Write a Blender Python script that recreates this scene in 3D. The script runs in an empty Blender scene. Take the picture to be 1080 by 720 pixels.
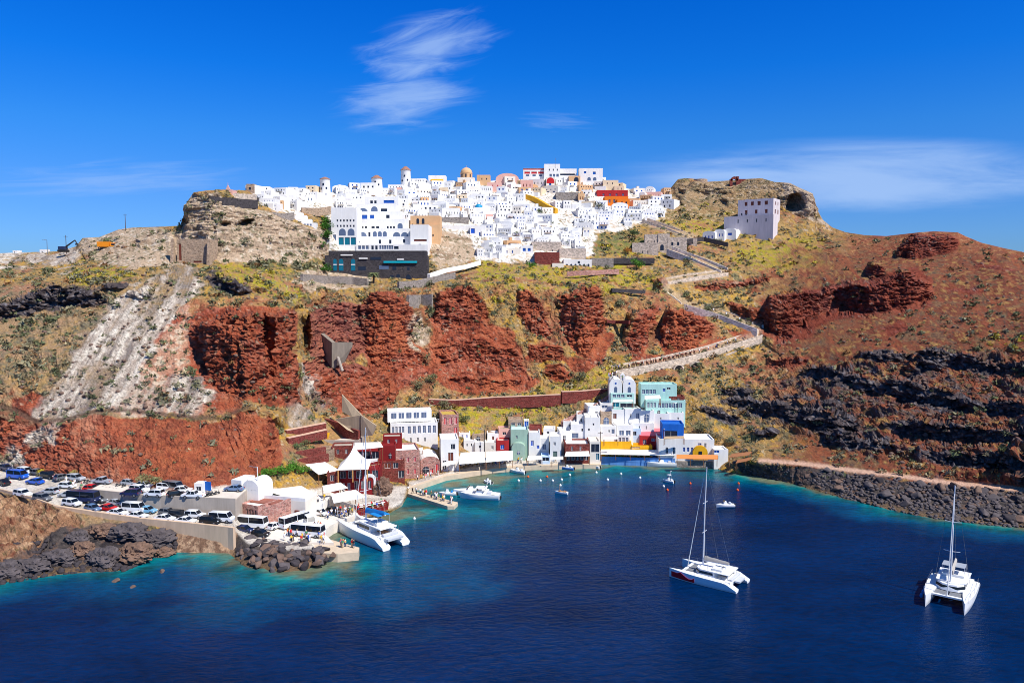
import bpy, bmesh, math, random
import numpy as np
from mathutils import Vector, Matrix, geometry
random.seed(7)
RNG = np.random.default_rng(11)
PI = math.pi
R = math.radians
SC = bpy.context.scene
COL = SC.collection
# ------------------------------------------------------------------ camera
F, H = 800.0, 56.0
PITCH = math.atan(60 / 800)
cam_d = bpy.data.cameras.new('camera')
cam = bpy.data.objects.new('camera', cam_d)
COL.objects.link(cam)
cam.location = (0, 0, H)
cam.rotation_euler = (PI / 2 - PITCH, 0, 0)
cam_d.sensor_fit = 'HORIZONTAL'
cam_d.angle = 2 * math.atan(540 / F)
cam_d.clip_end = 30000
cam_d.clip_start = 0.5
SC.camera = cam
CP, SP = math.cos(PITCH), math.sin(PITCH)
def ray(px, py):
 """direction through a point of the photograph, scaled to run one metre north"""
 a = (np.asarray(px, float) - 540) / F
 b = (360 - np.asarray(py, float)) / F
 y = CP + b * SP
 return a / y, (-SP + b * CP) / y
def at(px, py, D):
 sx, sz = ray(px, py)
 return Vector((float(sx) * D, D, H + float(sz) * D))
def atz(px, py, z):
 sx, sz = ray(px, py)
 D = (z - H) / float(sz)
 return Vector((float(sx) * D, D, z))
def to_px(p):
 x, y, z = p[0], p[1], p[2] - H
 f = y * CP - z * SP
 u = y * SP + z * CP
 return 540 + F * x / f, 360 - F * u / f
# ------------------------------------------------------------------ noise (numpy)
_perm = RNG.permutation(1024).astype(np.int64)
_grad = RNG.normal(size=(1024, 3))
_grad /= np.linalg.norm(_grad, axis=1)[:, None]
def _h(i, j, k):
 return _perm[(_perm[(_perm[i & 1023] + j) & 1023] + k) & 1023]
def noise(p, scale=1.0, seed=0.0):
 p = np.asarray(p, float) / scale + seed * 17.31
 i = np.floor(p).astype(np.int64)
 f = p - i
 w = f * f * f * (f * (f * 6 - 15) + 10)
 out = 0
 for dx in (0, 1):
  wx = w[..., 0] if dx else 1 - w[..., 0]
  for dy in (0, 1):
   wy = w[..., 1] if dy else 1 - w[..., 1]
   for dz in (0, 1):
    wz = w[..., 2] if dz else 1 - w[..., 2]
    g = _grad[_h(i[..., 0] + dx, i[..., 1] + dy, i[..., 2] + dz)]
    d = g[..., 0] * (f[..., 0] - dx) + g[..., 1] * (f[..., 1] - dy) + g[..., 2] * (f[..., 2] - dz)
    out = out + wx * wy * wz * d
 return out * 1.6
def fbm(p, scale, octaves=4, gain=0.5, seed=0.0):
 a, s, t = 1.0, 0, 0
 for o in range(octaves):
  s = s + a * noise(p, scale, seed + o * 1.7)
  t += a
  a *= gain
  scale *= 0.5
 return s / t * 1.5
def ridged(p, scale, octaves=4, seed=0.0):
 a, s, t = 1.0, 0, 0
 for o in range(octaves):
  s = s + a * (1 - 2 * np.abs(noise(p, scale, seed + o * 2.3)))
  t += a
  a *= 0.5
  scale *= 0.5
 return s / t
def smooth(a, b, x):
 t = np.clip((x - a) / (b - a), 0, 1)
 return t * t * (3 - 2 * t)
# ------------------------------------------------------------------ colour and materials
def lin(c):
 """a display colour 0..255 as a linear one"""
 return tuple(((v / 255) / 12.92 if v / 255 <= 0.04045 else ((v / 255 + 0.055) / 1.055) ** 2.4) for v in c)
_mats = {}
def mat(name, rgb, rough=0.6, var=0.12, scale=1.5, metal=0.0, spec=0.4, bump=0.0, coat=0.0, streak=False):
 """procedural surface: a base colour broken up by noise"""
 if name in _mats:
  return _mats[name]
 m = bpy.data.materials.new(name)
 m.use_nodes = True
 nt = m.node_tree
 b = nt.nodes['Principled BSDF']
 b.inputs['Roughness'].default_value = rough
 b.inputs['Metallic'].default_value = metal
 b.inputs['Specular IOR Level'].default_value = spec
 b.inputs['Coat Weight'].default_value = coat
 c = lin(rgb)
 if var > 0:
  tc = nt.nodes.new('ShaderNodeTexCoord')
  mp = nt.nodes.new('ShaderNodeMapping')
  nt.links.new(tc.outputs['Object'], mp.inputs['Vector'])
  if streak:
   mp.inputs['Scale'].default_value = (1.6, 1.6, 0.22)
  n = nt.nodes.new('ShaderNodeTexNoise')
  n.inputs['Scale'].default_value = scale
  n.inputs['Detail'].default_value = 5
  n.inputs['Roughness'].default_value = 0.65
  nt.links.new(mp.outputs['Vector'], n.inputs['Vector'])
  mr = nt.nodes.new('ShaderNodeMapRange')
  mr.inputs['From Min'].default_value = 0.3
  mr.inputs['From Max'].default_value = 0.7
  mr.inputs['To Min'].default_value = 1 - var
  mr.inputs['To Max'].default_value = 1 + var * 0.6
  nt.links.new(n.outputs['Fac'], mr.inputs['Value'])
  mx = nt.nodes.new('ShaderNodeVectorMath')
  mx.operation = 'SCALE'
  mx.inputs[0].default_value = c
  nt.links.new(mr.outputs['Result'], mx.inputs['Scale'])
  nt.links.new(mx.outputs['Vector'], b.inputs['Base Color'])
  if bump > 0:
   bp = nt.nodes.new('ShaderNodeBump')
   bp.inputs['Distance'].default_value = bump
   bp.inputs['Strength'].default_value = 0.8
   nt.links.new(n.outputs['Fac'], bp.inputs['Height'])
   nt.links.new(bp.outputs['Normal'], b.inputs['Normal'])
 else:
  b.inputs['Base Color'].default_value = (*c, 1)
 m.diffuse_color = (*c, 1)
 _mats[name] = m
 return m
# ------------------------------------------------------------------ mesh helpers
class MB:
 """collects shapes that become ONE mesh object"""
 def __init__(self):
  self.bm = bmesh.new()
 def box(self, c, s, rz=0.0, bev=0.0, mi=0, top=None):
  """box centred at c with full sizes s; top = scale of the top face"""
  x, y, z = s[0] / 2, s[1] / 2, s[2] / 2
  t = (1, 1) if top is None else ((top, top) if not isinstance(top, tuple) else top)
  co = [(-x, -y, -z), (x, -y, -z), (x, y, -z), (-x, y, -z),
   (-x * t[0], -y * t[1], z), (x * t[0], -y * t[1], z), (x * t[0], y * t[1], z), (-x * t[0], y * t[1], z)]
  M = Matrix.Translation(c) @ Matrix.Rotation(rz, 4, 'Z')
  v = [self.bm.verts.new(M @ Vector(q)) for q in co]
  fs = [self.bm.faces.new([v[i] for i in f]) for f in
   ((0, 3, 2, 1), (4, 5, 6, 7), (0, 1, 5, 4), (1, 2, 6, 5), (2, 3, 7, 6), (3, 0, 4, 7))]
  for f in fs:
   f.material_index = mi
  if bev > 0:
   es = list({e for f in fs for e in f.edges})
   bmesh.ops.bevel(self.bm, geom=es, offset=bev, segments=2, affect='EDGES', profile=0.5)
  return v
 def prism(self, pts, z0, z1, mi=0, M=None, scale_top=1.0):
  """outline pts (x, y) raised from z0 to z1"""
  M = M or Matrix.Identity(4)
  n = len(pts)
  area = sum(pts[i][0] * pts[(i + 1) % n][1] - pts[(i + 1) % n][0] * pts[i][1] for i in range(n))
  if area < 0:
   pts = pts[::-1]
  cx = sum(p[0] for p in pts) / n
  cy = sum(p[1] for p in pts) / n
  a = [self.bm.verts.new(M @ Vector((p[0], p[1], z0))) for p in pts]
  b = [self.bm.verts.new(M @ Vector((cx + (p[0] - cx) * scale_top, cy + (p[1] - cy) * scale_top, z1))) for p in pts]
  fs = [self.bm.faces.new(a[::-1]), self.bm.faces.new(b)]
  for i in range(n):
   fs.append(self.bm.faces.new((a[i], a[(i + 1) % n], b[(i + 1) % n], b[i])))
  for f in fs:
   f.material_index = mi
 def tube(self, pts, r, seg=8, mi=0, r1=None, cap=True):
  pts = [Vector(p) for p in pts]
  n = len(pts)
  rings = []
  for i, p in enumerate(pts):
   d = (pts[min(i + 1, n - 1)] - pts[max(i - 1, 0)]).normalized()
   ref = Vector((0, 0, 1)) if abs(d.z) < 0.95 else Vector((1, 0, 0))
   u = d.cross(ref).normalized()
   v = d.cross(u)
   rr = r if r1 is None else r + (r1 - r) * i / (n - 1)
   rings.append([self.bm.verts.new(p + (u * math.cos(t) + v * math.sin(t)) * rr) for t in
      [2 * PI * k / seg for k in range(seg)]])
  for i in range(n - 1):
   for k in range(seg):
    f = self.bm.faces.new((rings[i][k], rings[i][(k + 1) % seg], rings[i + 1][(k + 1) % seg], rings[i + 1][k]))
    f.material_index = mi
  if cap:
   for q in (rings[0][::-1], rings[-1]):
    f = self.bm.faces.new(q)
    f.material_index = mi
 def lathe(self, prof, c=(0, 0, 0), seg=16, mi=0, a0=0.0, a1=2 * PI):
  """profile (r, z) turned about the vertical through c"""
  full = abs(a1 - a0 - 2 * PI) < 1e-6
  cnt = seg if full else seg + 1
  rings = []
  for r, z in prof:
   if r < 1e-6:
    rings.append([self.bm.verts.new((c[0], c[1], c[2] + z))])
   else:
    rings.append([self.bm.verts.new((c[0] + r * math.cos(a0 + (a1 - a0) * k / seg),
            c[1] + r * math.sin(a0 + (a1 - a0) * k / seg), c[2] + z)) for k in range(cnt)])
  for A, B in zip(rings, rings[1:]):
   for k in range(seg):
    k2 = (k + 1) % cnt
    if len(A) == 1 and len(B) == 1:
     continue
    if len(A) == 1:
     q = (A[0], B[k2], B[k])
    elif len(B) == 1:
     q = (A[k], A[k2], B[0])
    else:
     q = (A[k], A[k2], B[k2], B[k])
    f = self.bm.faces.new(q)
    f.material_index = mi
 def loft(self, rings, mi=0, cap=True, closed=True):
  """skin through rings of equal point counts"""
  rs = [[self.bm.verts.new(p) for p in ring] for ring in rings]
  n = len(rs[0])
  for A, B in zip(rs, rs[1:]):
   for k in range(n if closed else n - 1):
    f = self.bm.faces.new((A[k], A[(k + 1) % n], B[(k + 1) % n], B[k]))
    f.material_index = mi
  if cap:
   for q in (rs[0][::-1], rs[-1]):
    f = self.bm.faces.new(q)
    f.material_index = mi
 def poly(self, pts, mi=0):
  f = self.bm.faces.new([self.bm.verts.new(p) for p in pts])
  f.material_index = mi
 def mesh(self, name, mats, smooth_angle=None):
  bmesh.ops.recalc_face_normals(self.bm, faces=self.bm.faces)
  me = bpy.data.meshes.new(name)
  self.bm.to_mesh(me)
  self.bm.free()
  for m in (mats if isinstance(mats, (list, tuple)) else [mats]):
   me.materials.append(m)
  if smooth_angle:
   for p in me.polygons:
    p.use_smooth = True
   me.set_sharp_from_angle(angle=R(smooth_angle))
  return me
 def build(self, name, mats, parent=None, smooth_angle=None, loc=None, rz=None):
  o = bpy.data.objects.new(name, self.mesh(name, mats, smooth_angle))
  COL.objects.link(o)
  if parent is not None:
   o.parent = parent
  if loc is not None:
   o.location = loc
  if rz is not None:
   o.rotation_euler.z = rz
  return o
def tag(o, label=None, cat=None, group=None, kind=None):
 if label:
  o['label'] = label
 if cat:
  o['category'] = cat
 if group:
  o['group'] = group
 if kind:
  o['kind'] = kind
 return o
def empty(name, loc=(0, 0, 0), rz=0.0, label=None, cat=None, group=None):
 o = bpy.data.objects.new(name, None)
 COL.objects.link(o)
 o.location = loc
 o.rotation_euler.z = rz
 o.empty_display_size = 0.2
 return tag(o, label, cat, group)
_kids = {}
def copy_tree(o, parent=None):
 c = o.copy()
 COL.objects.link(c)
 if parent is not None:
  c.parent = parent
 for ch in list(o.children):
  copy_tree(ch, c)
 return c
def grid_mesh(name, V, nu, nv, mats):
 """V is (nv, nu, 3); quads between neighbours"""
 me = bpy.data.meshes.new(name)
 idx = np.arange(nu * nv).reshape(nv, nu)
 q = np.stack([idx[:-1, :-1], idx[:-1, 1:], idx[1:, 1:], idx[1:, :-1]], -1).reshape(-1, 4)
 fast_mesh(me, V.reshape(-1, 3), q)
 for m in (mats if isinstance(mats, (list, tuple)) else [mats]):
  me.materials.append(m)
 return me
def fast_mesh(me, V, Fc):
 k = Fc.shape[1]
 me.vertices.add(len(V))
 me.vertices.foreach_set('co', np.ascontiguousarray(V, np.float32).ravel())
 me.loops.add(Fc.size)
 me.loops.foreach_set('vertex_index', np.ascontiguousarray(Fc, np.int32).ravel())
 me.polygons.add(len(Fc))
 me.polygons.foreach_set('loop_start', np.arange(0, Fc.size, k, dtype=np.int32))
 me.update(calc_edges=True)
 me.validate()
def col_attr(me, name, rgb):
 a = me.color_attributes.new(name, 'FLOAT_COLOR', 'POINT')
 c = np.ones((len(me.vertices), 4), np.float32)
 c[:, :3] = rgb
 a.data.foreach_set('color', c.ravel())
# ------------------------------------------------------------------ the lie of the land
# survey points (px, py, D): D is the distance north of the camera; z=.. gives the height instead
PX0, PX1, PY0, PY1 = -130, 1212, 180, 642
NX, NY = PX1 - PX0 + 1, PY1 - PY0 + 1
def dz(px, py, z):
 sx, sz = ray(px, py)
 return (z - H) / float(sz)
SHORE = [(-130, 628), (-60, 622), (0, 616), (50, 607), (95, 602), (130, 602), (160, 589), (182, 582), (240, 583), (262, 596),
  (300, 603), (330, 600), (342, 580), (348, 560), (362, 552), (400, 546), (424, 533), (432, 516), (470, 504), (520, 496),
  (560, 493), (628, 491.5), (636, 488.5), (700, 490), (750, 491.5), (764, 497), (790, 500), (830, 508), (880, 522), (920, 533), (960, 542),
  (1000, 549), (1080, 557), (1212, 572)]
SKY = [(-130, 272), (0, 267), (30, 266), (62, 265), (80, 260), (87, 251), (105, 250), (125, 242), (140, 240), (172, 239), (190, 238),
 (194, 226), (196, 215), (204, 203), (217, 201), (235, 200), (262, 201), (300, 203), (340, 203), (400, 201), (430, 197),
 (480, 193), (550, 189), (600, 189), (640, 196), (690, 203), (706, 200), (715, 189), (723, 188), (738, 189), (743, 192),
 (760, 191), (775, 190), (783, 189), (803, 188), (817, 192), (833, 193), (843, 198), (857, 204), (860, 212), (861, 220),
 (868, 232), (878, 240), (892, 245), (912, 248), (935, 249), (970, 245), (985, 244), (1010, 245), (1018, 249),
 (1035, 256), (1060, 262), (1080, 266), (1140, 280), (1212, 300)]
SKYD = [(-130, 300), (60, 306), (140, 302), (190, 288), (205, 284), (235, 288), (262, 330), (340, 390), (430, 440), (550, 462), (640, 450),
  (700, 440), (740, 438), (800, 420), (843, 402), (860, 394), (880, 382), (912, 365), (970, 338), (1010, 330), (1080, 300),
  (1212, 265)]
def interp(pts, x):
 return np.interp(x, [p[0] for p in pts], [p[1] for p in pts])
def shore_py(px):
 return interp(SHORE, px)
LINES = [
 # parking edge, quay edge, path above the boulders (heights)
 [('z', -130, 510, 8), ('z', 0, 514, 8), ('z', 35, 523, 7.5), ('z', 60, 532, 7), ('z', 100, 538, 6.3), ('z', 150, 545, 5.6), ('z', 240, 554, 5),
 ('z', 250, 560, 3), ('z', 262, 571, 2.2), ('z', 300, 578, 2.2), ('z', 328, 578, 2.2)],
 [('z', 350, 549, 1.3), ('z', 400, 542, 1.3), ('z', 424, 529, 1.3), ('z', 434, 512, 1.5), ('z', 470, 500, 1.5), ('z', 520, 492, 1.5),
 ('z', 560, 489, 1.5), ('z', 628, 488, 1.5), ('z', 636, 482, 1.3), ('z', 700, 483, 1.3), ('z', 750, 484, 1.5), ('z', 766, 488, 2), ('z', 800, 486, 5), ('z', 850, 491, 5),
 ('z', 900, 497, 5), ('z', 950, 503, 5), ('z', 1000, 510, 5), ('z', 1080, 518, 5), ('z', 1212, 532, 5)],
 [('z', 800, 483.5, 5.1), ('z', 850, 488, 5.1), ('z', 900, 494, 5.1), ('z', 950, 500, 5.1), ('z', 1000, 507, 5.1), ('z', 1080, 514.5, 5.1),
 ('z', 1212, 528, 5.1)],
 [('z', 100, 530, 6.5), ('z', 150, 537, 5.8), ('z', 200, 542, 5.2), ('z', 246, 545, 5)],
 # foot of the left red cliff and the rise behind the harbour
 [('z', -130, 478, 9), ('z', 0, 495, 9), ('z', 60, 499, 9.2), ('z', 120, 508, 9.3), ('z', 190, 517, 9.3), ('z', 235, 511, 9.3),
 ('z', 275, 500, 9.5), ('z', 296, 491, 11)],
 [('z', 275, 535, 3.2), ('z', 330, 535, 2.2), ('z', 385, 520, 2.2), ('z', 440, 497, 1.7), ('z', 500, 484, 1.6), ('z', 560, 481, 1.6), ('z', 625, 479, 1.7), ('z', 640, 476, 1.8), ('z', 700, 476, 2), ('z', 760, 479, 3)],
 [(296, 452, 203), (330, 447, 216), (380, 445, 228), (440, 438, 240), (500, 436, 247), (560, 434, 252), (610, 420, 257), (650, 405, 261),
 (690, 403, 262), (725, 405, 262), (745, 440, 246), (760, 460, 240)],
 # path ledge on the left, foot of the main cliffs
 [(-130, 415, 198), (0, 428, 197), (40, 445, 193), (70, 442, 192.5), (100, 434, 194), (140, 432, 195), (200, 440, 193), (232, 441, 193),
 (262, 429, 194), (290, 440, 197)],
 [(300, 425, 214), (330, 424, 228), (380, 434, 237), (420, 422, 246), (470, 420, 254), (520, 415, 259), (560, 408, 262), (600, 408, 263),
 (640, 396, 264)],
 # middle of the left slope
 [(-130, 375, 207), (0, 370, 208), (60, 370, 210), (100, 370, 211), (150, 368, 212), (200, 372, 212), (250, 380, 212), (300, 380, 216), (316, 385, 224)],
 [(-130, 340, 224), (0, 338, 225), (50, 326, 228), (110, 312, 229), (150, 310, 229), (190, 312, 229), (240, 318, 229), (290, 322, 232), (318, 330, 240)],
 [(-130, 296, 250), (0, 300, 247), (40, 299, 246), (60, 297, 245), (110, 293, 242), (150, 294, 239), (190, 291, 237), (230, 294, 241), (260, 292, 247), (300, 297, 257),
 (330, 300, 267)],
 [(-130, 284, 272), (0, 285, 270), (60, 284, 268), (110, 281, 262), (150, 281, 258), (185, 279, 262), (230, 279, 266), (280, 279, 277), (310, 281, 288)],
 # the tan bluff below the village's west end
 [(192, 274, 274), (230, 272, 273), (280, 271, 284), (320, 270, 300), (342, 270, 312)],
 [(197, 220, 281), (215, 218, 281), (240, 221, 284), (280, 226, 296), (310, 236, 306), (344, 246, 320)],
 # upper rim of the central red cliffs
 [(322, 322, 262), (345, 314, 268), (380, 312, 272), (420, 306, 276), (445, 308, 281), (483, 300, 282), (520, 298, 285), (560, 302, 288), (600, 304, 291),
 (635, 300, 295), (668, 318, 298), (700, 318, 300), (735, 330, 303)],
 [(330, 360, 250), (380, 360, 258), (440, 360, 266), (500, 360, 271), (560, 355, 275), (620, 352, 279), (660, 352, 283), (700, 352, 286), (735, 350, 288)],
 # foot of the upper village
 [(345, 292, 300), (400, 292, 308), (450, 290, 314), (500, 284, 322), (560, 278, 330), (620, 282, 330), (660, 282, 335), (700, 283, 337)],
 [(345, 270, 318), (400, 271, 322), (450, 268, 328), (500, 270, 333), (560, 265, 342), (620, 268, 344), (660, 268, 350), (690, 266, 355), (720, 262, 362)],
 [(345, 235, 345), (400, 235, 360), (450, 230, 373), (500, 230, 378), (560, 228, 388), (620, 232, 388), (660, 236, 385), (700, 235, 390)],
 [(300, 212, 345), (345, 212, 378), (400, 210, 408), (450, 206, 415), (500, 204, 424), (560, 202, 430), (620, 204, 428), (660, 208, 424), (700, 212, 420)],
 # the ramps of the zigzag stair
 [(646, 392, 265), (700, 382, 272), (750, 370, 279), (800, 356, 286), (803, 348, 287)],
 [(800, 345, 288), (760, 332, 297), (722, 322, 304), (702, 304, 309), (699, 300, 311)],
 [(702, 296, 314), (735, 293, 322), (762, 289, 329)],
 [(766, 287, 331), (730, 265, 352), (700, 248, 370), (680, 236, 384)],
 # slopes of the castle hill
 [(720, 250, 372), (750, 250, 378), (790, 247, 378), (830, 247, 374), (870, 252, 366), (905, 258, 352)],
 [(700, 222, 405), (740, 222, 408), (790, 222, 404), (830, 222, 395), (855, 222, 391)],
 [(760, 278, 342), (800, 275, 343), (850, 275, 338), (900, 275, 330), (950, 270, 318), (1000, 270, 308), (1060, 275, 290)],
 [(790, 312, 316), (850, 296, 314), (900, 292, 307), (950, 286, 300), (1000, 290, 289), (1080, 298, 268), (1212, 318, 236)],
 # the right hill above the shore
 [(752, 400, 262), (800, 395, 263), (850, 378, 262), (900, 364, 258), (950, 352, 254), (1000, 345, 249), (1080, 345, 236), (1212, 360, 205)],
 [(760, 432, 250), (800, 432, 247), (850, 425, 240), (900, 418, 233), (950, 410, 228), (1000, 410, 221), (1080, 415, 207), (1212, 425, 180)],
 [(765, 470, 238), (800, 468, 232), (850, 468, 225), (900, 467, 218), (950, 468, 210), (1000, 472, 202), (1080, 478, 187), (1212, 490, 163)],
]
def survey():
 P = []
 def addline(ln, step=7):
  q = []
  for t in ln:
   if t[0] == 'z':
    q.append((t[1], t[2], dz(*t[1:])))
   else:
    q.append(t)
  for a, b in zip(q, q[1:]):
   n = max(1, int(abs(b[0] - a[0]) + abs(b[1] - a[1])) // step)
   for k in range(n):
    f = k / n
    P.append(tuple(a[i] + (b[i] - a[i]) * f for i in range(3)))
  P.append(q[-1])
 for ln in LINES:
  addline(ln)
 addline([('z', x, y, 0) for x, y in SHORE])
 addline([(x, y + 9, dz(x, y, 0) - 1.5) for x, y in SHORE], 20)
 addline([(x, y, float(interp(SKYD, x))) for x, y in SKY])
 addline([(x, y - 12, float(interp(SKYD, x)) + 12) for x, y in SKY], 20)
 return P
def build_field():
 P = survey()
 co = [Vector((p[0], p[1])) for p in P]
 vs, _, tris, ov, _, _ = geometry.delaunay_2d_cdt(co, [], [], 0, 1e-3)
 val = np.array([np.mean([P[i][2] for i in o]) if o else 0 for o in ov])
 vv = np.array([(v.x, v.y) for v in vs])
 Df = np.full((NY, NX), np.nan)
 for t in tris:
  a, b, c = vv[list(t)]
  d = val[list(t)]
  x0, x1 = max(PX0, int(math.floor(min(a[0], b[0], c[0])))), min(PX1, int(math.ceil(max(a[0], b[0], c[0]))))
  y0, y1 = max(PY0, int(math.floor(min(a[1], b[1], c[1])))), min(PY1, int(math.ceil(max(a[1], b[1], c[1]))))
  if x1 < x0 or y1 < y0:
   continue
  X, Y = np.meshgrid(np.arange(x0, x1 + 1), np.arange(y0, y1 + 1))
  den = (b[1] - c[1]) * (a[0] - c[0]) + (c[0] - b[0]) * (a[1] - c[1])
  if abs(den) < 1e-9:
   continue
  l0 = ((b[1] - c[1]) * (X - c[0]) + (c[0] - b[0]) * (Y - c[1])) / den
  l1 = ((c[1] - a[1]) * (X - c[0]) + (a[0] - c[0]) * (Y - c[1])) / den
  l2 = 1 - l0 - l1
  ok = (l0 > -1e-6) & (l1 > -1e-6) & (l2 > -1e-6)
  sub = Df[y0 - PY0:y1 + 1 - PY0, x0 - PX0:x1 + 1 - PX0]
  sub[ok] = (l0 * d[0] + l1 * d[1] + l2 * d[2])[ok]
 # fill the outside column by column
 for k in range(NX):
  c = Df[:, k]
  g = ~np.isnan(c)
  c[:] = np.interp(np.arange(NY), np.arange(NY)[g], c[g])
 return Df
def blur(a, n=1):
 for _ in range(n):
  p = np.pad(a, 1, mode='edge')
  a = (p[:-2, 1:-1] + 2 * p[1:-1, 1:-1] + p[2:, 1:-1]) / 4
  p = np.pad(a, 1, mode='edge')
  a = (p[1:-1, :-2] + 2 * p[1:-1, 1:-1] + p[1:-1, 2:]) / 4
 return a
def poly_mask(poly):
 """1 inside the outline, on the survey raster"""
 m = np.zeros((NY, NX), bool)
 xs = [p[0] for p in poly]
 ys = [p[1] for p in poly]
 x0, x1 = max(PX0, int(min(xs))), min(PX1, int(max(xs)) + 1)
 y0, y1 = max(PY0, int(min(ys))), min(PY1, int(max(ys)) + 1)
 if x1 <= x0 or y1 <= y0:
  return m
 X, Y = np.meshgrid(np.arange(x0, x1 + 1), np.arange(y0, y1 + 1))
 ins = np.zeros(X.shape, bool)
 n = len(poly)
 for i in range(n):
  ax, ay = poly[i]
  bx, by = poly[(i + 1) % n]
  if ay == by:
   continue
  c = ((ay > Y) != (by > Y)) & (X < (bx - ax) * (Y - ay) / (by - ay) + ax)
  ins ^= c
 m[y0 - PY0:y1 + 1 - PY0, x0 - PX0:x1 + 1 - PX0] = ins
 return m
# steep rock faces: outline, lean (metres back per pixel of height), how far the foot is cut in
RED_ROCK = [
 ([(206, 347), (222, 336), (240, 331), (275, 329), (278, 334), (281, 408), (284, 421), (262, 419), (240, 414), (222, 411), (212, 395)], 0.06, 0),
 ([(283, 331), (292, 331), (306, 330), (311, 410), (302, 412), (288, 408)], 0.05, -1),
 ([(322, 333), (340, 322), (365, 318), (384, 322), (386, 370), (372, 378), (345, 384), (326, 376)], 0.12, 0),
 ([(380, 322), (391, 309), (405, 306), (417, 310), (436, 325), (438, 334), (431, 346), (434, 360), (449, 376), (449, 386), (412, 393), (386, 385)], 0.10, 0),
 ([(320, 402), (345, 388), (372, 382), (410, 394), (418, 413), (405, 430), (392, 435), (359, 429), (340, 412)], 0.16, 0),
 ([(454, 345), (453, 325), (459, 311), (483, 303), (499, 303), (519, 329), (514, 338), (480, 346)], 0.10, 0),
 ([(450, 366), (500, 356), (540, 366), (553, 376), (553, 388), (520, 384), (470, 382), (452, 388)], 0.12, 0),
 ([(466, 404), (480, 398), (520, 396), (554, 398), (546, 406), (530, 412), (508, 407), (500, 403)], 0.12, 0),
 ([(546, 307), (559, 305), (570, 320), (585, 349), (580, 356), (556, 350), (543, 331)], 0.12, 0),
 ([(556, 362), (575, 358), (593, 366), (594, 382), (575, 384), (556, 383)], 0.1, 0),
 ([(572, 391), (590, 387), (604, 399), (601, 404), (588, 406), (577, 401)], 0.1, 0),
 ([(586, 314), (600, 310), (617, 304), (632, 299), (637, 320), (640, 344), (628, 370), (620, 379), (607, 375), (594, 355), (589, 332)], 0.10, 0),
 ([(660, 352), (667, 334), (680, 325), (695, 326), (694, 340), (688, 352), (680, 372), (668, 373), (661, 363)], 0.1, 1),
 ([(697, 346), (704, 328), (722, 327), (740, 333), (752, 341), (752, 356), (732, 366), (710, 371), (696, 370)], 0.08, 1.5),
 ([(690, 294), (700, 292), (705, 295), (704, 303), (692, 305)], 0.1, 0),
 ([(733, 300), (770, 296), (800, 293), (812, 290), (810, 297), (775, 304), (735, 306)], 0.1, 0),
 ([(764, 318), (790, 324), (808, 328), (800, 344), (784, 338), (768, 328)], 0.1, 0),
 ([(803, 335), (812, 310), (822, 312), (850, 308), (872, 304), (886, 302), (884, 322), (866, 332), (850, 342), (833, 359), (818, 357), (804, 350)], 0.05, 4),
 ([(884, 305), (902, 299), (926, 296), (945, 290), (955, 287), (968, 290), (980, 296), (982, 312), (966, 322), (930, 330), (902, 333), (886, 332)], 0.05, 5),
 ([(946, 262), (960, 250), (985, 246), (1008, 248), (1015, 258), (1000, 268), (970, 274), (948, 273)], 0.2, 1),
 ([(912, 282), (925, 278), (935, 282), (930, 292), (915, 290)], 0.1, 0),
 ([(807, 388), (812, 378), (835, 376), (856, 376), (850, 384), (830, 389)], 0.1, 1),
]
LAVA = [
 ([(0, 322), (30, 312), (55, 303), (75, 302), (95, 308), (112, 312), (112, 318), (95, 322), (75, 325), (50, 324), (30, 334), (0, 337), (-130, 345), (-130, 320)], 0.08, 2.5),
 ([(112, 302), (120, 299), (130, 302), (128, 307), (114, 307)], 0.1, 1),
 ([(136, 308), (146, 307), (158, 310), (155, 315), (138, 313)], 0.1, 1),
 ([(215, 292), (228, 289), (250, 298), (264, 306), (262, 311), (245, 310), (232, 302)], 0.15, 1),
 ([(847, 396), (856, 386), (868, 388), (884, 392), (898, 396), (920, 402), (936, 405), (945, 400), (960, 405), (990, 412), (1010, 416), (1030, 422),
 (1034, 432), (1020, 434), (985, 430), (955, 424), (935, 416), (905, 412), (890, 406), (870, 402)], 0.05, 5),
 ([(955, 400), (975, 372), (990, 370), (1000, 376), (1020, 374), (1042, 382), (1060, 384), (1100, 384), (1212, 392), (1212, 402), (1100, 396), (1050, 392), (1020, 388), (990, 386), (975, 390)], 0.1, 2.5),
 ([(900, 375), (912, 372), (940, 372), (960, 375), (962, 381), (935, 380), (905, 379)], 0.1, 2),
 ([(759, 412), (775, 410), (795, 410), (790, 418), (765, 418)], 0.1, 2),
 ([(763, 424), (780, 420), (800, 423), (822, 424), (850, 432), (880, 436), (902, 440), (908, 455), (890, 458), (865, 456), (845, 448), (822, 441), (800, 440),
 (785, 432), (768, 428)], 0.05, 4),
 ([(822, 415), (840, 417), (872, 420), (884, 424), (900, 428), (890, 430), (865, 423), (830, 420)], 0.1, 2),
 ([(866, 456), (890, 458), (905, 462), (938, 466), (945, 474), (920, 474), (895, 472), (870, 468)], 0.08, 2.5),
 ([(930, 446), (950, 444), (975, 444), (1000, 448), (1040, 454), (1080, 456), (1212, 468), (1212, 482), (1080, 468), (1040, 466), (1000, 464), (970, 460), (940, 457)], 0.06, 4),
 ([(972, 474), (1000, 476), (1040, 480), (1080, 482), (1212, 496), (1212, 508), (1080, 496), (1040, 494), (1000, 488), (980, 482)], 0.08, 3),
 ([(1030, 424), (1060, 424), (1100, 428), (1212, 438), (1212, 450), (1100, 440), (1060, 436), (1034, 432)], 0.08, 3),
 ([(797, 455), (815, 453), (816, 460), (800, 462)], 0.1, 1),
 ([(738, 428), (760, 432), (780, 440), (776, 446), (750, 440)], 0.1, 1.5),
]
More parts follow.
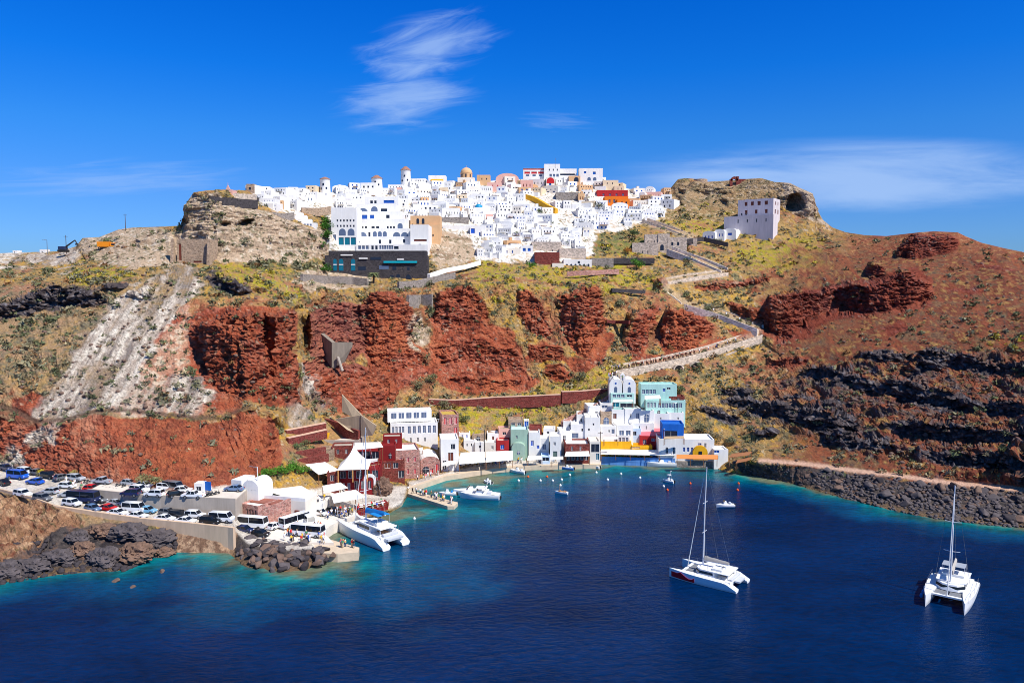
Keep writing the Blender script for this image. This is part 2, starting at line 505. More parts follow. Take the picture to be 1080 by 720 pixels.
TAN_ROCK = [
 ([(194, 240), (197, 214), (206, 206), (222, 212), (226, 226), (212, 246), (198, 262)], 0.1, 0),
 ([(820, 206), (845, 200), (858, 206), (860, 222), (866, 234), (850, 232), (835, 224), (822, 218)], 0.15, 0),
 ([(715, 198), (740, 194), (770, 196), (775, 204), (745, 206), (718, 208)], 0.3, 0),
 ([(205, 232), (240, 230), (280, 236), (320, 246), (340, 256), (338, 266), (290, 262), (240, 258), (210, 256)], 0.2, 0),
]
_yy, _xx = np.mgrid[0:NY, 0:NX].astype(float)
_q = np.stack([_xx, _yy, _xx * 0], -1).reshape(-1, 3)
WARPX = (fbm(_q, 26, 5, 0.62, seed=101) * 7).reshape(NY, NX)
WARPY = (fbm(_q, 26, 5, 0.62, seed=107) * 7).reshape(NY, NX)
_iy = np.clip((_yy + WARPY).round().astype(int), 0, NY - 1)
_ix = np.clip((_xx + WARPX).round().astype(int), 0, NX - 1)
def carve(Df, poly, lean, cut, grow=0):
 m = poly_mask(poly)[_iy, _ix]
 if grow:
  m = blur(m.astype(float), grow) > 0.12
 if not m.any():
  return Df
 cols = np.where(m.any(0))[0]
 rows = np.arange(NY)
 bot = np.array([rows[m[:, c]].max() for c in cols])
 bD = np.array([Df[min(b + 1, NY - 1), c] for b, c in zip(bot, cols)])
 k = max(3, len(cols) // 6)
 pad = np.pad(bD, k, mode='edge')
 bD = np.convolve(pad, np.ones(2 * k + 1) / (2 * k + 1), mode='valid')
 face = np.full((NY, NX), np.inf)
 for c, b, d in zip(cols, bot, bD):
  face[:, c] = d + cut + lean * (b - rows)
 out = Df.copy()
 out[m] = np.minimum(face[m], Df[m] + cut)
 return out
D_BASE = build_field()
D_FIELD = D_BASE.copy()
for poly, lean, cut in RED_ROCK + TAN_ROCK:
 D_FIELD = carve(D_FIELD, poly, lean, cut)
for poly, lean, cut in LAVA:
 D_FIELD = carve(D_FIELD, poly, -0.04, cut * .7, 2)
CAVES = [([(829, 220), (832, 208), (838, 204), (845, 206), (849, 214), (847, 221), (838, 223)], 11), ([(231, 237), (234, 234.5), (240, 234), (242, 237), (238, 239)], 5),
  ([(251, 237), (255, 233), (262, 231), (267, 232), (264, 237), (257, 239)], 8), ([(138, 258), (142, 253), (147, 256), (147, 260), (140, 261)], 5), ([(225, 240), (229, 239.5), (229, 242), (226, 242)], 3),
  ([(793, 251), (800, 248), (810, 250), (812, 254), (800, 256)], 4), ([(715, 203), (720, 200), (724, 203), (720, 206)], 4), ([(757, 214), (762, 210), (768, 213), (765, 218)], 4)]
for poly, dd in CAVES:
 D_FIELD = D_FIELD + dd * blur(poly_mask(poly).astype(float), 1)
D_FIELD = blur(D_FIELD, 1)
D_SOFT = blur(D_BASE, 4)
def sample(A, px, py):
 x = np.clip(np.asarray(px, float) - PX0, 0, NX - 1.001)
 y = np.clip(np.asarray(py, float) - PY0, 0, NY - 1.001)
 i, j = x.astype(int), y.astype(int)
 fx, fy = x - i, y - j
 return (A[j, i] * (1 - fx) + A[j, i + 1] * fx) * (1 - fy) + (A[j + 1, i] * (1 - fx) + A[j + 1, i + 1] * fx) * fy
def ground(px, py):
 return at(px, py, float(sample(D_SOFT, px, py)))
# ------------------------------------------------------------------ surfaces of the land (what grows or lies where)
def union(polys, grow=0):
 m = np.zeros((NY, NX), bool)
 for p in polys:
  m |= poly_mask(p)
 return m.astype(float)
ZONES = {}
ZONES['rock_red'] = union([p for p, _, _ in RED_ROCK] + [
 [(0, 440), (40, 452), (60, 449), (100, 438), (200, 444), (240, 444), (264, 432), (284, 442), (299, 470), (298, 500), (240, 515), (190, 520), (120, 510), (0, 498)],
 [(200, 340), (215, 330), (250, 322), (285, 324), (310, 327), (314, 412), (318, 425), (300, 432), (262, 426), (240, 436), (222, 432), (205, 410), (198, 375)],
 [(222, 424), (262, 424), (250, 436), (225, 438)],
 [(10, 420), (30, 415), (52, 420), (48, 435), (30, 442), (12, 435)],
 [(455, 345), (500, 335), (545, 350), (556, 400), (530, 415), (470, 412), (450, 395)],
 [(318, 380), (350, 380), (420, 390), (440, 380), (456, 390), (440, 400), (420, 412), (400, 436), (360, 432), (330, 412)],
 [(590, 380), (620, 378), (640, 350), (648, 352), (640, 380), (618, 396), (600, 392)],
 [(520, 400), (560, 396), (572, 402), (545, 412), (505, 412)],
 [(670, 374), (720, 370), (760, 358), (765, 362), (720, 378), (680, 384), (660, 382)],
 [(802, 318), (850, 304), (900, 298), (960, 284), (984, 292), (985, 318), (950, 330), (880, 338), (835, 362), (815, 360), (800, 350)],
 [(990, 300), (1040, 304), (1042, 310), (1000, 308)], [(1020, 276), (1070, 284), (1070, 290), (1025, 284)],
 [(930, 345), (950, 338), (960, 346), (936, 358)], [(760, 346), (800, 352), (800, 360), (770, 356)],
])
ZONES['redsoil'] = union([
 [(150, 350), (185, 325), (250, 312), (320, 318), (380, 306), (450, 300), (520, 300), (640, 300), (760, 322), (765, 372), (640, 400), (560, 415), (470, 418), (400, 440), (330, 432), (300, 440),
 (250, 440), (180, 440), (140, 420)],
 [(800, 292), (860, 262), (960, 240), (1020, 240), (1212, 300), (1212, 480), (1080, 480), (900, 460), (800, 430), (780, 390), (800, 365)],
 [(-130, 425), (0, 400), (60, 415), (60, 450), (0, 500), (-130, 500)]])
ZONES['scree'] = union([
 [(186, 278), (208, 282), (212, 292), (205, 312), (190, 330), (172, 345), (160, 372), (150, 395), (178, 425), (170, 436), (140, 430), (100, 430), (60, 446), (36, 440),
 (50, 420), (70, 390), (90, 350), (110, 322), (140, 305), (165, 292)],
 [(315, 385), (322, 376), (332, 400), (345, 425), (335, 440), (318, 420)],
 [(300, 430), (310, 425), (332, 446), (345, 456), (320, 452), (302, 444)],
 [(190, 395), (215, 405), (230, 420), (215, 436), (180, 436), (176, 410)],
 [(40, 452), (62, 450), (50, 466), (36, 478), (22, 470)],
 [(6, 486), (18, 474), (24, 488), (20, 496), (4, 494)],
 [(-130, 271), (0, 268), (80, 262), (92, 270), (66, 282), (20, 275), (-130, 290)],
])
ZONES['tan'] = union([
 [(185, 240), (195, 205), (240, 210), (290, 224), (330, 240), (348, 252), (346, 272), (300, 276), (260, 278), (225, 274), (190, 278), (170, 280), (120, 282), (100, 275), (84, 262), (88, 248), (130, 240)],
 [(310, 290), (340, 282), (370, 284), (395, 290), (390, 300), (350, 306), (320, 304)],
 [(712, 196), (740, 188), (800, 186), (835, 192), (860, 204), (862, 222), (880, 242), (850, 236), (824, 220), (812, 200), (775, 204), (760, 215), (740, 222), (716, 215), (690, 222), (700, 205)],
 [(424, 338), (440, 330), (449, 345), (452, 368), (440, 372), (432, 355)],
 [(452, 234), (470, 238), (500, 252), (505, 270), (480, 282), (455, 280)],
])
ZONES['lava'] = union([p for p, _, _ in LAVA] + [
 [(-130, 300), (0, 318), (40, 305), (75, 298), (115, 300), (130, 298), (118, 314), (100, 320), (50, 326), (0, 342), (-130, 350)],
 [(820, 386), (900, 384), (960, 374), (1080, 372), (1212, 385), (1212, 500), (1080, 505), (1000, 490), (900, 478), (850, 460), (770, 436), (756, 415), (800, 405)],
]) * 1.0
ZONES['ledges'] = union([[(752, 424), (775, 408), (830, 402), (845, 388), (900, 376), (960, 368), (1080, 366), (1212, 378), (1212, 522), (1080, 510), (1000, 500), (900, 484), (850, 470), (790, 452)]])
ZONES['lava_core'] = (blur(union([p for p, _, _ in LAVA]), 3) > 0.15).astype(float)
ZONES['shore_rock'] = union([
 [(770, 486), (800, 488), (850, 493), (900, 499), (950, 505), (1000, 512), (1080, 520), (1212, 534), (1212, 600), (1000, 560), (880, 535), (790, 505)],
 [(55, 560), (100, 552), (150, 553), (182, 568), (188, 590), (130, 610), (60, 618), (-130, 645), (-130, 600), (0, 595), (40, 580)],
 [(242, 560), (340, 575), (345, 610), (240, 600)],
])
ZONES['paved'] = union([
 [(-130, 478), (0, 497), (60, 500), (120, 509), (190, 518), (235, 512), (272, 508), (300, 519), (345, 514), (430, 512), (424, 533), (345, 552), (335, 578), (300, 580), (262, 573), (248, 560),
 (240, 556), (150, 547), (100, 540), (60, 534), (35, 525), (0, 516), (-130, 512)],
 [(430, 508), (520, 486), (640, 482), (760, 485), (760, 494), (640, 492), (520, 497), (434, 516)],
 [(800, 483), (850, 487), (900, 493.5), (950, 499.5), (1000, 506.5), (1080, 514), (1212, 527), (1212, 532), (1080, 518.5), (1000, 511), (950, 504), (900, 498), (850, 491.5), (800, 487)],
])
def ribbon(pts, r):
 return [(x, y - r) for x, y in pts] + [(x, y + r) for x, y in pts[::-1]]
ZONES['ramps'] = union([ribbon(p_, 4.5) for p_ in ([(644, 391), (700, 381), (750, 369), (804, 352)], [(804, 347), (762, 332), (722, 320)], [(724, 320), (710, 310), (698, 299)], [(698, 298), (732, 292), (767, 287)],
            [(767, 286), (738, 275), (704, 262)], [(738, 255), (708, 242), (676, 231)])])
ZONES['path_left'] = union([[(-130, 413), (0, 426), (20, 432), (40, 443), (70, 440), (100, 432.5), (140, 431), (200, 438), (232, 439.5), (264, 426), (268, 428), (234, 443), (200, 442), (140, 434.5),
       (100, 436), (70, 444), (40, 447), (18, 437), (0, 431), (-130, 418)]])
ZONES['seawall'] = union([[(140, 552), (176, 556), (186, 575), (186, 586), (244, 588), (250, 556), (240, 552)]])
ZONES['left_rock'] = union([[(-130, 514), (0, 519), (36, 527), (60, 536), (90, 546), (80, 566), (40, 584), (0, 598), (-130, 640)]])
ZONES['pinky'] = union([[(160, 345), (200, 330), (212, 345), (208, 390), (222, 420), (236, 440), (150, 438), (110, 430), (150, 395)], [(40, 448), (80, 440), (70, 470), (40, 490), (10, 490), (0, 470)]])
ZONES['village'] = union([
 [(262, 199), (345, 201), (430, 195), (550, 186), (610, 188), (645, 196), (706, 201), (704, 226), (660, 242), (628, 246), (626, 268), (600, 276), (505, 276), (496, 250), (470, 242), (452, 238),
 (452, 270), (346, 270), (346, 222), (300, 226), (272, 214)]])
ZONES['castle'] = union([[(690, 200), (712, 188), (800, 184), (826, 190), (820, 215), (800, 240), (700, 232)]])
ZONES['yellow'] = union([
 [(225, 278), (270, 282), (310, 300), (330, 310), (300, 316), (262, 306), (232, 296), (222, 285)],
 [(540, 280), (600, 283), (690, 284), (700, 300), (660, 305), (600, 302), (560, 298)],
 [(500, 276), (545, 280), (540, 305), (520, 320), (505, 296)],
 [(690, 220), (760, 212), (800, 230), (790, 250), (740, 250), (700, 240)],
 [(620, 262), (650, 250), (700, 255), (690, 270), (640, 268)],
 [(800, 255), (870, 250), (870, 280), (800, 290), (770, 275)],
 [(70, 285), (130, 284), (150, 290), (110, 300), (70, 297)],
 [(1020, 348), (1080, 352), (1150, 360), (1150, 382), (1080, 380), (1030, 372)],
 [(480, 425), (560, 412), (600, 400), (640, 385), (660, 375), (680, 385), (640, 395), (600, 425), (560, 445), (500, 450), (470, 440)],
])
ZONES['green_bush'] = union([[(255, 282), (300, 268), (345, 272), (340, 284), (300, 292)], [(620, 250), (660, 244), (690, 256), (660, 264), (625, 268)]])
def warp_sample(name, px, py, W, amp, soft=2):
 Z = blur(ZONES[name], soft * 2)
 v = sample(Z, px + W[0] * amp, py + W[1] * amp)
 return smooth(0.22, 0.78, v + W[2] * 0.28)
def scree_dir(px, py):
 return np.stack([(px * 0.83 + py * 0.55) * 0.35, (py * 0.83 - px * 0.55) * 0.045, px * 0], -1)
def lerp(a, b, t):
 return a + (b - a) * t[:, None]
def C(*rgb):
 return np.array(lin(rgb))
def surface_colour(P, px, py):
 """base colour of the land at points P (n, 3): soil, scrub, cinder, lava, scree"""
 W = np.stack([fbm(P, 9, 4, seed=3.1), fbm(P, 9, 4, seed=8.7), fbm(P, 3.5, 4, 0.7, seed=6.1)])
 n1 = fbm(P, 14, 5, 0.6, seed=1)
 n2 = fbm(P, 5, 4, 0.65, seed=2)
 n3 = fbm(P, 2.0, 3, 0.7, seed=4)
 n4 = fbm(P, 1.0, 2, 0.8, seed=5)
 # scrub slope
 c = np.tile(C(164, 132, 84), (len(P), 1))
 c = lerp(c, C(156, 108, 80), smooth(0.0, 0.45, n1))
 c = lerp(c, C(126, 118, 84), smooth(-0.05, 0.4, n2 + 0.3 * n3))
 c = lerp(c, C(186, 144, 62), smooth(0.12, 0.42, n3 - 0.5 * n1))
 c = lerp(c, C(66, 62, 46), smooth(0.2, 0.6, n4 + 0.5 * n2))
 c = lerp(c, C(186, 168, 138), smooth(0.5, 0.8, n4 - 0.4 * n2))
 right = smooth(800, 900, px + W[0] * 20)
 c = lerp(c, lerp(np.tile(C(146, 92, 64), (len(P), 1)), C(120, 96, 72), smooth(0.05, 0.5, n2 + n3 * 0.5)), right * smooth(290, 320, py) * 0.8)
 c = lerp(c, lerp(np.tile(C(134, 76, 56), (len(P), 1)), C(120, 92, 70), smooth(0.1, 0.5, n3 + n2 * 0.5)), smooth(850, 930, px + W[0] * 20) * 0.85)
 y = warp_sample('yellow', px, py, W, 18, 8)
 c = lerp(c, C(170, 150, 44), y * smooth(-0.2, 0.3, n3 + 0.6 * n2) * 0.8)
 c = lerp(c, C(150, 150, 40), y * smooth(0.08, 0.45, n4 + 0.5 * n3) * 0.7)
 lf = (1 - smooth(110, 190, px + W[0] * 20)) * smooth(290, 320, py)
 c = lerp(c, lerp(np.tile(C(158, 130, 104), (len(P), 1)), C(122, 110, 92), smooth(-0.1, 0.35, n2 + 0.4 * n3)), lf * 0.6)
 gb = warp_sample('green_bush', px, py, W, 12, 4)
 c = lerp(c, C(96, 102, 66), gb * smooth(-0.3, 0.2, n3 + 0.5 * n2) * 0.8)
 rs = warp_sample('redsoil', px, py, W, 22, 7)
 rcol = np.tile(C(158, 96, 66), (len(P), 1))
 rcol = lerp(rcol, C(134, 70, 50), smooth(-0.05, 0.35, n2 + 0.5 * n1))
 rcol = lerp(rcol, C(186, 140, 100), smooth(0.12, 0.5, n3 - 0.5 * n2))
 rmid = smooth(300, 340, px) * (1 - smooth(640, 780, px)) * smooth(300, 325, py) * (1 - smooth(395, 420, py))
 rcol = lerp(rcol, C(146, 84, 60), rmid * smooth(-0.2, 0.3, n2 + n1) * 0.7)
 c = lerp(c, rcol, rs * np.clip(smooth(-0.3, 0.3, n1 + 0.5 * n3 + 0.25 * n2) * (0.8 - 0.2 * rmid), 0, 1))
 rh = smooth(800, 860, px + W[0] * 25) * smooth(250, 275, py + W[1] * 10)
 hc = np.tile(C(128, 76, 56), (len(P), 1))
 hc = lerp(hc, C(106, 56, 44), smooth(-0.05, 0.3, n1 + 0.5 * n3))
 hc = lerp(hc, C(122, 96, 70), smooth(0.05, 0.4, n2 + 0.4 * n3))
 hc = lerp(hc, C(160, 124, 72), smooth(0.18, 0.5, n3 - 0.5 * n2 + 0.3 * n1))
 fan = fbm(np.stack([(px - 0.9 * py) * 0.22, (py + 0.9 * px) * 0.025, px * 0], -1), 3.0, 4, 0.6, seed=14)
 hc = lerp(hc, C(140, 74, 52), smooth(0.12, 0.4, fan) * 0.8)
 hc = lerp(hc, C(82, 70, 62), smooth(0.32, 0.6, n4 + 0.4 * n2))
 c = lerp(c, hc, rh * 0.85)
 pinky = warp_sample('pinky', px, py, W, 16, 6)
 pk = lerp(np.tile(C(184, 136, 112), (len(P), 1)), C(160, 82, 62), smooth(-0.1, 0.25, n1 + 0.6 * n2))
 pk = lerp(pk, C(206, 184, 160), smooth(0.1, 0.4, n3 - 0.4 * n1))
 c = lerp(c, pk, pinky * 0.9)
 # pale tuff
 t = warp_sample('tan', px, py, W, 9, 2)
 ct = np.tile(C(182, 158, 132), (len(P), 1))
 ct = lerp(ct, C(146, 122, 98), smooth(0, 0.5, fbm(P * np.array([0.35, 0.35, 1.6]), 6, 4, 0.6, seed=7)))
 ct = lerp(ct, C(120, 112, 84), smooth(0.25, 0.55, n4 + 0.5 * n1))
 ct = lerp(ct, C(206, 190, 168), smooth(0.15, 0.5, -n3))
 c = lerp(c, ct, t)
 ca = warp_sample('castle', px, py, W, 9, 3)
 cc = np.tile(C(150, 122, 86), (len(P), 1))
 cc = lerp(cc, C(112, 100, 66), smooth(-0.05, 0.35, n2 + 0.4 * n3))
 cc = lerp(cc, C(188, 166, 138), smooth(0.12, 0.42, n3 - 0.4 * n1))
 cc = lerp(cc, C(74, 64, 54), smooth(0.25, 0.5, n4 + 0.4 * n2))
 c = lerp(c, cc, ca * 0.85)
 vi = warp_sample('village', px, py, W, 5, 2)
 vc = np.tile(C(226, 219, 208), (len(P), 1))
 vc = lerp(vc, C(186, 166, 142), smooth(0.16, 0.4, n3 + 0.4 * n2))
 vc = lerp(vc, C(120, 114, 80), smooth(0.35, 0.6, n4 + 0.5 * n2))
 c = lerp(c, vc, vi * 0.95)
 # lava
 lv = warp_sample('lava', px, py, W, 10, 3)
 core = warp_sample('lava_core', px, py, W, 5, 1)
 lc = np.tile(C(84, 76, 76), (len(P), 1))
 lc = lerp(lc, C(58, 52, 55), smooth(0.0, 0.4, n3))
 lc = lerp(lc, C(124, 118, 120), smooth(0.18, 0.6, n4 + 0.3 * n2))
 c = lerp(c, lc, np.clip(lv * smooth(-0.12, 0.3, n2 + 0.5 * n3 + 0.3 * fbm(P * np.array([.3, .3, 1.6]), 7, 3, seed=12)) * 0.5 + core * 0.95, 0, 1))
 f_, on_ = lava_layers(P)
 zl = warp_sample('ledges', px, py, W, 12, 4)
 c = lerp(c, lc, zl * on_ * (1 - smooth(0.46, 0.58, f_)) * smooth(0.0, 0.06, f_) * 0.95)
 # red cinder
 r = warp_sample('rock_red', px, py, W, 6, 2)
 rc = np.tile(C(158, 78, 54), (len(P), 1))
 rc = lerp(rc, C(122, 56, 40), smooth(-0.1, 0.45, n2 + 0.3 * n3))
 rc = lerp(rc, C(168, 98, 78), smooth(0.1, 0.5, -n3 + 0.4 * n1))
 rc = lerp(rc, C(82, 42, 38), smooth(0.25, 0.6, n4 + 0.4 * n2))
 rc = lerp(rc, C(176, 138, 112), smooth(0.5, 0.75, n3 - 0.3 * n4 + 0.5 * n1))
 rc = lerp(rc, C(178, 98, 66), smooth(0.05, 0.5, fbm(P, 18, 3, .5, seed=15)) * 0.6)
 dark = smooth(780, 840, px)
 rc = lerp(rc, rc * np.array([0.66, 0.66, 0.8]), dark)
 apron = smooth(425, 450, py) * (1 - smooth(290, 320, px))
 rc = lerp(rc, lerp(lerp(np.tile(C(164, 84, 58), (len(P), 1)), C(180, 120, 92), smooth(0.2, 0.5, n1 - 0.3 * n3)), C(138, 72, 54), smooth(-0.1, 0.4, n2 + n3)), apron * 0.8)
 bl = smooth(300, 330, px) * (1 - smooth(380, 392, px)) * (1 - smooth(385, 400, py))
 rc = lerp(rc, C(132, 84, 78), bl * 0.55)
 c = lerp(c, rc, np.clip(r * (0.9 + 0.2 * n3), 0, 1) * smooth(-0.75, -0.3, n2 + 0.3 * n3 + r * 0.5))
 # pale scree in streaks down the slope
 s = smooth(0.12, 0.8, sample(blur(ZONES['scree'], 22), px + W[0] * 14, py + W[1] * 14) + W[2] * 0.2 + 0.12 * n1)
 dirn = scree_dir(px + W[0] * 5, py + W[1] * 5)
 st = fbm(dirn, 5.0, 6, 0.72, seed=9)
 sc = np.tile(C(176, 160, 144), (len(P), 1))
 sc = lerp(sc, C(122, 112, 106), smooth(-0.05, 0.3, st))
 sc = lerp(sc, C(214, 202, 184), smooth(0.05, 0.4, -st + 0.4 * n3 + 0.3 * n1))
 sc = lerp(sc, C(122, 112, 96), smooth(0.25, 0.6, n4 + 0.3 * st))
 c = lerp(c, sc, np.clip(s * (0.5 + 0.8 * smooth(-0.4, 0.2, -st + 0.5 * n1 + 0.3 * n2)), 0, 1))
 lr = warp_sample('left_rock', px, py, W, 10, 3)
 lc2 = np.tile(C(150, 112, 84), (len(P), 1))
 lc2 = lerp(lc2, C(122, 70, 52), smooth(-0.05, 0.4, n2 + 0.4 * n3))
 lc2 = lerp(lc2, C(186, 150, 116), smooth(0.1, 0.45, n3 - 0.5 * n1))
 lc2 = lerp(lc2, C(96, 84, 58), smooth(0.3, 0.6, n4 + 0.4 * n2))
 c = lerp(c, lc2, lr)
 # shore rock
 q = warp_sample('shore_rock', px, py, W, 5, 1)
 qc = np.tile(C(84, 76, 72), (len(P), 1))
 qc = lerp(qc, C(120, 92, 76), smooth(0, 0.5, n2))
 qc = lerp(qc, C(54, 50, 52), smooth(0, 0.4, n3))
 c = lerp(c, qc, q)
 c = lerp(c, lerp(np.tile(C(176, 144, 116), (len(P), 1)), C(128, 98, 78), smooth(-0.1, 0.3, n2 + n3)), warp_sample('seawall', px, py, W, 3, 1))
 wet = 1 - smooth(0.0, 1.1, P[:, 2] + 0.4 * n3)
 c = lerp(c, C(132, 104, 70), wet * q * 0.6)
 # cement and dirt roads
 pv = sample(blur(ZONES['paved'], 1), px, py)
 pc = np.tile(C(214, 204, 190), (len(P), 1))
 pc = lerp(pc, C(186, 174, 160), smooth(-0.1, 0.5, n2))
 pink = smooth(780, 800, px)
 pc = lerp(pc, C(206, 168, 144), pink)
 c = lerp(c, pc, pv)
 rp = sample(blur(ZONES['ramps'], 2), px, py)
 c = lerp(c, C(190, 168, 142), np.clip(rp * (0.6 + 0.5 * n3), 0, 1) * 0.8)
 pl = sample(blur(ZONES['path_left'], 1), px, py)
 c = lerp(c, C(92, 74, 62), np.clip(pl * 1.2, 0, 1) * 0.8)
 return np.clip(c, 0.004, 0.9)
def lava_layers(P):
 """height within the lava flow a point belongs to (0 at the foot of its cliff, 1 at the back of its ledge) and how strong the flow is"""
 zw = P[:, 2] + 0.10 * P[:, 0] + 5.0 * fbm(P * np.array([1, 1, .4]), 32, 3, .5, seed=61) + 1.6 * fbm(P, 7, 3, .6, seed=62)
 f = (zw / 5.2) % 1.0
 on = smooth(-0.08, 0.28, fbm(P * np.array([1, 1, .5]), 17, 3, .6, seed=63))
 return f, on
def terrain_material():
 m = bpy.data.materials.new('island_ground')
 m.use_nodes = True
 nt = m.node_tree
 b = nt.nodes['Principled BSDF']
 b.inputs['Roughness'].default_value = 0.95
 b.inputs['Specular IOR Level'].default_value = 0.1
 at_ = nt.nodes.new('ShaderNodeVertexColor')
 at_.layer_name = 'soil'
 tc = nt.nodes.new('ShaderNodeTexCoord')
 n = nt.nodes.new('ShaderNodeTexNoise')
 n.inputs['Scale'].default_value = 1.9
 n.inputs['Detail'].default_value = 8
 n.inputs['Roughness'].default_value = 0.75
 nt.links.new(tc.outputs['Object'], n.inputs['Vector'])
 mr = nt.nodes.new('ShaderNodeMapRange')
 mr.inputs['From Min'].default_value = 0.28
 mr.inputs['From Max'].default_value = 0.72
 mr.inputs['To Min'].default_value = 0.42
 mr.inputs['To Max'].default_value = 1.5
 nt.links.new(n.outputs['Fac'], mr.inputs['Value'])
 mx = nt.nodes.new('ShaderNodeVectorMath')
 mx.operation = 'SCALE'
 nt.links.new(at_.outputs['Color'], mx.inputs[0])
 nt.links.new(mr.outputs['Result'], mx.inputs['Scale'])
 nt.links.new(mx.outputs['Vector'], b.inputs['Base Color'])
 bp = nt.nodes.new('ShaderNodeBump')
 bp.inputs['Distance'].default_value = 0.55
 bp.inputs['Strength'].default_value = 0.9
 nt.links.new(n.outputs['Fac'], bp.inputs['Height'])
 nt.links.new(bp.outputs['Normal'], b.inputs['Normal'])
 return m
def build_terrain():
 nu = 1080
 nv = 330
 px = np.linspace(PX0 + 1, PX1 - 1, nu)
 top = interp(SKY, px)
 botm = shore_py(px) + 5
 t = np.linspace(0, 1, nv)[:, None]
 PXg = np.tile(px, (nv, 1))
 def soften(a, k):
  return np.convolve(np.pad(a, k, mode='edge'), np.hanning(2 * k + 1) / np.hanning(2 * k + 1).sum(), mode='valid')
 s0 = np.maximum(soften(top, 45) + 42, top + 14)
 s1 = np.minimum(soften(botm, 24) - 26, botm - 10)
 na, nc = 70, 44
 ta = np.linspace(0, 1, na, endpoint=False)[:, None]
 tb = np.linspace(0, 1, nv - na - nc, endpoint=False)[:, None]
 tc_ = np.linspace(0, 1, nc)[:, None]
 PYg = np.concatenate([top + (s0 - top) * ta, s0 + (s1 - s0) * tb, s1 + (botm - s1) * tc_])
 D = sample(D_FIELD, PXg, PYg)
 sx, sz = ray(PXg, PYg)
 V = np.stack([sx * D, D, H + sz * D], -1)
 base = V.copy()
 # normals of the smooth surface
 du = np.gradient(V, axis=1)
 dv = np.gradient(V, axis=0)
 N = np.cross(du, dv)
 N /= np.linalg.norm(N, axis=-1, keepdims=True) + 1e-9
 flip = (N * V).sum(-1) > 0
 N[flip] *= -1
 # roughness of each ground
 z = lambda k, s=2: sample(blur(ZONES[k], s), PXg, PYg)
 paved = np.maximum(np.maximum(z('paved', 1), 0.8 * z('path_left', 1)), 0.9 * z('ramps', 1))
 steep = 1 - np.abs(N[..., 2])
 rock = np.clip(z('rock_red') * (0.35 + smooth(0.35, 0.8, steep)) + z('tan') * 0.9 + z('lava_core', 1) * 1.5 + z('lava') * 0.5, 0, 1.7)
 amp = (0.35 + 0.35 * smooth(0.2, 0.6, steep)) * (1 - paved)
 village = smooth(345, 350, PXg) * (1 - smooth(700, 720, PXg)) * (1 - smooth(275, 285, PYg))
 harbour = smooth(285, 300, PXg) * (1 - smooth(755, 775, PXg)) * smooth(430, 450, PYg)
 calm = (1 - village) * (1 - 0.8 * harbour) * (1 - z('shore_rock', 1) * 0.5)
 q = V.reshape(-1, 3)
 soft = fbm(q, 11, 5, 0.55, seed=20).reshape(nv, nu)
 blk = ridged(q * np.array([1, 1, 1.5]), 4.2, 4, seed=21).reshape(nv, nu)
 fine = fbm(q, 1.8, 2, 0.6, seed=22).reshape(nv, nu)
 pit = fbm(q * np.array([1, 1, 2.0]), 3.0, 3, 0.6, seed=23).reshape(nv, nu)
 strata = fbm(q * np.array([0.25, 0.25, 1.6]), 5.0, 4, 0.6, seed=24).reshape(nv, nu)
 redm = np.clip(z('rock_red') * (0.2 + smooth(0.3, 0.75, steep)), 0, 1) * (1 - 0.62 * smooth(430, 450, PYg) * (1 - smooth(285, 310, PXg)))
 lavm = z('lava_core', 1)
 lavb = np.clip(z('lava') - lavm, 0, 1)
 tanm = z('tan') * smooth(0.1, 0.5, steep)
 wild = (1 - np.clip(redm + lavm + tanm, 0, 1))
 disp = amp * (0.3 + 0.7 * wild) * (1 - 0.75 * z('scree', 4)) * (soft * 1.9 + fine * 0.45)
 fiss = ridged(q * np.array([1, 1, 0.22]), 6.0, 4, seed=27).reshape(nv, nu)
 grit = fbm(q * np.array([1, 1, 1.7]), 1.5, 3, 0.75, seed=28).reshape(nv, nu)
 disp += redm * ((fiss - 0.5) * 2.0 + strata * 0.9 + (blk - 0.45) * 0.6 + grit * 0.9 - smooth(0.18, 0.5, pit) * 1.0)
 disp += z('rock_red') * smooth(430, 450, PYg) * (1 - smooth(285, 310, PXg)) * grit * 0.5
 disp += lavm * ((blk - 0.45) * 2.4 + soft * 2.0 - smooth(0.1, 0.4, pit) * 1.3)
 disp += lavb * ((blk - 0.5) * 1.1 + fine * 0.3)
 disp += tanm * (strata * 1.5 + (blk - 0.5) * 0.8 + fine * 0.25)
 f_, on_ = (a_.reshape(nv, nu) for a_ in lava_layers(q))
 tri = np.where(f_ < 0.5, f_ * 2, 2 - f_ * 2)
 disp += z('ledges', 4) * on_ * ((tri - 0.5) * 2.9 + (blk - 0.45) * 1.6 * smooth(0.1, 0.4, tri))
 calm = calm * (1 - z('seawall', 1))
 lrk = z('left_rock', 2)
 disp += lrk * ((blk - 0.4) * 1.8 + soft * 1.5 + fine * 0.5)
 disp *= calm * (1 - paved)
 # gullies down the scree
 s = z('scree', 4)
 dirn = scree_dir(PXg, PYg)
 disp += s * calm * (1 - paved) * (fbm(dirn.reshape(-1, 3), 5.0, 5, 0.65, seed=9).reshape(nv, nu) * -0.6 + fine * 0.15)
 gl = np.stack([PXg * 0.09 + soft * 1.3, PYg * 0.012, PXg * 0], -1)
 disp += (1 - paved) * calm * wild * (1 - s) * ridged(gl.reshape(-1, 3), 1.0, 3, seed=33).reshape(nv, nu) * 1.2 * smooth(0.1, 0.4, steep)
 edge = np.minimum(smooth(0, 0.012, t), 1)
 N[..., 2] *= 1 - 0.6 * np.clip(redm + lavm, 0, 1)
 V = V + N * (disp * edge)[..., None]
 # back of the hill
 back = []
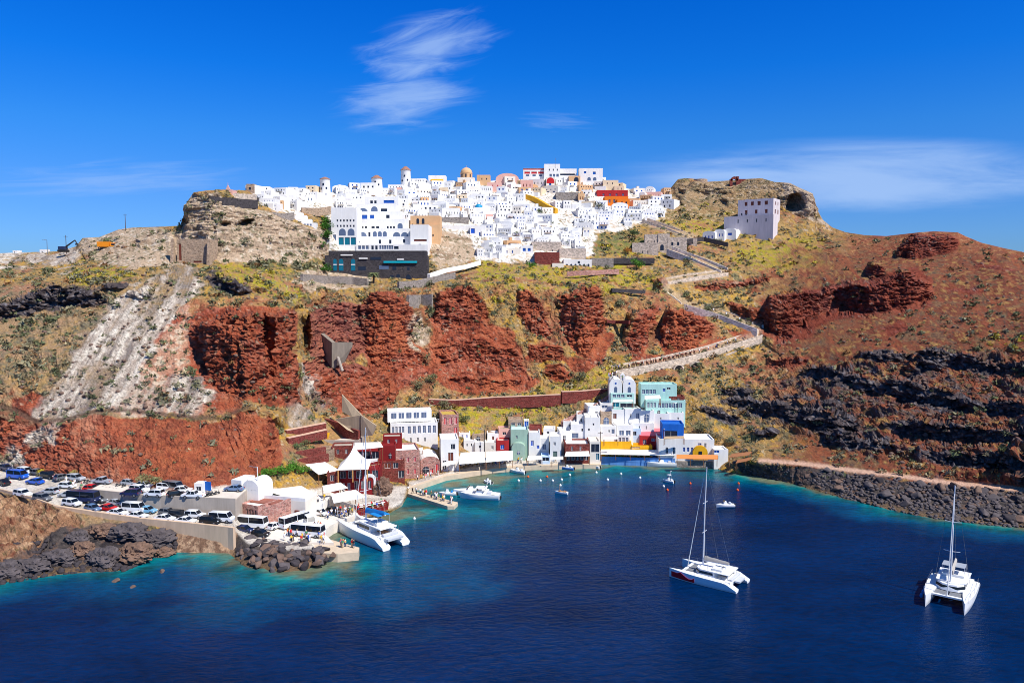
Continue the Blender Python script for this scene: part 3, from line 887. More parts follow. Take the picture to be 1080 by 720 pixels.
 for dd, zz in ((6, -0.5), (25, -6), (80, -30), (220, -75)):
  r = base[0].copy()
  k = (r[:, 1] + dd) / r[:, 1]
  r[:, 0] *= k
  r[:, 1] += dd
  r[:, 2] = np.maximum(r[:, 2] + zz, -2)
  back.append(r)
 Vall = np.concatenate([np.stack(back[::-1]), V])
 PXa = np.concatenate([np.tile(px, (4, 1)), PXg])
 PYa = np.concatenate([np.tile(top, (4, 1)), PYg])
 # foot under water
 foot = V[-1].copy()
 k = (foot[:, 1] - 6) / foot[:, 1]
 foot[:, 0] *= k
 foot[:, 1] -= 6
 foot[:, 2] = -4
 Vall = np.concatenate([Vall, foot[None]])
 PXa = np.concatenate([PXa, px[None]])
 PYa = np.concatenate([PYa, botm[None]])
 me = grid_mesh('terrain', Vall, nu, Vall.shape[0], terrain_material())
 col = surface_colour(Vall.reshape(-1, 3), PXa.ravel(), PYa.ravel())
 col_attr(me, 'soil', col)
 for p in me.polygons:
  p.use_smooth = False
 o = bpy.data.objects.new('terrain', me)
 COL.objects.link(o)
 o['kind'] = 'structure'
 o['label'] = 'volcanic hillside of red cinder cliffs, pale scree, scrub and black lava'
 return o
TERRAIN = build_terrain()
# ------------------------------------------------------------------ sea
def shore_world():
 return np.array([tuple(atz(x, y, 0))[:2] for x, y in SHORE])
def sea_material():
 m = bpy.data.materials.new('sea_water')
 m.use_nodes = True
 nt = m.node_tree
 L = nt.links.new
 b = nt.nodes['Principled BSDF']
 b.inputs['Roughness'].default_value = 0.12
 b.inputs['IOR'].default_value = 1.33
 b.inputs['Specular IOR Level'].default_value = 0.08
 a = nt.nodes.new('ShaderNodeVertexColor')
 a.layer_name = 'water'
 tc = nt.nodes.new('ShaderNodeTexCoord')
 # broad wind patches and ripples
 mp = nt.nodes.new('ShaderNodeMapping')
 mp.inputs['Rotation'].default_value = (0, 0, R(-24))
 mp.inputs['Scale'].default_value = (0.3, 0.62, 1)
 L(tc.outputs['Object'], mp.inputs['Vector'])
 n = nt.nodes.new('ShaderNodeTexNoise')
 n.inputs['Scale'].default_value = 1.6
 n.inputs['Detail'].default_value = 6
 n.inputs['Roughness'].default_value = 0.62
 L(mp.outputs['Vector'], n.inputs['Vector'])
 n2 = nt.nodes.new('ShaderNodeTexNoise')
 n2.inputs['Scale'].default_value = 0.12
 n2.inputs['Detail'].default_value = 4
 L(mp.outputs['Vector'], n2.inputs['Vector'])
 bp = nt.nodes.new('ShaderNodeBump')
 bp.inputs['Distance'].default_value = 0.9
 bp.inputs['Strength'].default_value = 0.4
 L(n.outputs['Fac'], bp.inputs['Height'])
 L(bp.outputs['Normal'], b.inputs['Normal'])
 mr = nt.nodes.new('ShaderNodeMapRange')
 mr.inputs['From Min'].default_value = 0.3
 mr.inputs['From Max'].default_value = 0.7
 mr.inputs['To Min'].default_value = 0.7
 mr.inputs['To Max'].default_value = 1.3
 L(n2.outputs['Fac'], mr.inputs['Value'])
 mr2 = nt.nodes.new('ShaderNodeMapRange')
 mr2.inputs['From Min'].default_value = 0.35
 mr2.inputs['From Max'].default_value = 0.65
 mr2.inputs['To Min'].default_value = 0.8
 mr2.inputs['To Max'].default_value = 1.25
 L(n.outputs['Fac'], mr2.inputs['Value'])
 mu = nt.nodes.new('ShaderNodeMath')
 mu.operation = 'MULTIPLY'
 L(mr.outputs['Result'], mu.inputs[0])
 L(mr2.outputs['Result'], mu.inputs[1])
 mx = nt.nodes.new('ShaderNodeVectorMath')
 mx.operation = 'SCALE'
 L(a.outputs['Color'], mx.inputs[0])
 L(mu.outputs['Value'], mx.inputs['Scale'])
 L(mx.outputs['Vector'], b.inputs['Base Color'])
 return m
def build_sea():
 x0, x1, y0, y1, st = -260, 260, 70, 300, 1.6
 xs = np.arange(x0, x1 + st / 2, st)
 ys = np.arange(y0, y1 + st / 2, st)
 X, Y = np.meshgrid(xs, ys)
 q = np.stack([X, Y, 0 * X], -1).reshape(-1, 3)
 S = shore_world()
 d = np.full(len(q), 1e9)
 for a, b in zip(S, S[1:]):
  ab = b - a
  t = np.clip(((q[:, :2] - a) @ ab) / (ab @ ab + 1e-9), 0, 1)
  d = np.minimum(d, np.linalg.norm(q[:, :2] - a - t[:, None] * ab, axis=1))
 n = fbm(q, 22, 4, 0.55, seed=31)
 f = fbm(q, 5, 4, 0.6, seed=32)
 # shelf width: broad off the left rocks, narrow off the right shore
 px, _ = to_px((q[:, 0], q[:, 1], q[:, 2]))
 wid = np.interp(px, [-100, 80, 240, 380, 520, 700, 800, 900, 1100], [9, 11, 16, 15, 25, 15, 8, 8, 9])
 t = d / wid + n * 0.7 + f * 0.25
 deep = C(0, 31, 70)
 c = np.tile(deep, (len(q), 1))
 c = lerp(c, C(0, 62, 98), 1 - smooth(0.9, 1.9, t))
 c = lerp(c, C(0, 92, 104), 1 - smooth(0.3, 1.05, t))
 c = lerp(c, C(20, 130, 122), (1 - smooth(0.1, 0.7, t)) * smooth(-0.1, 0.4, f) * 0.85)
 c = lerp(c, C(22, 60, 62), (1 - smooth(0.3, 1.0, t)) * smooth(0.05, 0.4, -f) * 0.8)
 c = lerp(c, C(110, 104, 74), (1 - smooth(0.0, 0.22, t)) * 0.75)
 me = bpy.data.meshes.new('sea')
 nu, nv = len(xs), len(ys)
 X1, X0, Y1, Y0 = xs[-1], xs[0], ys[-1], ys[0]
 idx = np.arange(nu * nv).reshape(nv, nu)
 Q = np.stack([idx[:-1, :-1], idx[:-1, 1:], idx[1:, 1:], idx[1:, :-1]], -1).reshape(-1, 4)
 k = len(q)
 far = np.array([(-9000, -9000, 0), (9000, -9000, 0), (9000, 9000, 0), (-9000, 9000, 0)], float)
 cn = [idx[0, 0], idx[0, -1], idx[-1, -1], idx[-1, 0]]
 Q2 = np.array([[k, k + 1, cn[1], cn[0]], [k + 1, k + 2, cn[2], cn[1]], [k + 2, k + 3, cn[3], cn[2]], [k + 3, k, cn[0], cn[3]]])
 fast_mesh(me, np.concatenate([q, far]), np.concatenate([Q, Q2]))
 col_attr(me, 'water', np.concatenate([c, np.tile(deep, (4, 1))]))
 me.materials.append(sea_material())
 o = bpy.data.objects.new('sea', me)
 COL.objects.link(o)
 o['kind'] = 'structure'
 o['label'] = 'deep blue sea turning teal over the shallows along the shore'
build_sea()
# ------------------------------------------------------------------ light
SUN_EL, SUN_AZ = R(51), R(40)      # azimuth measured from east towards the camera
sv = Vector((math.cos(SUN_EL) * math.cos(SUN_AZ), -math.cos(SUN_EL) * math.sin(SUN_AZ), math.sin(SUN_EL)))
sl = bpy.data.lights.new('sun', 'SUN')
sl.energy = 4.9
sl.angle = R(0.53)
sl.color = (1.0, 0.955, 0.88)
so = bpy.data.objects.new('sun', sl)
COL.objects.link(so)
so.rotation_euler = sv.to_track_quat('Z', 'Y').to_euler()
W = bpy.data.worlds.new('World')
SC.world = W
W.use_nodes = True
nt = W.node_tree
L = nt.links.new
bg = nt.nodes['Background']
sky = nt.nodes.new('ShaderNodeTexSky')
sky.sky_type = 'NISHITA'
sky.sun_disc = False
sky.sun_elevation = SUN_EL
sky.sun_rotation = math.atan2(sv.x, sv.y)
sky.altitude = 50
sky.air_density = 1.0
sky.dust_density = 0.2
sky.ozone_density = 3.0
hs = nt.nodes.new('ShaderNodeHueSaturation')
hs.inputs['Saturation'].default_value = 1.3
L(sky.outputs['Color'], hs.inputs['Color'])
# thin cirrus, laid out by compass direction and height above the horizon
tc = nt.nodes.new('ShaderNodeTexCoord')
sep = nt.nodes.new('ShaderNodeSeparateXYZ')
L(tc.outputs['Generated'], sep.inputs['Vector'])
def mth(op, a, b=None, clamp=False):
 n = nt.nodes.new('ShaderNodeMath')
 n.operation = op
 n.use_clamp = clamp
 for i, v in enumerate((a, b)):
  if v is None:
   continue
  if isinstance(v, (int, float)):
   n.inputs[i].default_value = v
  else:
   L(v, n.inputs[i])
 return n.outputs[0]
ymax = mth('MAXIMUM', sep.outputs['Y'], 0.05)
gx = mth('DIVIDE', sep.outputs['X'], ymax)
gz = mth('DIVIDE', sep.outputs['Z'], ymax)
cmb = nt.nodes.new('ShaderNodeCombineXYZ')
L(gx, cmb.inputs[0])
L(gz, cmb.inputs[1])
def cirrus(px, py, w, h, rot, sx, sy, noise_scale, lo, hi, gain, seed):
 """one patch of cirrus: an ellipse of streaky noise"""
 cx, cz = (float(v) for v in ray(px, py))
 mp = nt.nodes.new('ShaderNodeMapping')
 mp.vector_type = 'TEXTURE'
 mp.inputs['Location'].default_value = (cx, cz, 0)
 mp.inputs['Rotation'].default_value = (0, 0, R(rot))
 mp.inputs['Scale'].default_value = (w / F, h / F, 1)
 L(cmb.outputs[0], mp.inputs['Vector'])
 n = nt.nodes.new('ShaderNodeTexNoise')
 n.inputs['Scale'].default_value = noise_scale
 n.inputs['Detail'].default_value = 9
 n.inputs['Roughness'].default_value = 0.58
 n.inputs['Distortion'].default_value = 0.6
 mp2 = nt.nodes.new('ShaderNodeMapping')
 mp2.inputs['Location'].default_value = (seed, seed * 0.7, seed)
 mp2.inputs['Scale'].default_value = (sx, sy, 1)
 L(mp.outputs[0], mp2.inputs['Vector'])
 L(mp2.outputs[0], n.inputs['Vector'])
 ln = nt.nodes.new('ShaderNodeVectorMath')
 ln.operation = 'LENGTH'
 L(mp.outputs[0], ln.inputs[0])
 edge = mth('SUBTRACT', 1.0, ln.outputs['Value'])
 v = mth('ADD', n.outputs['Fac'], mth('MULTIPLY', edge, 0.55))
 mr = nt.nodes.new('ShaderNodeMapRange')
 mr.interpolation_type = 'SMOOTHSTEP'
 mr.inputs['From Min'].default_value = lo
 mr.inputs['From Max'].default_value = hi
 mr.inputs['To Max'].default_value = gain
 L(v, mr.inputs['Value'])
 lim = mth('MULTIPLY', edge, 3.0, True)
 return mth('MULTIPLY', mr.outputs['Result'], lim)
cl = [cirrus(452, 50, 92, 42, 14, 1.0, 1.9, 1.3, 0.56, 1.08, 0.6, 3.1),
 cirrus(426, 107, 92, 36, 6, 0.9, 2.0, 1.2, 0.52, 1.05, 0.6, 7.7),
 cirrus(905, 187, 280, 44, 1, 1.2, 1.4, 1.0, 0.38, 0.95, 0.72, 1.9),
 cirrus(110, 190, 230, 26, 3, 1.6, 2.2, 1.3, 0.62, 1.15, 0.35, 5.2),
 cirrus(590, 128, 55, 14, -3, 1.0, 2.5, 1.6, 0.62, 1.1, 0.2, 9.2)]
tot = cl[0]
for c_ in cl[1:]:
 tot = mth('MAXIMUM', tot, c_)
ramp = nt.nodes.new('ShaderNodeValToRGB')
els = ramp.color_ramp.elements
stops = [(0.02, (0.27, 0.50, 1.04)), (0.115, (0.30, 0.58, 1.10)), (0.185, (0.21, 0.66, 1.20)), (0.26, (0.06, 0.64, 1.34)), (0.34, (0.02, 0.60, 1.38)),
  (0.62, (0.62, 0.86, 1.08))]
while len(els) < len(stops):
 els.new(0.5)
for e, (p_, c_) in zip(els, stops):
 e.position = p_
 e.color = (c_[0] / 1.5, c_[1] / 1.5, c_[2] / 1.5, 1)
L(sep.outputs['Z'], ramp.inputs['Fac'])
tint = nt.nodes.new('ShaderNodeVectorMath')
tint.operation = 'MULTIPLY'
L(hs.outputs['Color'], tint.inputs[0])
L(ramp.outputs['Color'], tint.inputs[1])
tint2 = nt.nodes.new('ShaderNodeVectorMath')
tint2.operation = 'SCALE'
tint2.inputs['Scale'].default_value = 1.5
L(tint.outputs['Vector'], tint2.inputs[0])
mix = nt.nodes.new('ShaderNodeMix')
mix.data_type = 'RGBA'
L(tot, mix.inputs[0])
L(tint2.outputs['Vector'], mix.inputs[6])
mix.inputs[7].default_value = (3.6, 5.2, 8.2, 1)
L(mix.outputs[2], bg.inputs['Color'])
bg.inputs['Strength'].default_value = 0.1
SC.view_settings.view_transform = 'Standard'
SC.view_settings.look = 'None'
SC.view_settings.exposure = 0.25
SC.view_settings.gamma = 1
SC.view_settings.use_curve_mapping = False
SC.render.engine = 'CYCLES'
SC.cycles.max_bounces = 5
SC.cycles.diffuse_bounces = 3
SC.cycles.use_adaptive_sampling = True
SC.cycles.filter_width = 0.95
# ------------------------------------------------------------------ materials of buildings
WHITE = lambda: mat('white_plaster', (234, 231, 225), 0.85, 0.1, 0.5, spec=0.15, streak=True)
WARM = lambda: mat('warm_white_plaster', (232, 222, 206), 0.85, 0.07, 0.4, spec=0.15)
CREAM = lambda: mat('cream_plaster', (226, 204, 170), 0.85, 0.08, 0.4, spec=0.15)
PINK = lambda: mat('pink_plaster', (226, 176, 160), 0.85, 0.08, 0.4, spec=0.15)
TANP = lambda: mat('tan_plaster', (214, 172, 128), 0.85, 0.1, 0.4, spec=0.15)
ORANGE = lambda: mat('orange_plaster', (226, 122, 40), 0.85, 0.08, 0.4, spec=0.15)
REDP = lambda: mat('red_plaster', (176, 48, 50), 0.85, 0.2, 0.6, spec=0.15, streak=True)
MAROON = lambda: mat('maroon_plaster', (128, 34, 36), 0.85, 0.15, 0.5, spec=0.15)
YELLOW = lambda: mat('yellow_plaster', (232, 170, 34), 0.85, 0.16, 0.6, spec=0.15, streak=True)
MINT = lambda: mat('mint_plaster', (174, 212, 202), 0.85, 0.16, 0.6, spec=0.15, streak=True)
SAGE = lambda: mat('sage_plaster', (156, 182, 164), 0.85, 0.16, 0.6, spec=0.15, streak=True)
BLUEP = lambda: mat('blue_plaster', (28, 98, 186), 0.8, 0.18, 0.6, spec=0.2, streak=True)
PALEB = lambda: mat('pale_blue_plaster', (190, 212, 232), 0.85, 0.06, 0.4, spec=0.15)
LILAC = lambda: mat('lilac_shaded_plaster', (212, 202, 202), 0.85, 0.14, 0.5, spec=0.15, streak=True)  # white walls; the lilac cast is shade painted into the colour
GLASSD = lambda: mat('dark_pane', (38, 44, 58), 0.25, 0.1, 2, spec=0.5)
GLASSB = lambda: mat('blue_pane', (34, 84, 168), 0.3, 0.1, 2, spec=0.5)
GLASST = lambda: mat('teal_pane', (20, 106, 128), 0.25, 0.1, 2, spec=0.5)
GLASSG = lambda: mat('grey_pane', (92, 106, 132), 0.3, 0.15, 2, spec=0.5)
SHUTR = lambda: mat('red_shutter', (196, 24, 30), 0.6, 0.08, 2)
SHUTB = lambda: mat('blue_shutter', (16, 84, 190), 0.6, 0.08, 2)
SHUTN = lambda: mat('brown_shutter', (110, 52, 36), 0.6, 0.1, 2)
SHUTG = lambda: mat('grey_green_door', (96, 116, 108), 0.6, 0.1, 2)
CANVAS = lambda: mat('white_canvas', (240, 236, 226), 0.9, 0.05, 0.5, spec=0.1)
WOOD = lambda: mat('weathered_timber', (142, 92, 58), 0.8, 0.2, 2.0)
CONC = lambda: mat('concrete', (176, 164, 150), 0.9, 0.16, 0.5, bump=0.03, spec=0.15, streak=True)
STEEL = lambda: mat('grey_metal', (150, 154, 160), 0.4, 0.05, 2, metal=0.7)
DARKM = lambda: mat('dark_metal', (44, 46, 50), 0.5, 0.1, 2)
SOIL = lambda: mat('flat_earth_roof', (190, 160, 80), 0.95, 0.25, 0.8, spec=0.1)
def stone(name, rgb, joint, scale=1.6):
 """rubble masonry: cells of stone in lighter or darker joints"""
 if name in _mats:
  return _mats[name]
 m = bpy.data.materials.new(name)
 m.use_nodes = True
 nt = m.node_tree
 L = nt.links.new
 b = nt.nodes['Principled BSDF']
 b.inputs['Roughness'].default_value = 0.92
 b.inputs['Specular IOR Level'].default_value = 0.15
 tc = nt.nodes.new('ShaderNodeTexCoord')
 mp = nt.nodes.new('ShaderNodeMapping')
 mp.inputs['Scale'].default_value = (1, 1, 1.7)
 L(tc.outputs['Object'], mp.inputs['Vector'])
 v = nt.nodes.new('ShaderNodeTexVoronoi')
 v.inputs['Scale'].default_value = scale
 L(mp.outputs[0], v.inputs['Vector'])
 e = nt.nodes.new('ShaderNodeTexVoronoi')
 e.feature = 'DISTANCE_TO_EDGE'
 e.inputs['Scale'].default_value = scale
 L(mp.outputs[0], e.inputs['Vector'])
 r = nt.nodes.new('ShaderNodeMapRange')
 r.inputs['From Max'].default_value = 0.09
 L(e.outputs['Distance'], r.inputs['Value'])
 sep = nt.nodes.new('ShaderNodeSeparateColor')
 L(v.outputs['Color'], sep.inputs[0])
 mr = nt.nodes.new('ShaderNodeMapRange')
 mr.inputs['To Min'].default_value = 0.6
 mr.inputs['To Max'].default_value = 1.35
 L(sep.outputs[0], mr.inputs['Value'])
 sc = nt.nodes.new('ShaderNodeVectorMath')
 sc.operation = 'SCALE'
 sc.inputs[0].default_value = lin(rgb)
 L(mr.outputs[0], sc.inputs['Scale'])
 mx = nt.nodes.new('ShaderNodeMix')
 mx.data_type = 'RGBA'
 L(r.outputs[0], mx.inputs[0])
 mx.inputs[6].default_value = (*lin(joint), 1)
 L(sc.outputs[0], mx.inputs[7])
 L(mx.outputs[2], b.inputs['Base Color'])
 bp = nt.nodes.new('ShaderNodeBump')
 bp.inputs['Distance'].default_value = 0.06
 L(r.outputs[0], bp.inputs['Height'])
 L(bp.outputs['Normal'], b.inputs['Normal'])
 _mats[name] = m
 return m
ST_DARK = lambda: stone('dark_lava_stone', (66, 62, 65), (100, 94, 92))
ST_RED = lambda: stone('red_lava_stone', (122, 56, 50), (150, 96, 84))
ST_PINK = lambda: stone('pinkish_stone', (176, 124, 112), (206, 176, 160))
ST_TAN = lambda: stone('tan_stone', (168, 142, 118), (196, 176, 152))
ST_GREY = lambda: stone('grey_stone', (142, 132, 124), (176, 166, 154))
ST_PALE = lambda: stone('pale_stone', (196, 178, 160), (216, 200, 182))
def open_rects(w, h, spec):
 """openings of a facade. spec rows: (kind, count, x0, x1, z0, z1, width share)"""
 out = []
 for kind, n, x0, x1, z0, z1, share in spec:
  sp = (x1 - x0) / n
  for k in range(n):
   c = x0 + sp * (k + 0.5)
   out.append((kind, (c - sp * share / 2) * w - w / 2, (c + sp * share / 2) * w - w / 2, z0 * h, z1 * h))
 return out
def facade_mesh(w, h, d, ops, sink=3.0, parapet=0.45, reveal=0.28, vault=0.0, rim=0.28, side_ops=(), shed=0.0):
 """walls of one building with real recesses. Front at y=0 facing -y, body towards +y.
 ops: (kind, x0, x1, z0, z1); side_ops on the east face: (kind, y0, y1, z0, z1)"""
 B = MB()
 bm = B.bm
 def quad(p, mi=0):
  f = bm.faces.new([bm.verts.new(q) for q in p])
  f.material_index = mi
 def panel(u0, u1, v0, v1, rects, f, g):
  us = sorted({u0, u1, *[c for r in rects for c in (r[1], r[2])]})
  vs = sorted({v0, v1, *[c for r in rects for c in (r[3], r[4])]})
  for a, b in zip(us, us[1:]):
   for c, e in zip(vs, vs[1:]):
    mu, mv = (a + b) / 2, (c + e) / 2
    if any(r[1] < mu < r[2] and r[3] < mv < r[4] for r in rects):
     continue
    quad([f(a, c), f(b, c), f(b, e), f(a, e)])
  for r in rects:
   k = [(r[1], r[3]), (r[2], r[3]), (r[2], r[4]), (r[1], r[4])]
   for i in range(4):
    p, q = k[i], k[(i + 1) % 4]
    quad([f(*p), f(*q), g(*q), g(*p)])
   quad([g(*k[0]), g(*k[1]), g(*k[2]), g(*k[3])])
 x = w / 2
 panel(-x, x, -sink, h, ops, lambda u, v: Vector((u, 0, v)), lambda u, v: Vector((u, reveal, v)))
 panel(0, d, -sink, h, side_ops, lambda u, v: Vector((x, u, v)), lambda u, v: Vector((x - reveal, u, v)))
 quad([(-x, d, -sink), (-x, 0, -sink), (-x, 0, h), (-x, d, h)])
 quad([(x, d, -sink), (-x, d, -sink), (-x, d, h), (x, d, h)])
 if vault > 0:
  n = 10
  arc = [(-x * math.cos(PI * k / n), h + vault * math.sin(PI * k / n)) for k in range(n + 1)]
  for a, b in zip(arc, arc[1:]):
   quad([(a[0], 0, a[1]), (b[0], 0, b[1]), (b[0], d, b[1]), (a[0], d, a[1])], 1)
  for y in (0, d):
   f = bm.faces.new([bm.verts.new((a[0], y, a[1])) for a in (arc if y else arc[::-1])])
 elif shed > 0:
  quad([(-x, 0, h), (x, 0, h), (x, d, h + shed), (-x, d, h + shed)], 1)
  for s in (-x, x):
   bm.faces.new([bm.verts.new(p) for p in ((s, 0, h), (s, d, h + shed), (s, d, h))])
  quad([(-x, d, h), (x, d, h), (x, d, h + shed), (-x, d, h + shed)])
 else:
  t = min(rim, w * 0.15)
  o = [(-x, 0), (x, 0), (x, d), (-x, d)]
  i = [(-x + t, t), (x - t, t), (x - t, d - t), (-x + t, d - t)]
  zz = h - parapet
  for k in range(4):
   k2 = (k + 1) % 4
   quad([(*o[k], h), (*o[k2], h), (*i[k2], h), (*i[k], h)])
   quad([(*i[k], h), (*i[k2], h), (*i[k2], zz), (*i[k], zz)])
  quad([(*p, zz) for p in i], 1)
 bmesh.ops.remove_doubles(bm, verts=bm.verts, dist=1e-4)
 return B
def arch_pts(x0, x1, z0, z1, n=8):
 """outline of an opening with a half-round head"""
 r = (x1 - x0) / 2
 cx = (x0 + x1) / 2
 zs = max(z0, z1 - r)
 return [(x0, z0), (x1, z0)] + [(cx + r * math.cos(PI * k / n), zs + (z1 - zs) * math.sin(PI * k / n)) for k in range(n + 1)]
def flat_shape(pts, y0, y1):
 """outline (x, z) as a slab between y0 and y1"""
 B = MB()
 a = [(p[0], y0, p[1]) for p in pts]
 b = [(p[0], y1, p[1]) for p in pts]
 B.loft([a, b])
 return B
KINDM = {}
def opening(parent, op, reveal, mats_, frames=False, arch=False, east=None):
 kind, x0, x1, z0, z1 = op
 nm = 'door' if kind.startswith('door') else ('arch_window' if arch else 'window')
 m = mats_.get(kind) or GLASSD()
 if arch:
  B = flat_shape(arch_pts(x0, x1, z0, z1), -0.05, 0.06)
 else:
  B = MB()
  B.box(((x0 + x1) / 2, reveal - 0.05, (z0 + z1) / 2), (x1 - x0 - 0.02, 0.06, z1 - z0 - 0.02))
 if east is not None:
  bmesh.ops.transform(B.bm, matrix=Matrix.Translation((east, 0, 0)) @ Matrix.Rotation(PI / 2, 4, 'Z'), verts=B.bm.verts)
 o = B.build(nm, m, parent)
 if frames and x1 - x0 > 0.5:
  f = MB()
  y = (-0.09 if arch else reveal - 0.10)
  t = 0.07
  if not arch:
   f.box(((x0 + x1) / 2, y, z1 - t / 2), (x1 - x0, 0.05, t))
   f.box(((x0 + x1) / 2, y, z0 + t / 2), (x1 - x0, 0.05, t))
   f.box((x0 + t / 2, y, (z0 + z1) / 2), (t, 0.05, z1 - z0 - 2 * t))
   f.box((x1 - t / 2, y, (z0 + z1) / 2), (t, 0.05, z1 - z0 - 2 * t))
   if nm != 'door':
    f.box(((x0 + x1) / 2, y, (z0 + z1) / 2), (t, 0.05, z1 - z0 - 2 * t))
  else:
   f.box(((x0 + x1) / 2, y, (z0 + z1) / 2), (t, 0.06, z1 - z0))
   f.box(((x0 + x1) / 2, y - 0.01, z0 + (z1 - z0) * 0.6), (x1 - x0, 0.06, t))
  if east is not None:
   bmesh.ops.transform(f.bm, matrix=Matrix.Translation((east, 0, 0)) @ Matrix.Rotation(PI / 2, 4, 'Z'), verts=f.bm.verts)
  f.build('frame', mats_.get('frame') or WHITE(), o)
 return o
def place(px0, px1, py_base, D=None, z=None):
 pc = (px0 + px1) / 2
 if z is not None:
  p = atz(pc, py_base, z)
 else:
  p = at(pc, py_base, D if D is not None else float(sample(D_SOFT, pc, py_base)))
 return p, (px1 - px0) / F * p.y * 1.0
def building(name, label, cat, px0, px1, py_base, py_top, wall, D=None, z=None, depth=7.0, yaw=0.0, openings=(), side=(), roof=None, vault=0.0, mats_=None,
   frames=False, arch=(), parapet=0.45, sink=4.0, group=None, reveal=0.25, shed=0.0, extra=None):
 """one building placed by where its front stands; returns its Empty and its size"""
 p, w = place(px0, px1, py_base, D, z)
 sx, sz = ray((px0 + px1) / 2, py_top)
 h = max(0.6, H + float(sz) * p.y - p.z - vault)
 if yaw:
  w = w / max(0.35, math.cos(R(abs(yaw)))) if depth == 0 else w
 r = empty(name, p, R(yaw), label, cat, group)
 mats_ = mats_ or {}
 ops = open_rects(w, h, openings)
 sops = open_rects(depth, h, side)
 sops = [(k, a + depth / 2, b + depth / 2, c, e) for k, a, b, c, e in sops]
 flat = [q for q in ops if not q[0].endswith('*')]
 B = facade_mesh(w, h, depth, flat, sink, parapet, reveal, vault, side_ops=sops, shed=shed)
 B.build('wall', [wall, roof or wall], r)
 for q in ops:
  a = q[0].endswith('*')
  opening(r, (q[0].rstrip('*'), *q[1:]), reveal, mats_, frames, a)
 for q in sops:
  opening(r, q, reveal, mats_, frames, False, east=w / 2)
 return r, w, h
def slab_wall(name, label, cat, pts, thick, height, m, cap=None, group=None, part='masonry', base_drop=3.0):
 """a wall along ground points [(Vector top-line)], pts are its top edge; it goes down `height`"""
 c = sum((Vector(p) for p in pts), Vector()) / len(pts)
 r = empty(name, c, 0, label, cat, group)
 B = MB()
 P = [Vector(p) - c for p in pts]
 rings = []
 n = len(P)
 for i, p in enumerate(P):
  d = (P[min(i + 1, n - 1)] - P[max(i - 1, 0)])
  d.z = 0
  d.normalize()
  nrm = Vector((d.y, -d.x, 0))
  hh = height[i] if isinstance(height, (list, tuple)) else height
  rings.append([p + nrm * thick / 2 - Vector((0, 0, hh)), p + nrm * thick / 2, p - nrm * thick / 2, p - nrm * thick / 2 - Vector((0, 0, hh))])
 B.loft(rings)
 B.build(part, m, r)
 if cap:
  K = MB()
  rg = []
  for i, p in enumerate(P):
   d = (P[min(i + 1, n - 1)] - P[max(i - 1, 0)])
   d.z = 0
   d.normalize()
   nrm = Vector((d.y, -d.x, 0))
   t = thick / 2 + 0.08
   rg.append([p + nrm * t + Vector((0, 0, 0.003)), p + nrm * t + Vector((0, 0, 0.2)), p - nrm * t + Vector((0, 0, 0.2)), p - nrm * t + Vector((0, 0, 0.003))])
  K.loft(rg)
  K.build('coping', cap, r)
 return r
# ------------------------------------------------------------------ the white village on the rim
BLK = {'w': GLASSD(), 'wb': GLASSB(), 'wt': GLASST(), 'wg': GLASSG(), 'wn': SHUTN(), 'wr': SHUTR(), 'ws': SHUTB(), 'door': SHUTB(), 'doorn': SHUTN(), 'doorg': SHUTG(), 'doorw': GLASSD()}
LAND = []      # (short name, px, py) of the landmarks that the plain houses are told apart by
def B_(name, label, cat, px0, px1, pyb, pyt, wall, D=None, openings=(), mark=None, **k):
 r = building(name, label, cat, px0, px1, pyb, pyt, wall, D=D, openings=openings, mats_=BLK, **k)
 if mark:
  LAND.append((mark, (px0 + px1) / 2, (pyb + pyt) / 2))
 return r
def windmill(px0, px1, pyb, pyt, label, mark, cone, D):
 p, w = place(px0, px1, pyb, D)
 k = p.y / F
 rr = w / 2
 htot = (pyb - pyt) * k
 hc = cone * k
 r = empty('windmill', p, 0, label, 'windmill')
 b = MB()
 b.lathe([(rr * 1.05, -4), (rr, 0), (rr * 0.9, htot - hc), (rr * 0.93, htot - hc + 0.15), (0, htot - hc + 0.16)], seg=20)
 b.build('tower', WHITE(), r, 40)
 c = MB()
 c.lathe([(rr * 1.02, htot - hc + 0.1), (rr * 1.02, htot - hc + 0.3), (rr * 0.25, htot - 0.15), (0, htot)], seg=20)
 c.build('conical_roof', mat('rusty_thatch', (158, 114, 94), 0.95, 0.2, 1.5), r, 30)
 for a, z in ((-0.1, 0.62), (0.5, 0.35), (-0.6, 0.3)):
  wn = MB()
  wn.box((math.sin(a) * rr * 0.95, -math.cos(a) * rr * 0.95, (htot - hc) * z), (0.8, 0.35, 1.0), rz=a)
  wn.build('window', GLASSD(), r)
 LAND.append((mark, (px0 + px1) / 2, (pyb + pyt) / 2))
windmill(337.5, 348.5, 204, 187, 'white windmill with squat brown cap beside stone terraces at the west end', 'western windmill', 3, 383)
windmill(391.5, 403.5, 199, 185, 'low white windmill with pointed brown cone roof', 'squat windmill', 4, 420)
windmill(422.5, 433.5, 196, 176, 'tallest white windmill, red cap and dark window, standing on the skyline', 'tallest windmill', 4.5, 436)
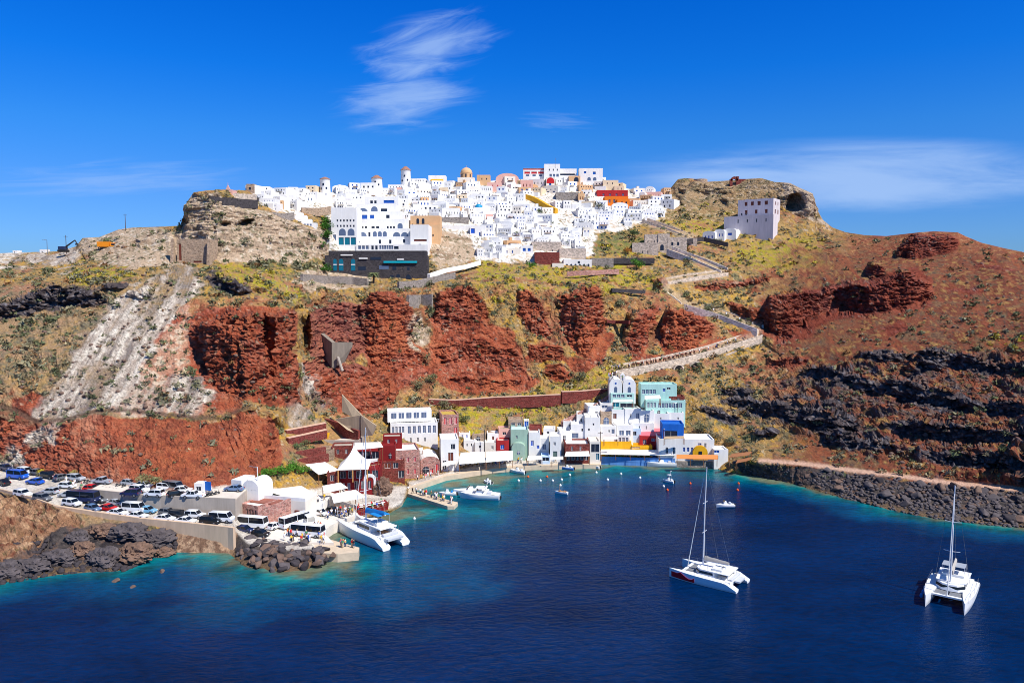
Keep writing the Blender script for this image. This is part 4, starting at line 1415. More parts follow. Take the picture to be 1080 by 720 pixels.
# domed church
p, w = place(485, 498, 193, 436)
r = empty('domed_church', p, 0, 'tan domed church with round drum and arched windows on the skyline', 'church')
b = MB()
b.box((0, 3.5, 0), (9.5, 8, 6))
b.build('nave', WARM(), r)
b = MB()
b.lathe([(3.4, 2.9), (3.4, 5.6), (3.6, 5.7), (3.6, 6.0), (3.3, 6.05)], c=(0, 3.5, 0), seg=20)
b.build('drum', TANP(), r, 40)
b = MB()
b.lathe([(3.35, 6.0)] + [(3.35 * math.cos(t), 6.0 + 3.1 * math.sin(t)) for t in [PI / 2 * i / 8 for i in range(1, 9)]], c=(0, 3.5, 0), seg=20)
b.box((0, 3.5, 9.6), (0.14, 0.14, 1.2))
b.box((0, 3.5, 9.8), (0.7, 0.14, 0.14))
b.build('dome', TANP(), r, 40)
for a in (-0.75, 0, 0.75):
 b = MB()
 b.box((math.sin(a) * 3.4, 3.5 - math.cos(a) * 3.4, 4.3), (0.7, 0.3, 1.7), rz=a)
 b.build('arch_window', GLASSD(), r)
LAND.append(('tan dome', 491, 186))
# hotel podium of dark stone with a long pool
Dp = 305.0
p, w = place(343, 451, 292, Dp)
k = Dp / F
r = empty('stone_podium', p, 0, 'dark stone podium under the white cliff hotel, with arched doors and a turquoise pool', 'hotel podium')
hh = 27.5 * k
b = MB()
b.prism([(-w / 2, 0), (w / 2, 0), (w / 2 - 1, 14), (-w / 2 + 3, 14)], -5, hh * 0.82)
b.prism([(-w / 2 + 1.2, 1.6), (w / 2 - 0.6, 1.6), (w / 2 - 1.5, 14), (-w / 2 + 3, 14)], hh * 0.82, hh)
b.build('masonry', ST_DARK(), r)
def podium_x(px):
 return (px - 397) / F * Dp
def podium_z(py):
 sx, sz = ray(397, py)
 return H + float(sz) * Dp - p.z
for a, b_ in ((352, 355.5), (358, 362.5), (370.5, 375)):
 o = flat_shape(arch_pts(podium_x(a), podium_x(b_), podium_z(285.5), podium_z(273)), -0.1, 0.1).build('arch_door', GLASST(), r)
 q = MB()
 q.box((podium_x((a + b_) / 2), -0.14, podium_z(279)), (podium_x(b_) - podium_x(a), 0.08, 0.35))
 q.build('transom', WHITE(), o)
for a, b_, y0, y1, ar in ((411, 415.5, 295, 290, 1), (418, 422, 295.5, 289, 1), (428, 433, 294, 289.5, 1), (414, 418, 284.5, 281, 0), (429.5, 432, 285, 281.5, 0), (391, 402, 274, 271, 0), (378, 386, 285, 281, 0), (400, 410, 284, 280, 0)):
 if ar:
  flat_shape(arch_pts(podium_x(a), podium_x(b_), podium_z(y0), podium_z(y1)), -0.08, 0.1).build('arch_window', GLASSD(), r)
 else:
  q = MB()
  q.box((podium_x((a + b_) / 2), 0, podium_z((y0 + y1) / 2)), (podium_x(b_) - podium_x(a), 0.12, podium_z(y1) - podium_z(y0)))
  q.build('window', GLASSD() if a != 400 else GLASSG(), r)
q = MB()
q.box((podium_x(422.5), 0.2, podium_z(276.3)), (podium_x(440) - podium_x(405), 1.9, 0.75))
q.build('pool', mat('pool_water', (22, 170, 186), 0.15, 0.05, 2, spec=0.5), r)
for a, b_, y in ((379, 388, 272.5), (419, 426, 273.5), (360, 372, 269)):
 q = MB()
 q.box((podium_x((a + b_) / 2), 0.2, podium_z(y)), (podium_x(b_) - podium_x(a), 1.3, 0.5))
 q.build('terrace_slab', WHITE(), r)
# tiers of the cliff hotel
TIER = 'white tiers of the cliff hotel'
B_('hotel_block', 'tall white hotel block with two big arches and teal windows over dark stone podium', 'hotel', 350, 376.5, 268, 219, WHITE(), 326,
[('w', 6, .18, .95, .70, .745, .5), ('w', 6, .18, .95, .585, .63, .5), ('wt', 3, .26, .98, .20, .36, .85), ('wg*', 2, .26, .95, .40, .55, .78), ('wg', 1, .04, .2, .28, .42, .8), ('w', 2, .1, .3, .1, .17, .5)],
depth=12, mark='white cliff hotel')
B_('hotel_terrace', 'lowest long white hotel tier with blue arcade over the dark podium', 'hotel', 376, 451, 268.5, 258, WHITE(), 325.5,
[('wg', 3, .02, .18, .55, .9, .75), ('w', 2, .2, .31, .5, .9, .6), ('wg', 6, .32, .52, .55, .92, .8), ('w', 1, .52, .6, .55, .85, .8), ('w', 6, .38, .68, .12, .24, .3), ('w', 1, .82, .97, .05, .15, .9)], depth=10, group=TIER)
B_('hotel_terrace', 'second white hotel tier, three small dark windows and plain wall', 'hotel', 376.5, 437, 259, 249.5, WHITE(), 331,
[('w', 1, .38, .42, .2, .65, 1), ('w', 1, .56, .60, .2, .65, 1), ('w', 1, .80, .84, .3, .7, 1), ('wg', 1, .02, .06, .3, .5, 1)], depth=9, group=TIER)
B_('hotel_terrace', 'third white hotel tier with a row of blue grey arches', 'hotel', 376, 432, 250.5, 241, WHITE(), 336,
[('wg*', 1, .02, .2, .1, .62, .95), ('w', 1, .22, .27, .1, .6, .8), ('wg*', 3, .3, .58, .05, .68, .8), ('wg*', 2, .68, .98, .05, .6, .9)], depth=9, group=TIER)
B_('hotel_terrace', 'fourth white hotel tier with low dark openings under parapets', 'hotel', 376, 430, 242, 231, WHITE(), 342,
[('w', 3, .02, .22, .1, .32, .6), ('w', 2, .28, .46, .1, .3, .7), ('w', 3, .58, .76, .1, .32, .6), ('wg*', 1, .78, .92, .05, .6, .7)], depth=9, group=TIER)
B_('hotel_terrace', 'fifth white hotel tier with two blue windows', 'hotel', 374, 424, 232, 223, WHITE(), 350,
[('wb', 1, .08, .28, .12, .6, .9), ('wb', 1, .32, .42, .15, .6, .9), ('w', 1, .66, .74, .2, .6, .9)], depth=10, group=TIER)
B_('hotel_terrace', 'sixth white hotel tier with three arched bays', 'hotel', 376, 418, 224.5, 215.5, WHITE(), 358,
[('wg*', 1, .04, .3, .05, .55, .9), ('wg*', 1, .36, .54, .05, .75, .9), ('w', 1, .6, .78, .15, .5, .9)], depth=10, group=TIER)
B_('hotel_terrace', 'upper white hotel tier with blue canopy and two dark windows', 'hotel', 385, 420, 216.5, 207.5, WHITE(), 372,
[('w', 1, .16, .24, .2, .55, 1), ('w', 1, .28, .35, .2, .55, 1), ('wb', 1, .56, .88, .25, .6, 1)], depth=11, group=TIER)
B_('hotel_wing', 'plain white hotel wing with terracotta strip at the podium end', 'hotel', 433, 452, 266, 237, WHITE(), 328.5,
[('wn', 1, .2, .9, .40, .47, 1), ('wg', 1, .45, .6, .22, .3, 1), ('w', 2, .0, .2, .15, .24, .5)], depth=14)
B_('tan_house', 'tan house with two dark arched windows above the hotel wing', 'house', 433, 464, 239, 227.5, TANP(), 346, [('w*', 2, .16, .52, .25, .75, .5), ('w', 1, .05, .09, .1, .25, 1)], depth=9)
B_('tan_wall_house', 'tall blank tan house end below the tan arched house', 'house', 452, 464, 262, 237, TANP(), 342, [('w', 1, .3, .5, .5, .6, .6)], depth=7)
B_('hotel_annex', 'grey shaded white annex stepping down left of the big hotel block', 'hotel', 345, 351, 268, 254, WHITE(), 324, [('w', 1, .2, .7, .4, .55, .8)], depth=8)
# hilltop buildings on the skyline
B_('pink_hotel', 'white hotel with two pink red bands on the skyline', 'hotel', 552, 574.5, 187, 177.5, WHITE(), 449, [('wr', 1, 0, 1, .82, .97, 1), ('wr', 3, .02, .98, .38, .62, .8), ('wg', 3, .05, .95, .1, .3, .5)], mark='pink striped hotel')
B_('white_tower_house', 'tallest white cubic house on the ridge with dark shaded porch', 'house', 574, 590.5, 188, 173, WHITE(), 447, [('w', 3, .2, .95, .52, .66, .25), ('wg', 3, .3, .95, .1, .3, .7)], mark='tall ridge cube')
B_('long_white_house', 'long low white house with dark ribbon window on the ridge', 'house', 590.5, 608, 188, 178, WHITE(), 449, [('w', 1, .02, .9, .30, .48, 1)])
B_('broad_white_house', 'broad white house with two square blue windows on the ridge', 'house', 611, 635.5, 192, 177.5, WHITE(), 443, [('wb', 1, .2, .3, .62, .78, 1), ('wb', 1, .58, .7, .55, .75, 1), ('wg*', 2, .3, .78, .1, .35, .6)], mark='blue eyed house')
B_('cream_house', 'cream house stepping down the ridge right of the blue eyed house', 'house', 636, 652, 200, 190, CREAM(), 438, [('w', 2, .1, .8, .55, .75, .15)])
B_('cream_house', 'low cream house with flat roof below the ridge step', 'house', 648, 658, 203, 196, CREAM(), 434, [('w', 2, .2, .9, .4, .7, .2)])
B_('vaulted_church', 'pinkish long vaulted church roof on the skyline', 'church', 523, 547, 190, 185, PINK(), 447, [('w', 2, .2, .8, .2, .6, .1)], vault=3.4, depth=9, mark='pink vaulted church')
B_('brown_roof_house', 'white house with rust brown roof parapet on the skyline', 'house', 503, 517, 191, 184.5, TANP(), 445, [('w', 2, .2, .9, .2, .5, .2)])
B_('pink_house', 'pink house with a red window below the vaulted church', 'house', 514, 529, 201, 192.5, PINK(), 428, [('wr', 2, .2, .9, .35, .7, .2)], mark='pink house')
B_('coral_house', 'coral house by the slope edge below the pink striped hotel', 'house', 549, 562, 200, 190, PINK(), 432, [('wn', 3, .1, .9, .3, .6, .25)])
B_('ochre_house', 'ochre house with a round dark opening under the ridge', 'house', 600, 612, 192.5, 185.5, TANP(), 440, [('w*', 1, .45, .85, .1, .8, 1)])
B_('pink_arch_house', 'small house with coral half round arch and blue door', 'house', 576, 585, 196, 187, WARM(), 436, [('wr*', 1, .05, .95, .3, .98, 1), ('wb', 1, .35, .6, 0, .5, 1)])
B_('orange_house', 'bright orange house on terraced block at the right of the village', 'house', 638, 662.5, 218.5, 207, ORANGE(), 408, [('w', 1, .62, .8, .35, .7, 1), ('wg', 2, .1, .5, .4, .7, .4)], depth=9, mark='orange house')
B_('orange_wing', 'orange round ended wing with dark windows beside the orange house', 'house', 651, 664, 219, 210, ORANGE(), 404, [('w', 2, .2, .9, .3, .7, .4)], depth=7)
B_('crimson_house', 'long crimson house with pale band above the orange house', 'house', 630, 662, 208, 200.5, REDP(), 424, [('wg', 4, .1, .95, .2, .5, .3)], depth=8, mark='crimson house')
B_('grey_ruin', 'grey roofless hall with row of slit windows in the village', 'ruin', 586.5, 610.5, 214, 203, ST_GREY(), 417, [('w', 7, .05, .98, .02, .34, .35)], depth=9, mark='grey ruin')
B_('yellow_awning_house', 'white skyline house under a bright yellow awning', 'house', 452, 470, 193, 185, WHITE(), 441, [('w', 2, .1, .9, .1, .4, .3)], mark='yellow awning')
p_, w_ = place(455, 468, 192.5, 439)
q = MB()
q.box((0, -0.4, 1.5), (w_, 1.6, 1.0), top=(1, .5))
q.build('awning', YELLOW(), bpy.data.objects['yellow_awning_house'])
bpy.data.objects['awning'].location = (0, 0, 0)
# diagonal yellow stairway wall
top = [(555, 205, 421), (562, 207, 418), (570, 211, 411), (578, 216, 404), (587, 220, 399)]
slab_wall('yellow_wall', 'bright yellow stepped wall running diagonally down between white houses', 'wall', [at(x, y, D - 4) for x, y, D in top], 1.8,
  [2.4, 2.8, 3.2, 4.2, 3.2], mat('ochre_yellow_plaster', (222, 166, 52), .9, .22, .8, spec=.1), part='plaster')
LAND.append(('yellow stepped wall', 571, 214))
# maroon terraces, grey ruins and the arcade at the foot of the village
B_('maroon_terrace', 'maroon stone terrace block below the village foot', 'wall', 564, 590, 285, 266, ST_RED(), 330, [('w*', 1, .35, .55, .0, .3, 1)], depth=10, mark='maroon terrace')
B_('white_shed', 'small white cube shed beside the maroon terrace', 'shed', 582.5, 594.5, 288, 277.5, WARM(), 326, depth=5)
B_('arcade_house', 'low white arcaded house with round end below grey ruins', 'house', 594.5, 624, 283, 273.5, WHITE(), 331, [('w*', 6, .04, .96, .05, .5, .45), ('w', 1, .5, .58, .55, .8, 1)], depth=7, mark='white arcade house')
B_('walled_yard', 'grey walled yard with white coping right of the arcade house', 'yard', 624, 647, 283, 272, ST_GREY(), 333, depth=9, parapet=2.5)
B_('ruin_terrace', 'long grey brown ruined terrace under the white houses', 'ruin', 561, 592, 269, 255, ST_PALE(), 344, [('w', 2, .1, .9, .1, .4, .1)], depth=9, parapet=2)
B_('ruin_terrace', 'grey brown ruined rubble block above the arcade house', 'ruin', 590, 618, 277, 262, ST_PALE(), 338, depth=10, parapet=1.5)
B_('blue_window_house', 'white house with blue balconies left of the maroon terrace', 'house', 549, 562, 272, 259, WHITE(), 340, [('wb', 2, .1, .9, .55, .8, .6), ('ws', 3, .05, .95, .1, .35, .6)], depth=7, mark='blue balcony house')
B_('shuttered_shop', 'white house with one wide grey shutter at the village foot', 'house', 505, 529, 281, 269, WHITE(), 333, [('wg', 1, .08, .5, .05, .62, 1)], depth=7, mark='grey shutter house')
B_('white_house', 'white house with wide brown screen wall above the grass', 'house', 530, 549, 276, 262, WARM(), 338, [('wn', 1, .3, .9, .05, .5, 1), ('wb', 2, .1, .7, .65, .85, .2)], depth=7)
B_('blue_terrace_house', 'wide white house with big blue door and blue windows', 'house', 496, 512, 258, 238, WHITE(), 358, [('ws', 1, .05, .3, .6, .85, 1), ('ws', 1, .1, .3, .25, .42, 1), ('wb', 2, .5, .95, .5, .65, .3)], depth=8, mark='blue door house')
B_('white_terrace_house', 'long white retaining terrace with slanted grey ramp', 'terrace', 467, 496, 249, 238, WHITE(), 362, [('w', 1, .42, .45, .4, .6, 1)], depth=7)
# stone terraces hung with blue furniture
B_('stone_terrace', 'stone terrace crowded with blue umbrellas above the white wall', 'terrace', 466, 494, 239, 229, ST_GREY(), 370, depth=7, parapet=0.3, mark='stone umbrella terrace')
# lone buildings on the slopes to the right
B_('lilac_shaded_mansion', 'two storey lilac shaded mansion with brown shutters on the castle hill', 'mansion', 778, 815, 227.5, 210, LILAC(), 384,
[('wn', 2, .14, .5, .62, .86, .45), ('wn', 2, .5, .9, .62, .86, .45), ('doorn', 3, .1, .95, .12, .36, .25), ('w', 2, .05, .3, .05, .2, .3)], side=[('wn', 2, .15, .85, .62, .82, .3), ('doorn', 2, .1, .9, .1, .36, .35)],
depth=11, yaw=-36, frames=False, mark='lilac shaded mansion', roof=PALEB(), sink=9)
B_('mansion_terrace', 'white rendered terrace below the lilac shaded mansion', 'terrace', 763, 815, 236.5, 227.5, LILAC(), 377, [('w', 4, .2, .95, .2, .6, .12)], depth=7, yaw=-36, sink=10)
for i, (a, b_, yb, yt, v, lab) in enumerate(((741, 754, 252, 243.5, 1.3, 'white vaulted house with three blue doors beside the stair path'), (753.5, 764, 250, 241.5, 1.2, 'middle white vaulted house with blue doors on the path'),
           (763.5, 776, 248.5, 240.5, 1.4, 'bright end house of the white vaulted row'))):
 B_('vaulted_house', lab, 'house', a, b_, yb, yt, WHITE(), 371 + i, [('ws', 3 if i < 2 else 1, .1, .9, .08, .6, .4)], vault=v, depth=9, yaw=-30)
STB = 'grey stone buildings on the slope'
for a, b_, yb, yt, D, lab, ops in (
  (667, 694, 269, 256, 352, 'low grey stone house block at the front of the stone cluster', [('w', 2, .3, .7, .1, .35, .15)]),
  (680, 696, 262, 247, 356, 'taller grey stone house with stepped roof in the cluster middle', [('w', 4, .1, .95, .3, .55, .2)]),
  (694, 706, 264, 246.5, 355, 'narrow pale stone house with arched door in the cluster', [('w*', 1, .2, .5, .0, .35, 1)]),
  (704, 724, 265, 250, 354, 'plain pale stone house with two dark windows', [('w', 2, .1, .7, .4, .65, .35)]),
  (722, 735, 260, 251, 361, 'small pale stone lodge at the right end of the stone cluster', [('w', 2, .2, .8, .3, .6, .25)])):
 B_('stone_house', lab, 'house', a, b_, yb, yt, ST_PALE(), D, ops, depth=9, yaw=-8, group=STB)
LAND.append(('grey stone cluster', 695, 258))
# ruin with arch on the castle
p, w = place(770, 786, 194, 424)
r = empty('castle_ruin', p, 0, 'ruined stone wall with an open arch on the castle hilltop', 'ruin')
b = MB()
for x0, x1, h in ((-4.4, -3.0, 2.6), (-1.0, 0.4, 4.0), (0.4, 4.2, 2.6)):
 b.box(((x0 + x1) / 2, 0, h / 2 - 2), (x1 - x0, 1.2, h + 4))
arc = [(-2.0 + 1.0 * math.cos(PI * i / 8), 1.6 + 1.1 * math.sin(PI * i / 8)) for i in range(9)]
arc2 = [(-2.0 + 2.0 * math.cos(PI * i / 8), 1.6 + 2.4 * math.sin(PI * i / 8)) for i in range(9)]
for i in range(8):
 b.loft([[(q[0], y, q[1]) for q in (arc[i], arc2[i], arc2[i + 1], arc[i + 1])] for y in (-0.6, 0.6)])
b.build('masonry', ST_RED(), r)
p, w = place(714, 742, 192, 436)
r = empty('castle_ruin', p, 0, 'low broken round tower remains on the castle skyline', 'ruin')
b = MB()
b.lathe([(4.2, -3), (4.0, 1.6), (3.2, 1.7), (3.2, 0.4), (0, 0.4)], c=(6.2, 2, 0), seg=14)
b.build('masonry', ST_TAN(), r)
# west end: dark retaining wall, chapel, first white houses
def wall_px(name, label, pts, h, m, thick=0.8, cap=None, group=None, cat='wall'):
 """pts: (px, py of the top edge, D)"""
 return slab_wall(name, label, cat, [at(*q) for q in pts], thick, h, m, cap, group)
wall_px('retaining_wall', 'dark stone retaining wall along the top of the tan bluff', [(220, 207, 283), (240, 208.5, 287), (255, 210, 293), (271, 211, 301)], 3.4, ST_DARK())
wall_px('retaining_wall', 'pale upper retaining wall behind the dark bluff wall', [(218, 201.5, 290), (245, 204, 297), (270, 205, 305)], 3.0, ST_PALE())
B_('pink_chapel', 'tiny pink chapel with bell gable on the bluff wall', 'chapel', 236, 245, 206, 200, PINK(), 296, [('w', 1, .4, .6, .1, .6, 1)], depth=5, shed=0.0)
q = MB()
q.loft([[(-0.9, 0, 2.1), (0.9, 0, 2.1), (0, 0, 4.0)], [(-0.9, 0.5, 2.1), (0.9, 0.5, 2.1), (0, 0.5, 4.0)]])
q.box((0, 0.25, 4.3), (0.12, 0.12, 0.9))
q.build('bell_gable', PINK(), bpy.data.objects['pink_chapel'])
B_('brown_turret_house', 'brown stone turret house at the west end of the ridge', 'house', 260, 268, 203, 194, ST_TAN(), 328, [('w', 1, .3, .6, .3, .6, 1)], depth=6)
wall_px('retaining_wall', 'stone terrace wall beneath the western windmill', [(316, 203, 372), (330, 205, 376), (353, 206, 382)], 3.4, ST_TAN())
wall_px('retaining_wall', 'long grey brown terrace wall above the green gully', [(318, 219, 336), (335, 219.5, 342), (349, 217.5, 347)], 3.6, ST_TAN())
wall_px('retaining_wall', 'grey garden wall left of the stepped white chapel', [(286, 224, 305), (300, 225, 309), (310, 224, 312)], 3.0, ST_GREY())
# stepped white chapel on the bluff
p, w = place(304, 334, 239, 316)
r = empty('stepped_chapel', p, R(8), 'white chapel house with stepped gable on the bluff edge', 'chapel')
b = MB()
zz = 0
for x0, x1, z0, z1, y0 in ((-5.8, 5.6, -4, 1.6, 0), (-5.2, 3.4, 1.6, 3.2, 1), (-4.4, 1.4, 3.2, 4.8, 2), (-3.0, -0.3, 4.8, 6.0, 3)):
 b.box(((x0 + x1) / 2, y0 + 3, (z0 + z1) / 2), (x1 - x0, 6 - y0 * 0.5, z1 - z0))
b.build('wall', WHITE(), r)
for x in (1.0, 2.2, 3.4):
 q = MB()
 q.box((x, -0.02, 0.8), (0.6, 0.12, 0.7))
 q.build('window', GLASSG(), r)
LAND.append(('stepped white chapel', 318, 231))
# caves in the bluff and the square tower ruin
B_('square_ruin', 'square roofless tan ruin with buttresses on the plateau below the bluff', 'ruin', 187, 221, 277, 252, ST_TAN(), 266, [('wn', 1, .02, .18, .1, .8, .5), ('wn', 1, .5, .75, .0, .08, 1)], depth=8, parapet=1.5)
for x, yb, yt in ((184.5, 279, 254), (222.5, 279, 250)):
 pp = at(x, yb, 266)
 q = MB()
 base = bpy.data.objects['square_ruin'].location
 q.box((pp.x - base.x, -1.2, 3.4), (1.1, 2.8, 9.5), top=(.8, .25))
 q.build('buttress', ST_TAN(), bpy.data.objects['square_ruin'])
B_('plateau_wall', 'low wall painted in pale blue lettering colours on the plateau edge', 'wall', 172, 199, 293, 287, PALEB(), 247, depth=1.0, parapet=0.05)
# ------------------------------------------------------------------ the plain houses between the landmarks
VILLAGE = [[(430, 196), (470, 192), (520, 192), (548, 188), (610, 190), (640, 196), (666, 204), (664, 222), (640, 240), (612, 250), (602, 262), (560, 262), (548, 270), (505, 276), (498, 258),
   (466, 238), (452, 236), (430, 238), (424, 226), (420, 216), (386, 212), (376, 222), (347, 221), (349, 200), (400, 199)],
  [(262, 201), (300, 201), (345, 203), (350, 216), (318, 219), (300, 224), (285, 222), (272, 213)],
  [(664, 204), (676, 200), (694, 204), (706, 204), (704, 224), (690, 234), (664, 238), (650, 242)]]
inV = union(VILLAGE)
taken = np.zeros((NY, NX), bool)
for nm, x, y in LAND:
 pass
BLOCKED = [(552, 574, 178, 188), (574, 608, 174, 189), (611, 636, 178, 192), (485, 498, 180, 193), (336, 350, 186, 204), (391, 404, 185, 199), (422, 434, 176, 196), (638, 664, 207, 219), (630, 662, 201, 208),
  (586, 611, 203, 214), (554, 588, 208, 223), (386, 420, 209, 268), (377, 424, 220, 268), (350, 377, 223, 268), (432, 466, 230, 268), (466, 496, 229, 249), (514, 529, 193, 201), (452, 466, 238, 262), (496, 512, 240, 258), (530, 562, 260, 276), (505, 529, 270, 281), (523, 547, 183, 190),
  (584, 604, 224, 240)]
ORD = ['nearest', 'second', 'third', 'fourth', 'fifth', 'sixth', 'seventh', 'eighth', 'ninth', 'tenth', 'eleventh', 'twelfth', 'thirteenth', 'fourteenth', 'fifteenth', 'sixteenth', 'seventeenth', 'eighteenth',
 'nineteenth', 'twentieth']
NUM = ['no', 'one', 'two', 'three', 'four', 'five', 'six', 'seven', 'eight', 'nine']
rr = random.Random(5)
PLAIN = []
py = 196.0
row = 0
while py < 282:
 px = 256 + rr.uniform(0, 8)
 while px < 710:
  w = rr.choice((7, 8, 9, 10, 11, 12, 13, 15, 17))
  pc = px + w / 2
  yb = py + rr.uniform(-1.6, 1.6)
  if inV[int(yb) - PY0, int(pc) - PX0] and not any(a - 1 < pc < b_ + 1 and c_ + 1 < yb < d_ + 3 for a, b_, c_, d_ in BLOCKED):
   PLAIN.append((px, px + w - rr.uniform(0, 0.6), yb))
  px += w + (rr.uniform(0, 1.2) if rr.random() < 0.8 else rr.uniform(2, 5))
 py += 4.6
 row += 1
# foot of the white quarter on the right and the stepped strip
for k in range(9):
 PLAIN.append((588 + k * 2.6, 588 + k * 2.6 + rr.uniform(7, 10), 246 + k * 2.3 + rr.uniform(-1, 1)))
rank = {}
for px0, px1, yb in PLAIN:
 pc = (px0 + px1) / 2
 j = min(range(len(LAND)), key=lambda i: (LAND[i][1] - pc) ** 2 + 1.6 * (LAND[i][2] - yb + 4) ** 2)
 dx, dy = pc - LAND[j][1], yb - 4 - LAND[j][2]
 d = ('right of' if dx > 0 else 'left of') if abs(dx) > abs(dy) * 1.1 else ('below' if dy > 0 else 'above')
 rank.setdefault((j, d), []).append((abs(dx) + abs(dy), px0))
for v in rank.values():
 v.sort()
HOUSES = 'white houses of the rim village'
for px0, px1, yb in PLAIN:
 pc = (px0 + px1) / 2
 j = min(range(len(LAND)), key=lambda i: (LAND[i][1] - pc) ** 2 + 1.6 * (LAND[i][2] - yb + 4) ** 2)
 dx, dy = pc - LAND[j][1], yb - 4 - LAND[j][2]
 d = ('right of' if dx > 0 else 'left of') if abs(dx) > abs(dy) * 1.1 else ('below' if dy > 0 else 'above')
 n = [q[1] for q in rank[(j, d)]].index(px0)
 hpx = rr.choice((5.5, 6.2, 7, 7.6, 8.4, 9.2))
 sz = 'tall' if hpx > 8 else ('low' if hpx < 6 else ('narrow' if px1 - px0 < 9 else ('wide' if px1 - px0 > 14 else 'small')))
 u = rr.random()
 east = smooth(530, 560, np.array(pc)) * (1 - smooth(214, 222, np.array(yb)))
 if u < 0.13 * (1 + 3 * east):
  wall, cn = rr.choice(((WARM(), 'warm white'), (WARM(), 'warm white'), (CREAM(), 'cream'), (PINK(), 'pale pink'), (TANP(), 'tan')))
 else:
  wall, cn = WHITE(), 'white'
 blue = rr.random() < (0.45 if (470 < pc < 570 and yb > 232) or (600 < pc < 665 and yb > 222) else 0.2)
 wk, wc = ('wb', 'blue') if blue else rr.choice((('w', 'dark'), ('w', 'dark'), ('w', 'dark'), ('wg', 'grey'), ('wn', 'brown')) if pc > 560 else (('w', 'dark'), ('w', 'dark'), ('w', 'dark'), ('wg', 'grey')))
 nw = rr.choice((2, 2, 3, 3)) if px1 - px0 < 12 else rr.choice((3, 4, 5))
 z0 = rr.uniform(.22, .4)
 spec = [(wk, nw, .08, .92, z0, z0 + rr.uniform(.22, .34), rr.uniform(.2, .42))]
 tot = nw
 if hpx > 6.5 and rr.random() < .8:
  spec[0] = (wk, nw, .08, .92, .6, .8, rr.uniform(.22, .4))
  n2 = rr.choice((2, 2, 3, 3))
  spec.append((wk, n2, .1, .9, .12, .38, rr.uniform(.2, .4)))
  tot += n2
 vault = rr.random() < 0.13
 roof = None
 lab = f"{sz} {cn} house{' with vault' if vault else ''}, {NUM[tot]} {wc} window{'s' if tot > 1 else ''}, {ORD[min(n, 19)]} {d} the {LAND[j][0]}"
 if n > 18:
  lab = f"{sz} {cn} house, {NUM[tot]} {wc} windows, {ORD[n - 19]} beyond the twentieth {d} the {LAND[j][0]}"
 D = float(sample(D_SOFT, pc, yb))
 w_m = (px1 - px0) / F * D
 r, w_, h_ = building('village_house', lab, 'house', px0, px1, yb, yb - hpx - (0 if not vault else 0), wall, D=D, depth=rr.uniform(6, 9.5), yaw=rr.choice((rr.uniform(-10, 10), rr.uniform(-32, -12), rr.uniform(10, 26))), openings=spec, mats_=BLK,
      vault=min(w_m * 0.3, 1.5) if vault else 0, roof=rr.choice((wall, wall, wall, CONC())), group=HOUSES, sink=6)
 if rr.random() < 0.5:
  q = MB()
  t_h = rr.uniform(.9, 1.6)
  t_d = rr.uniform(1.6, 2.8)
  q.box((rr.uniform(-.1, .1) * w_, -t_d / 2 - 0.003, t_h / 2 - 2), (w_ * rr.uniform(.75, 1.0), t_d, t_h + 4))
  q.build('terrace', WHITE(), r)
 if rr.random() < 0.16:
  q = MB()
  q.box((rr.uniform(-.3, .3) * w_, 2.5, h_ + 0.5), (1.4, 1.2, 1.6 + rr.random()))
  q.build('stair_hut', wall, r)
 if rr.random() < 0.26 and not vault:
  q = MB()
  ww = w_ * rr.uniform(.4, .7)
  q.box((rr.uniform(-.15, .15) * w_, -0.75, h_ * .52), (ww, 1.5, 0.12))
  q.build('awning', rr.choice((WOOD(), CANVAS(), mat('brown_reed', (150, 116, 84), .9, .2, 2), mat('grey_awning', (130, 134, 140), .8, .1, 2))), r)
# blue dome among the houses
p, w = place(501, 508, 224, 384)
r = empty('blue_dome_chapel', p, 0, 'white chapel with a small bright blue dome in the middle of the village', 'chapel')
b = MB()
b.box((0, 2.5, 0), (4.4, 5, 5))
b.build('wall', WHITE(), r)
b = MB()
b.lathe([(1.9 * math.cos(t), 2.5 + 1.9 * math.sin(t)) for t in [PI / 2 * i / 8 for i in range(9)]], c=(0, 2.5, 0), seg=18)
b.build('dome', mat('turquoise_dome', (18, 140, 180), .5, .05, 1), r, 40)
print('plain houses', len(PLAIN))
# ------------------------------------------------------------------ harbour front
def zf(py):
 t = 488 - py
 return 1.6 + t * 0.19 + t * t * 0.0009
def HB(name, label, cat, px0, px1, pyb, pyt, wall, openings=(), z=None, **k):
 return building(name, label, cat, px0, px1, pyb, pyt, wall, z=zf(pyb) if z is None else z, openings=openings, mats_=BLK, frames=True, **k)
def gw(px, py, h=7):
 """top edge of a wall that stands on the ground h pixels lower"""
 return at(px, py, float(sample(D_FIELD, px, py + h)) - .6)
def hull_of(name, label, cat, pts, z0, m, part='masonry', group=None, rim=None):
 """a raised block: outline of ground points on its top edge (px, py, z) brought down to z0"""
 P = [atz(*q) for q in pts]
 c = sum(P, Vector()) / len(P)
 r = empty(name, (c.x, c.y, z0), 0, label, cat, group)
 B = MB()
 q = [(v.x - c.x, v.y - c.y) for v in P]
 B.prism(q, 0, P[0].z - z0)
 B.build(part, m, r)
 return r
def px_slab(name, label, cat, pts, thick, m, part='masonry', group=None):
 """upright slab whose face outline is (px, py, D) points"""
 P = [at(*q) for q in pts]
 c = sum(P, Vector()) / len(P)
 r = empty(name, c, 0, label, cat, group)
 B = MB()
 B.loft([[p - c for p in P], [p - c + Vector((0, thick, 0)) for p in P]])
 B.build(part, m, r)
 return r
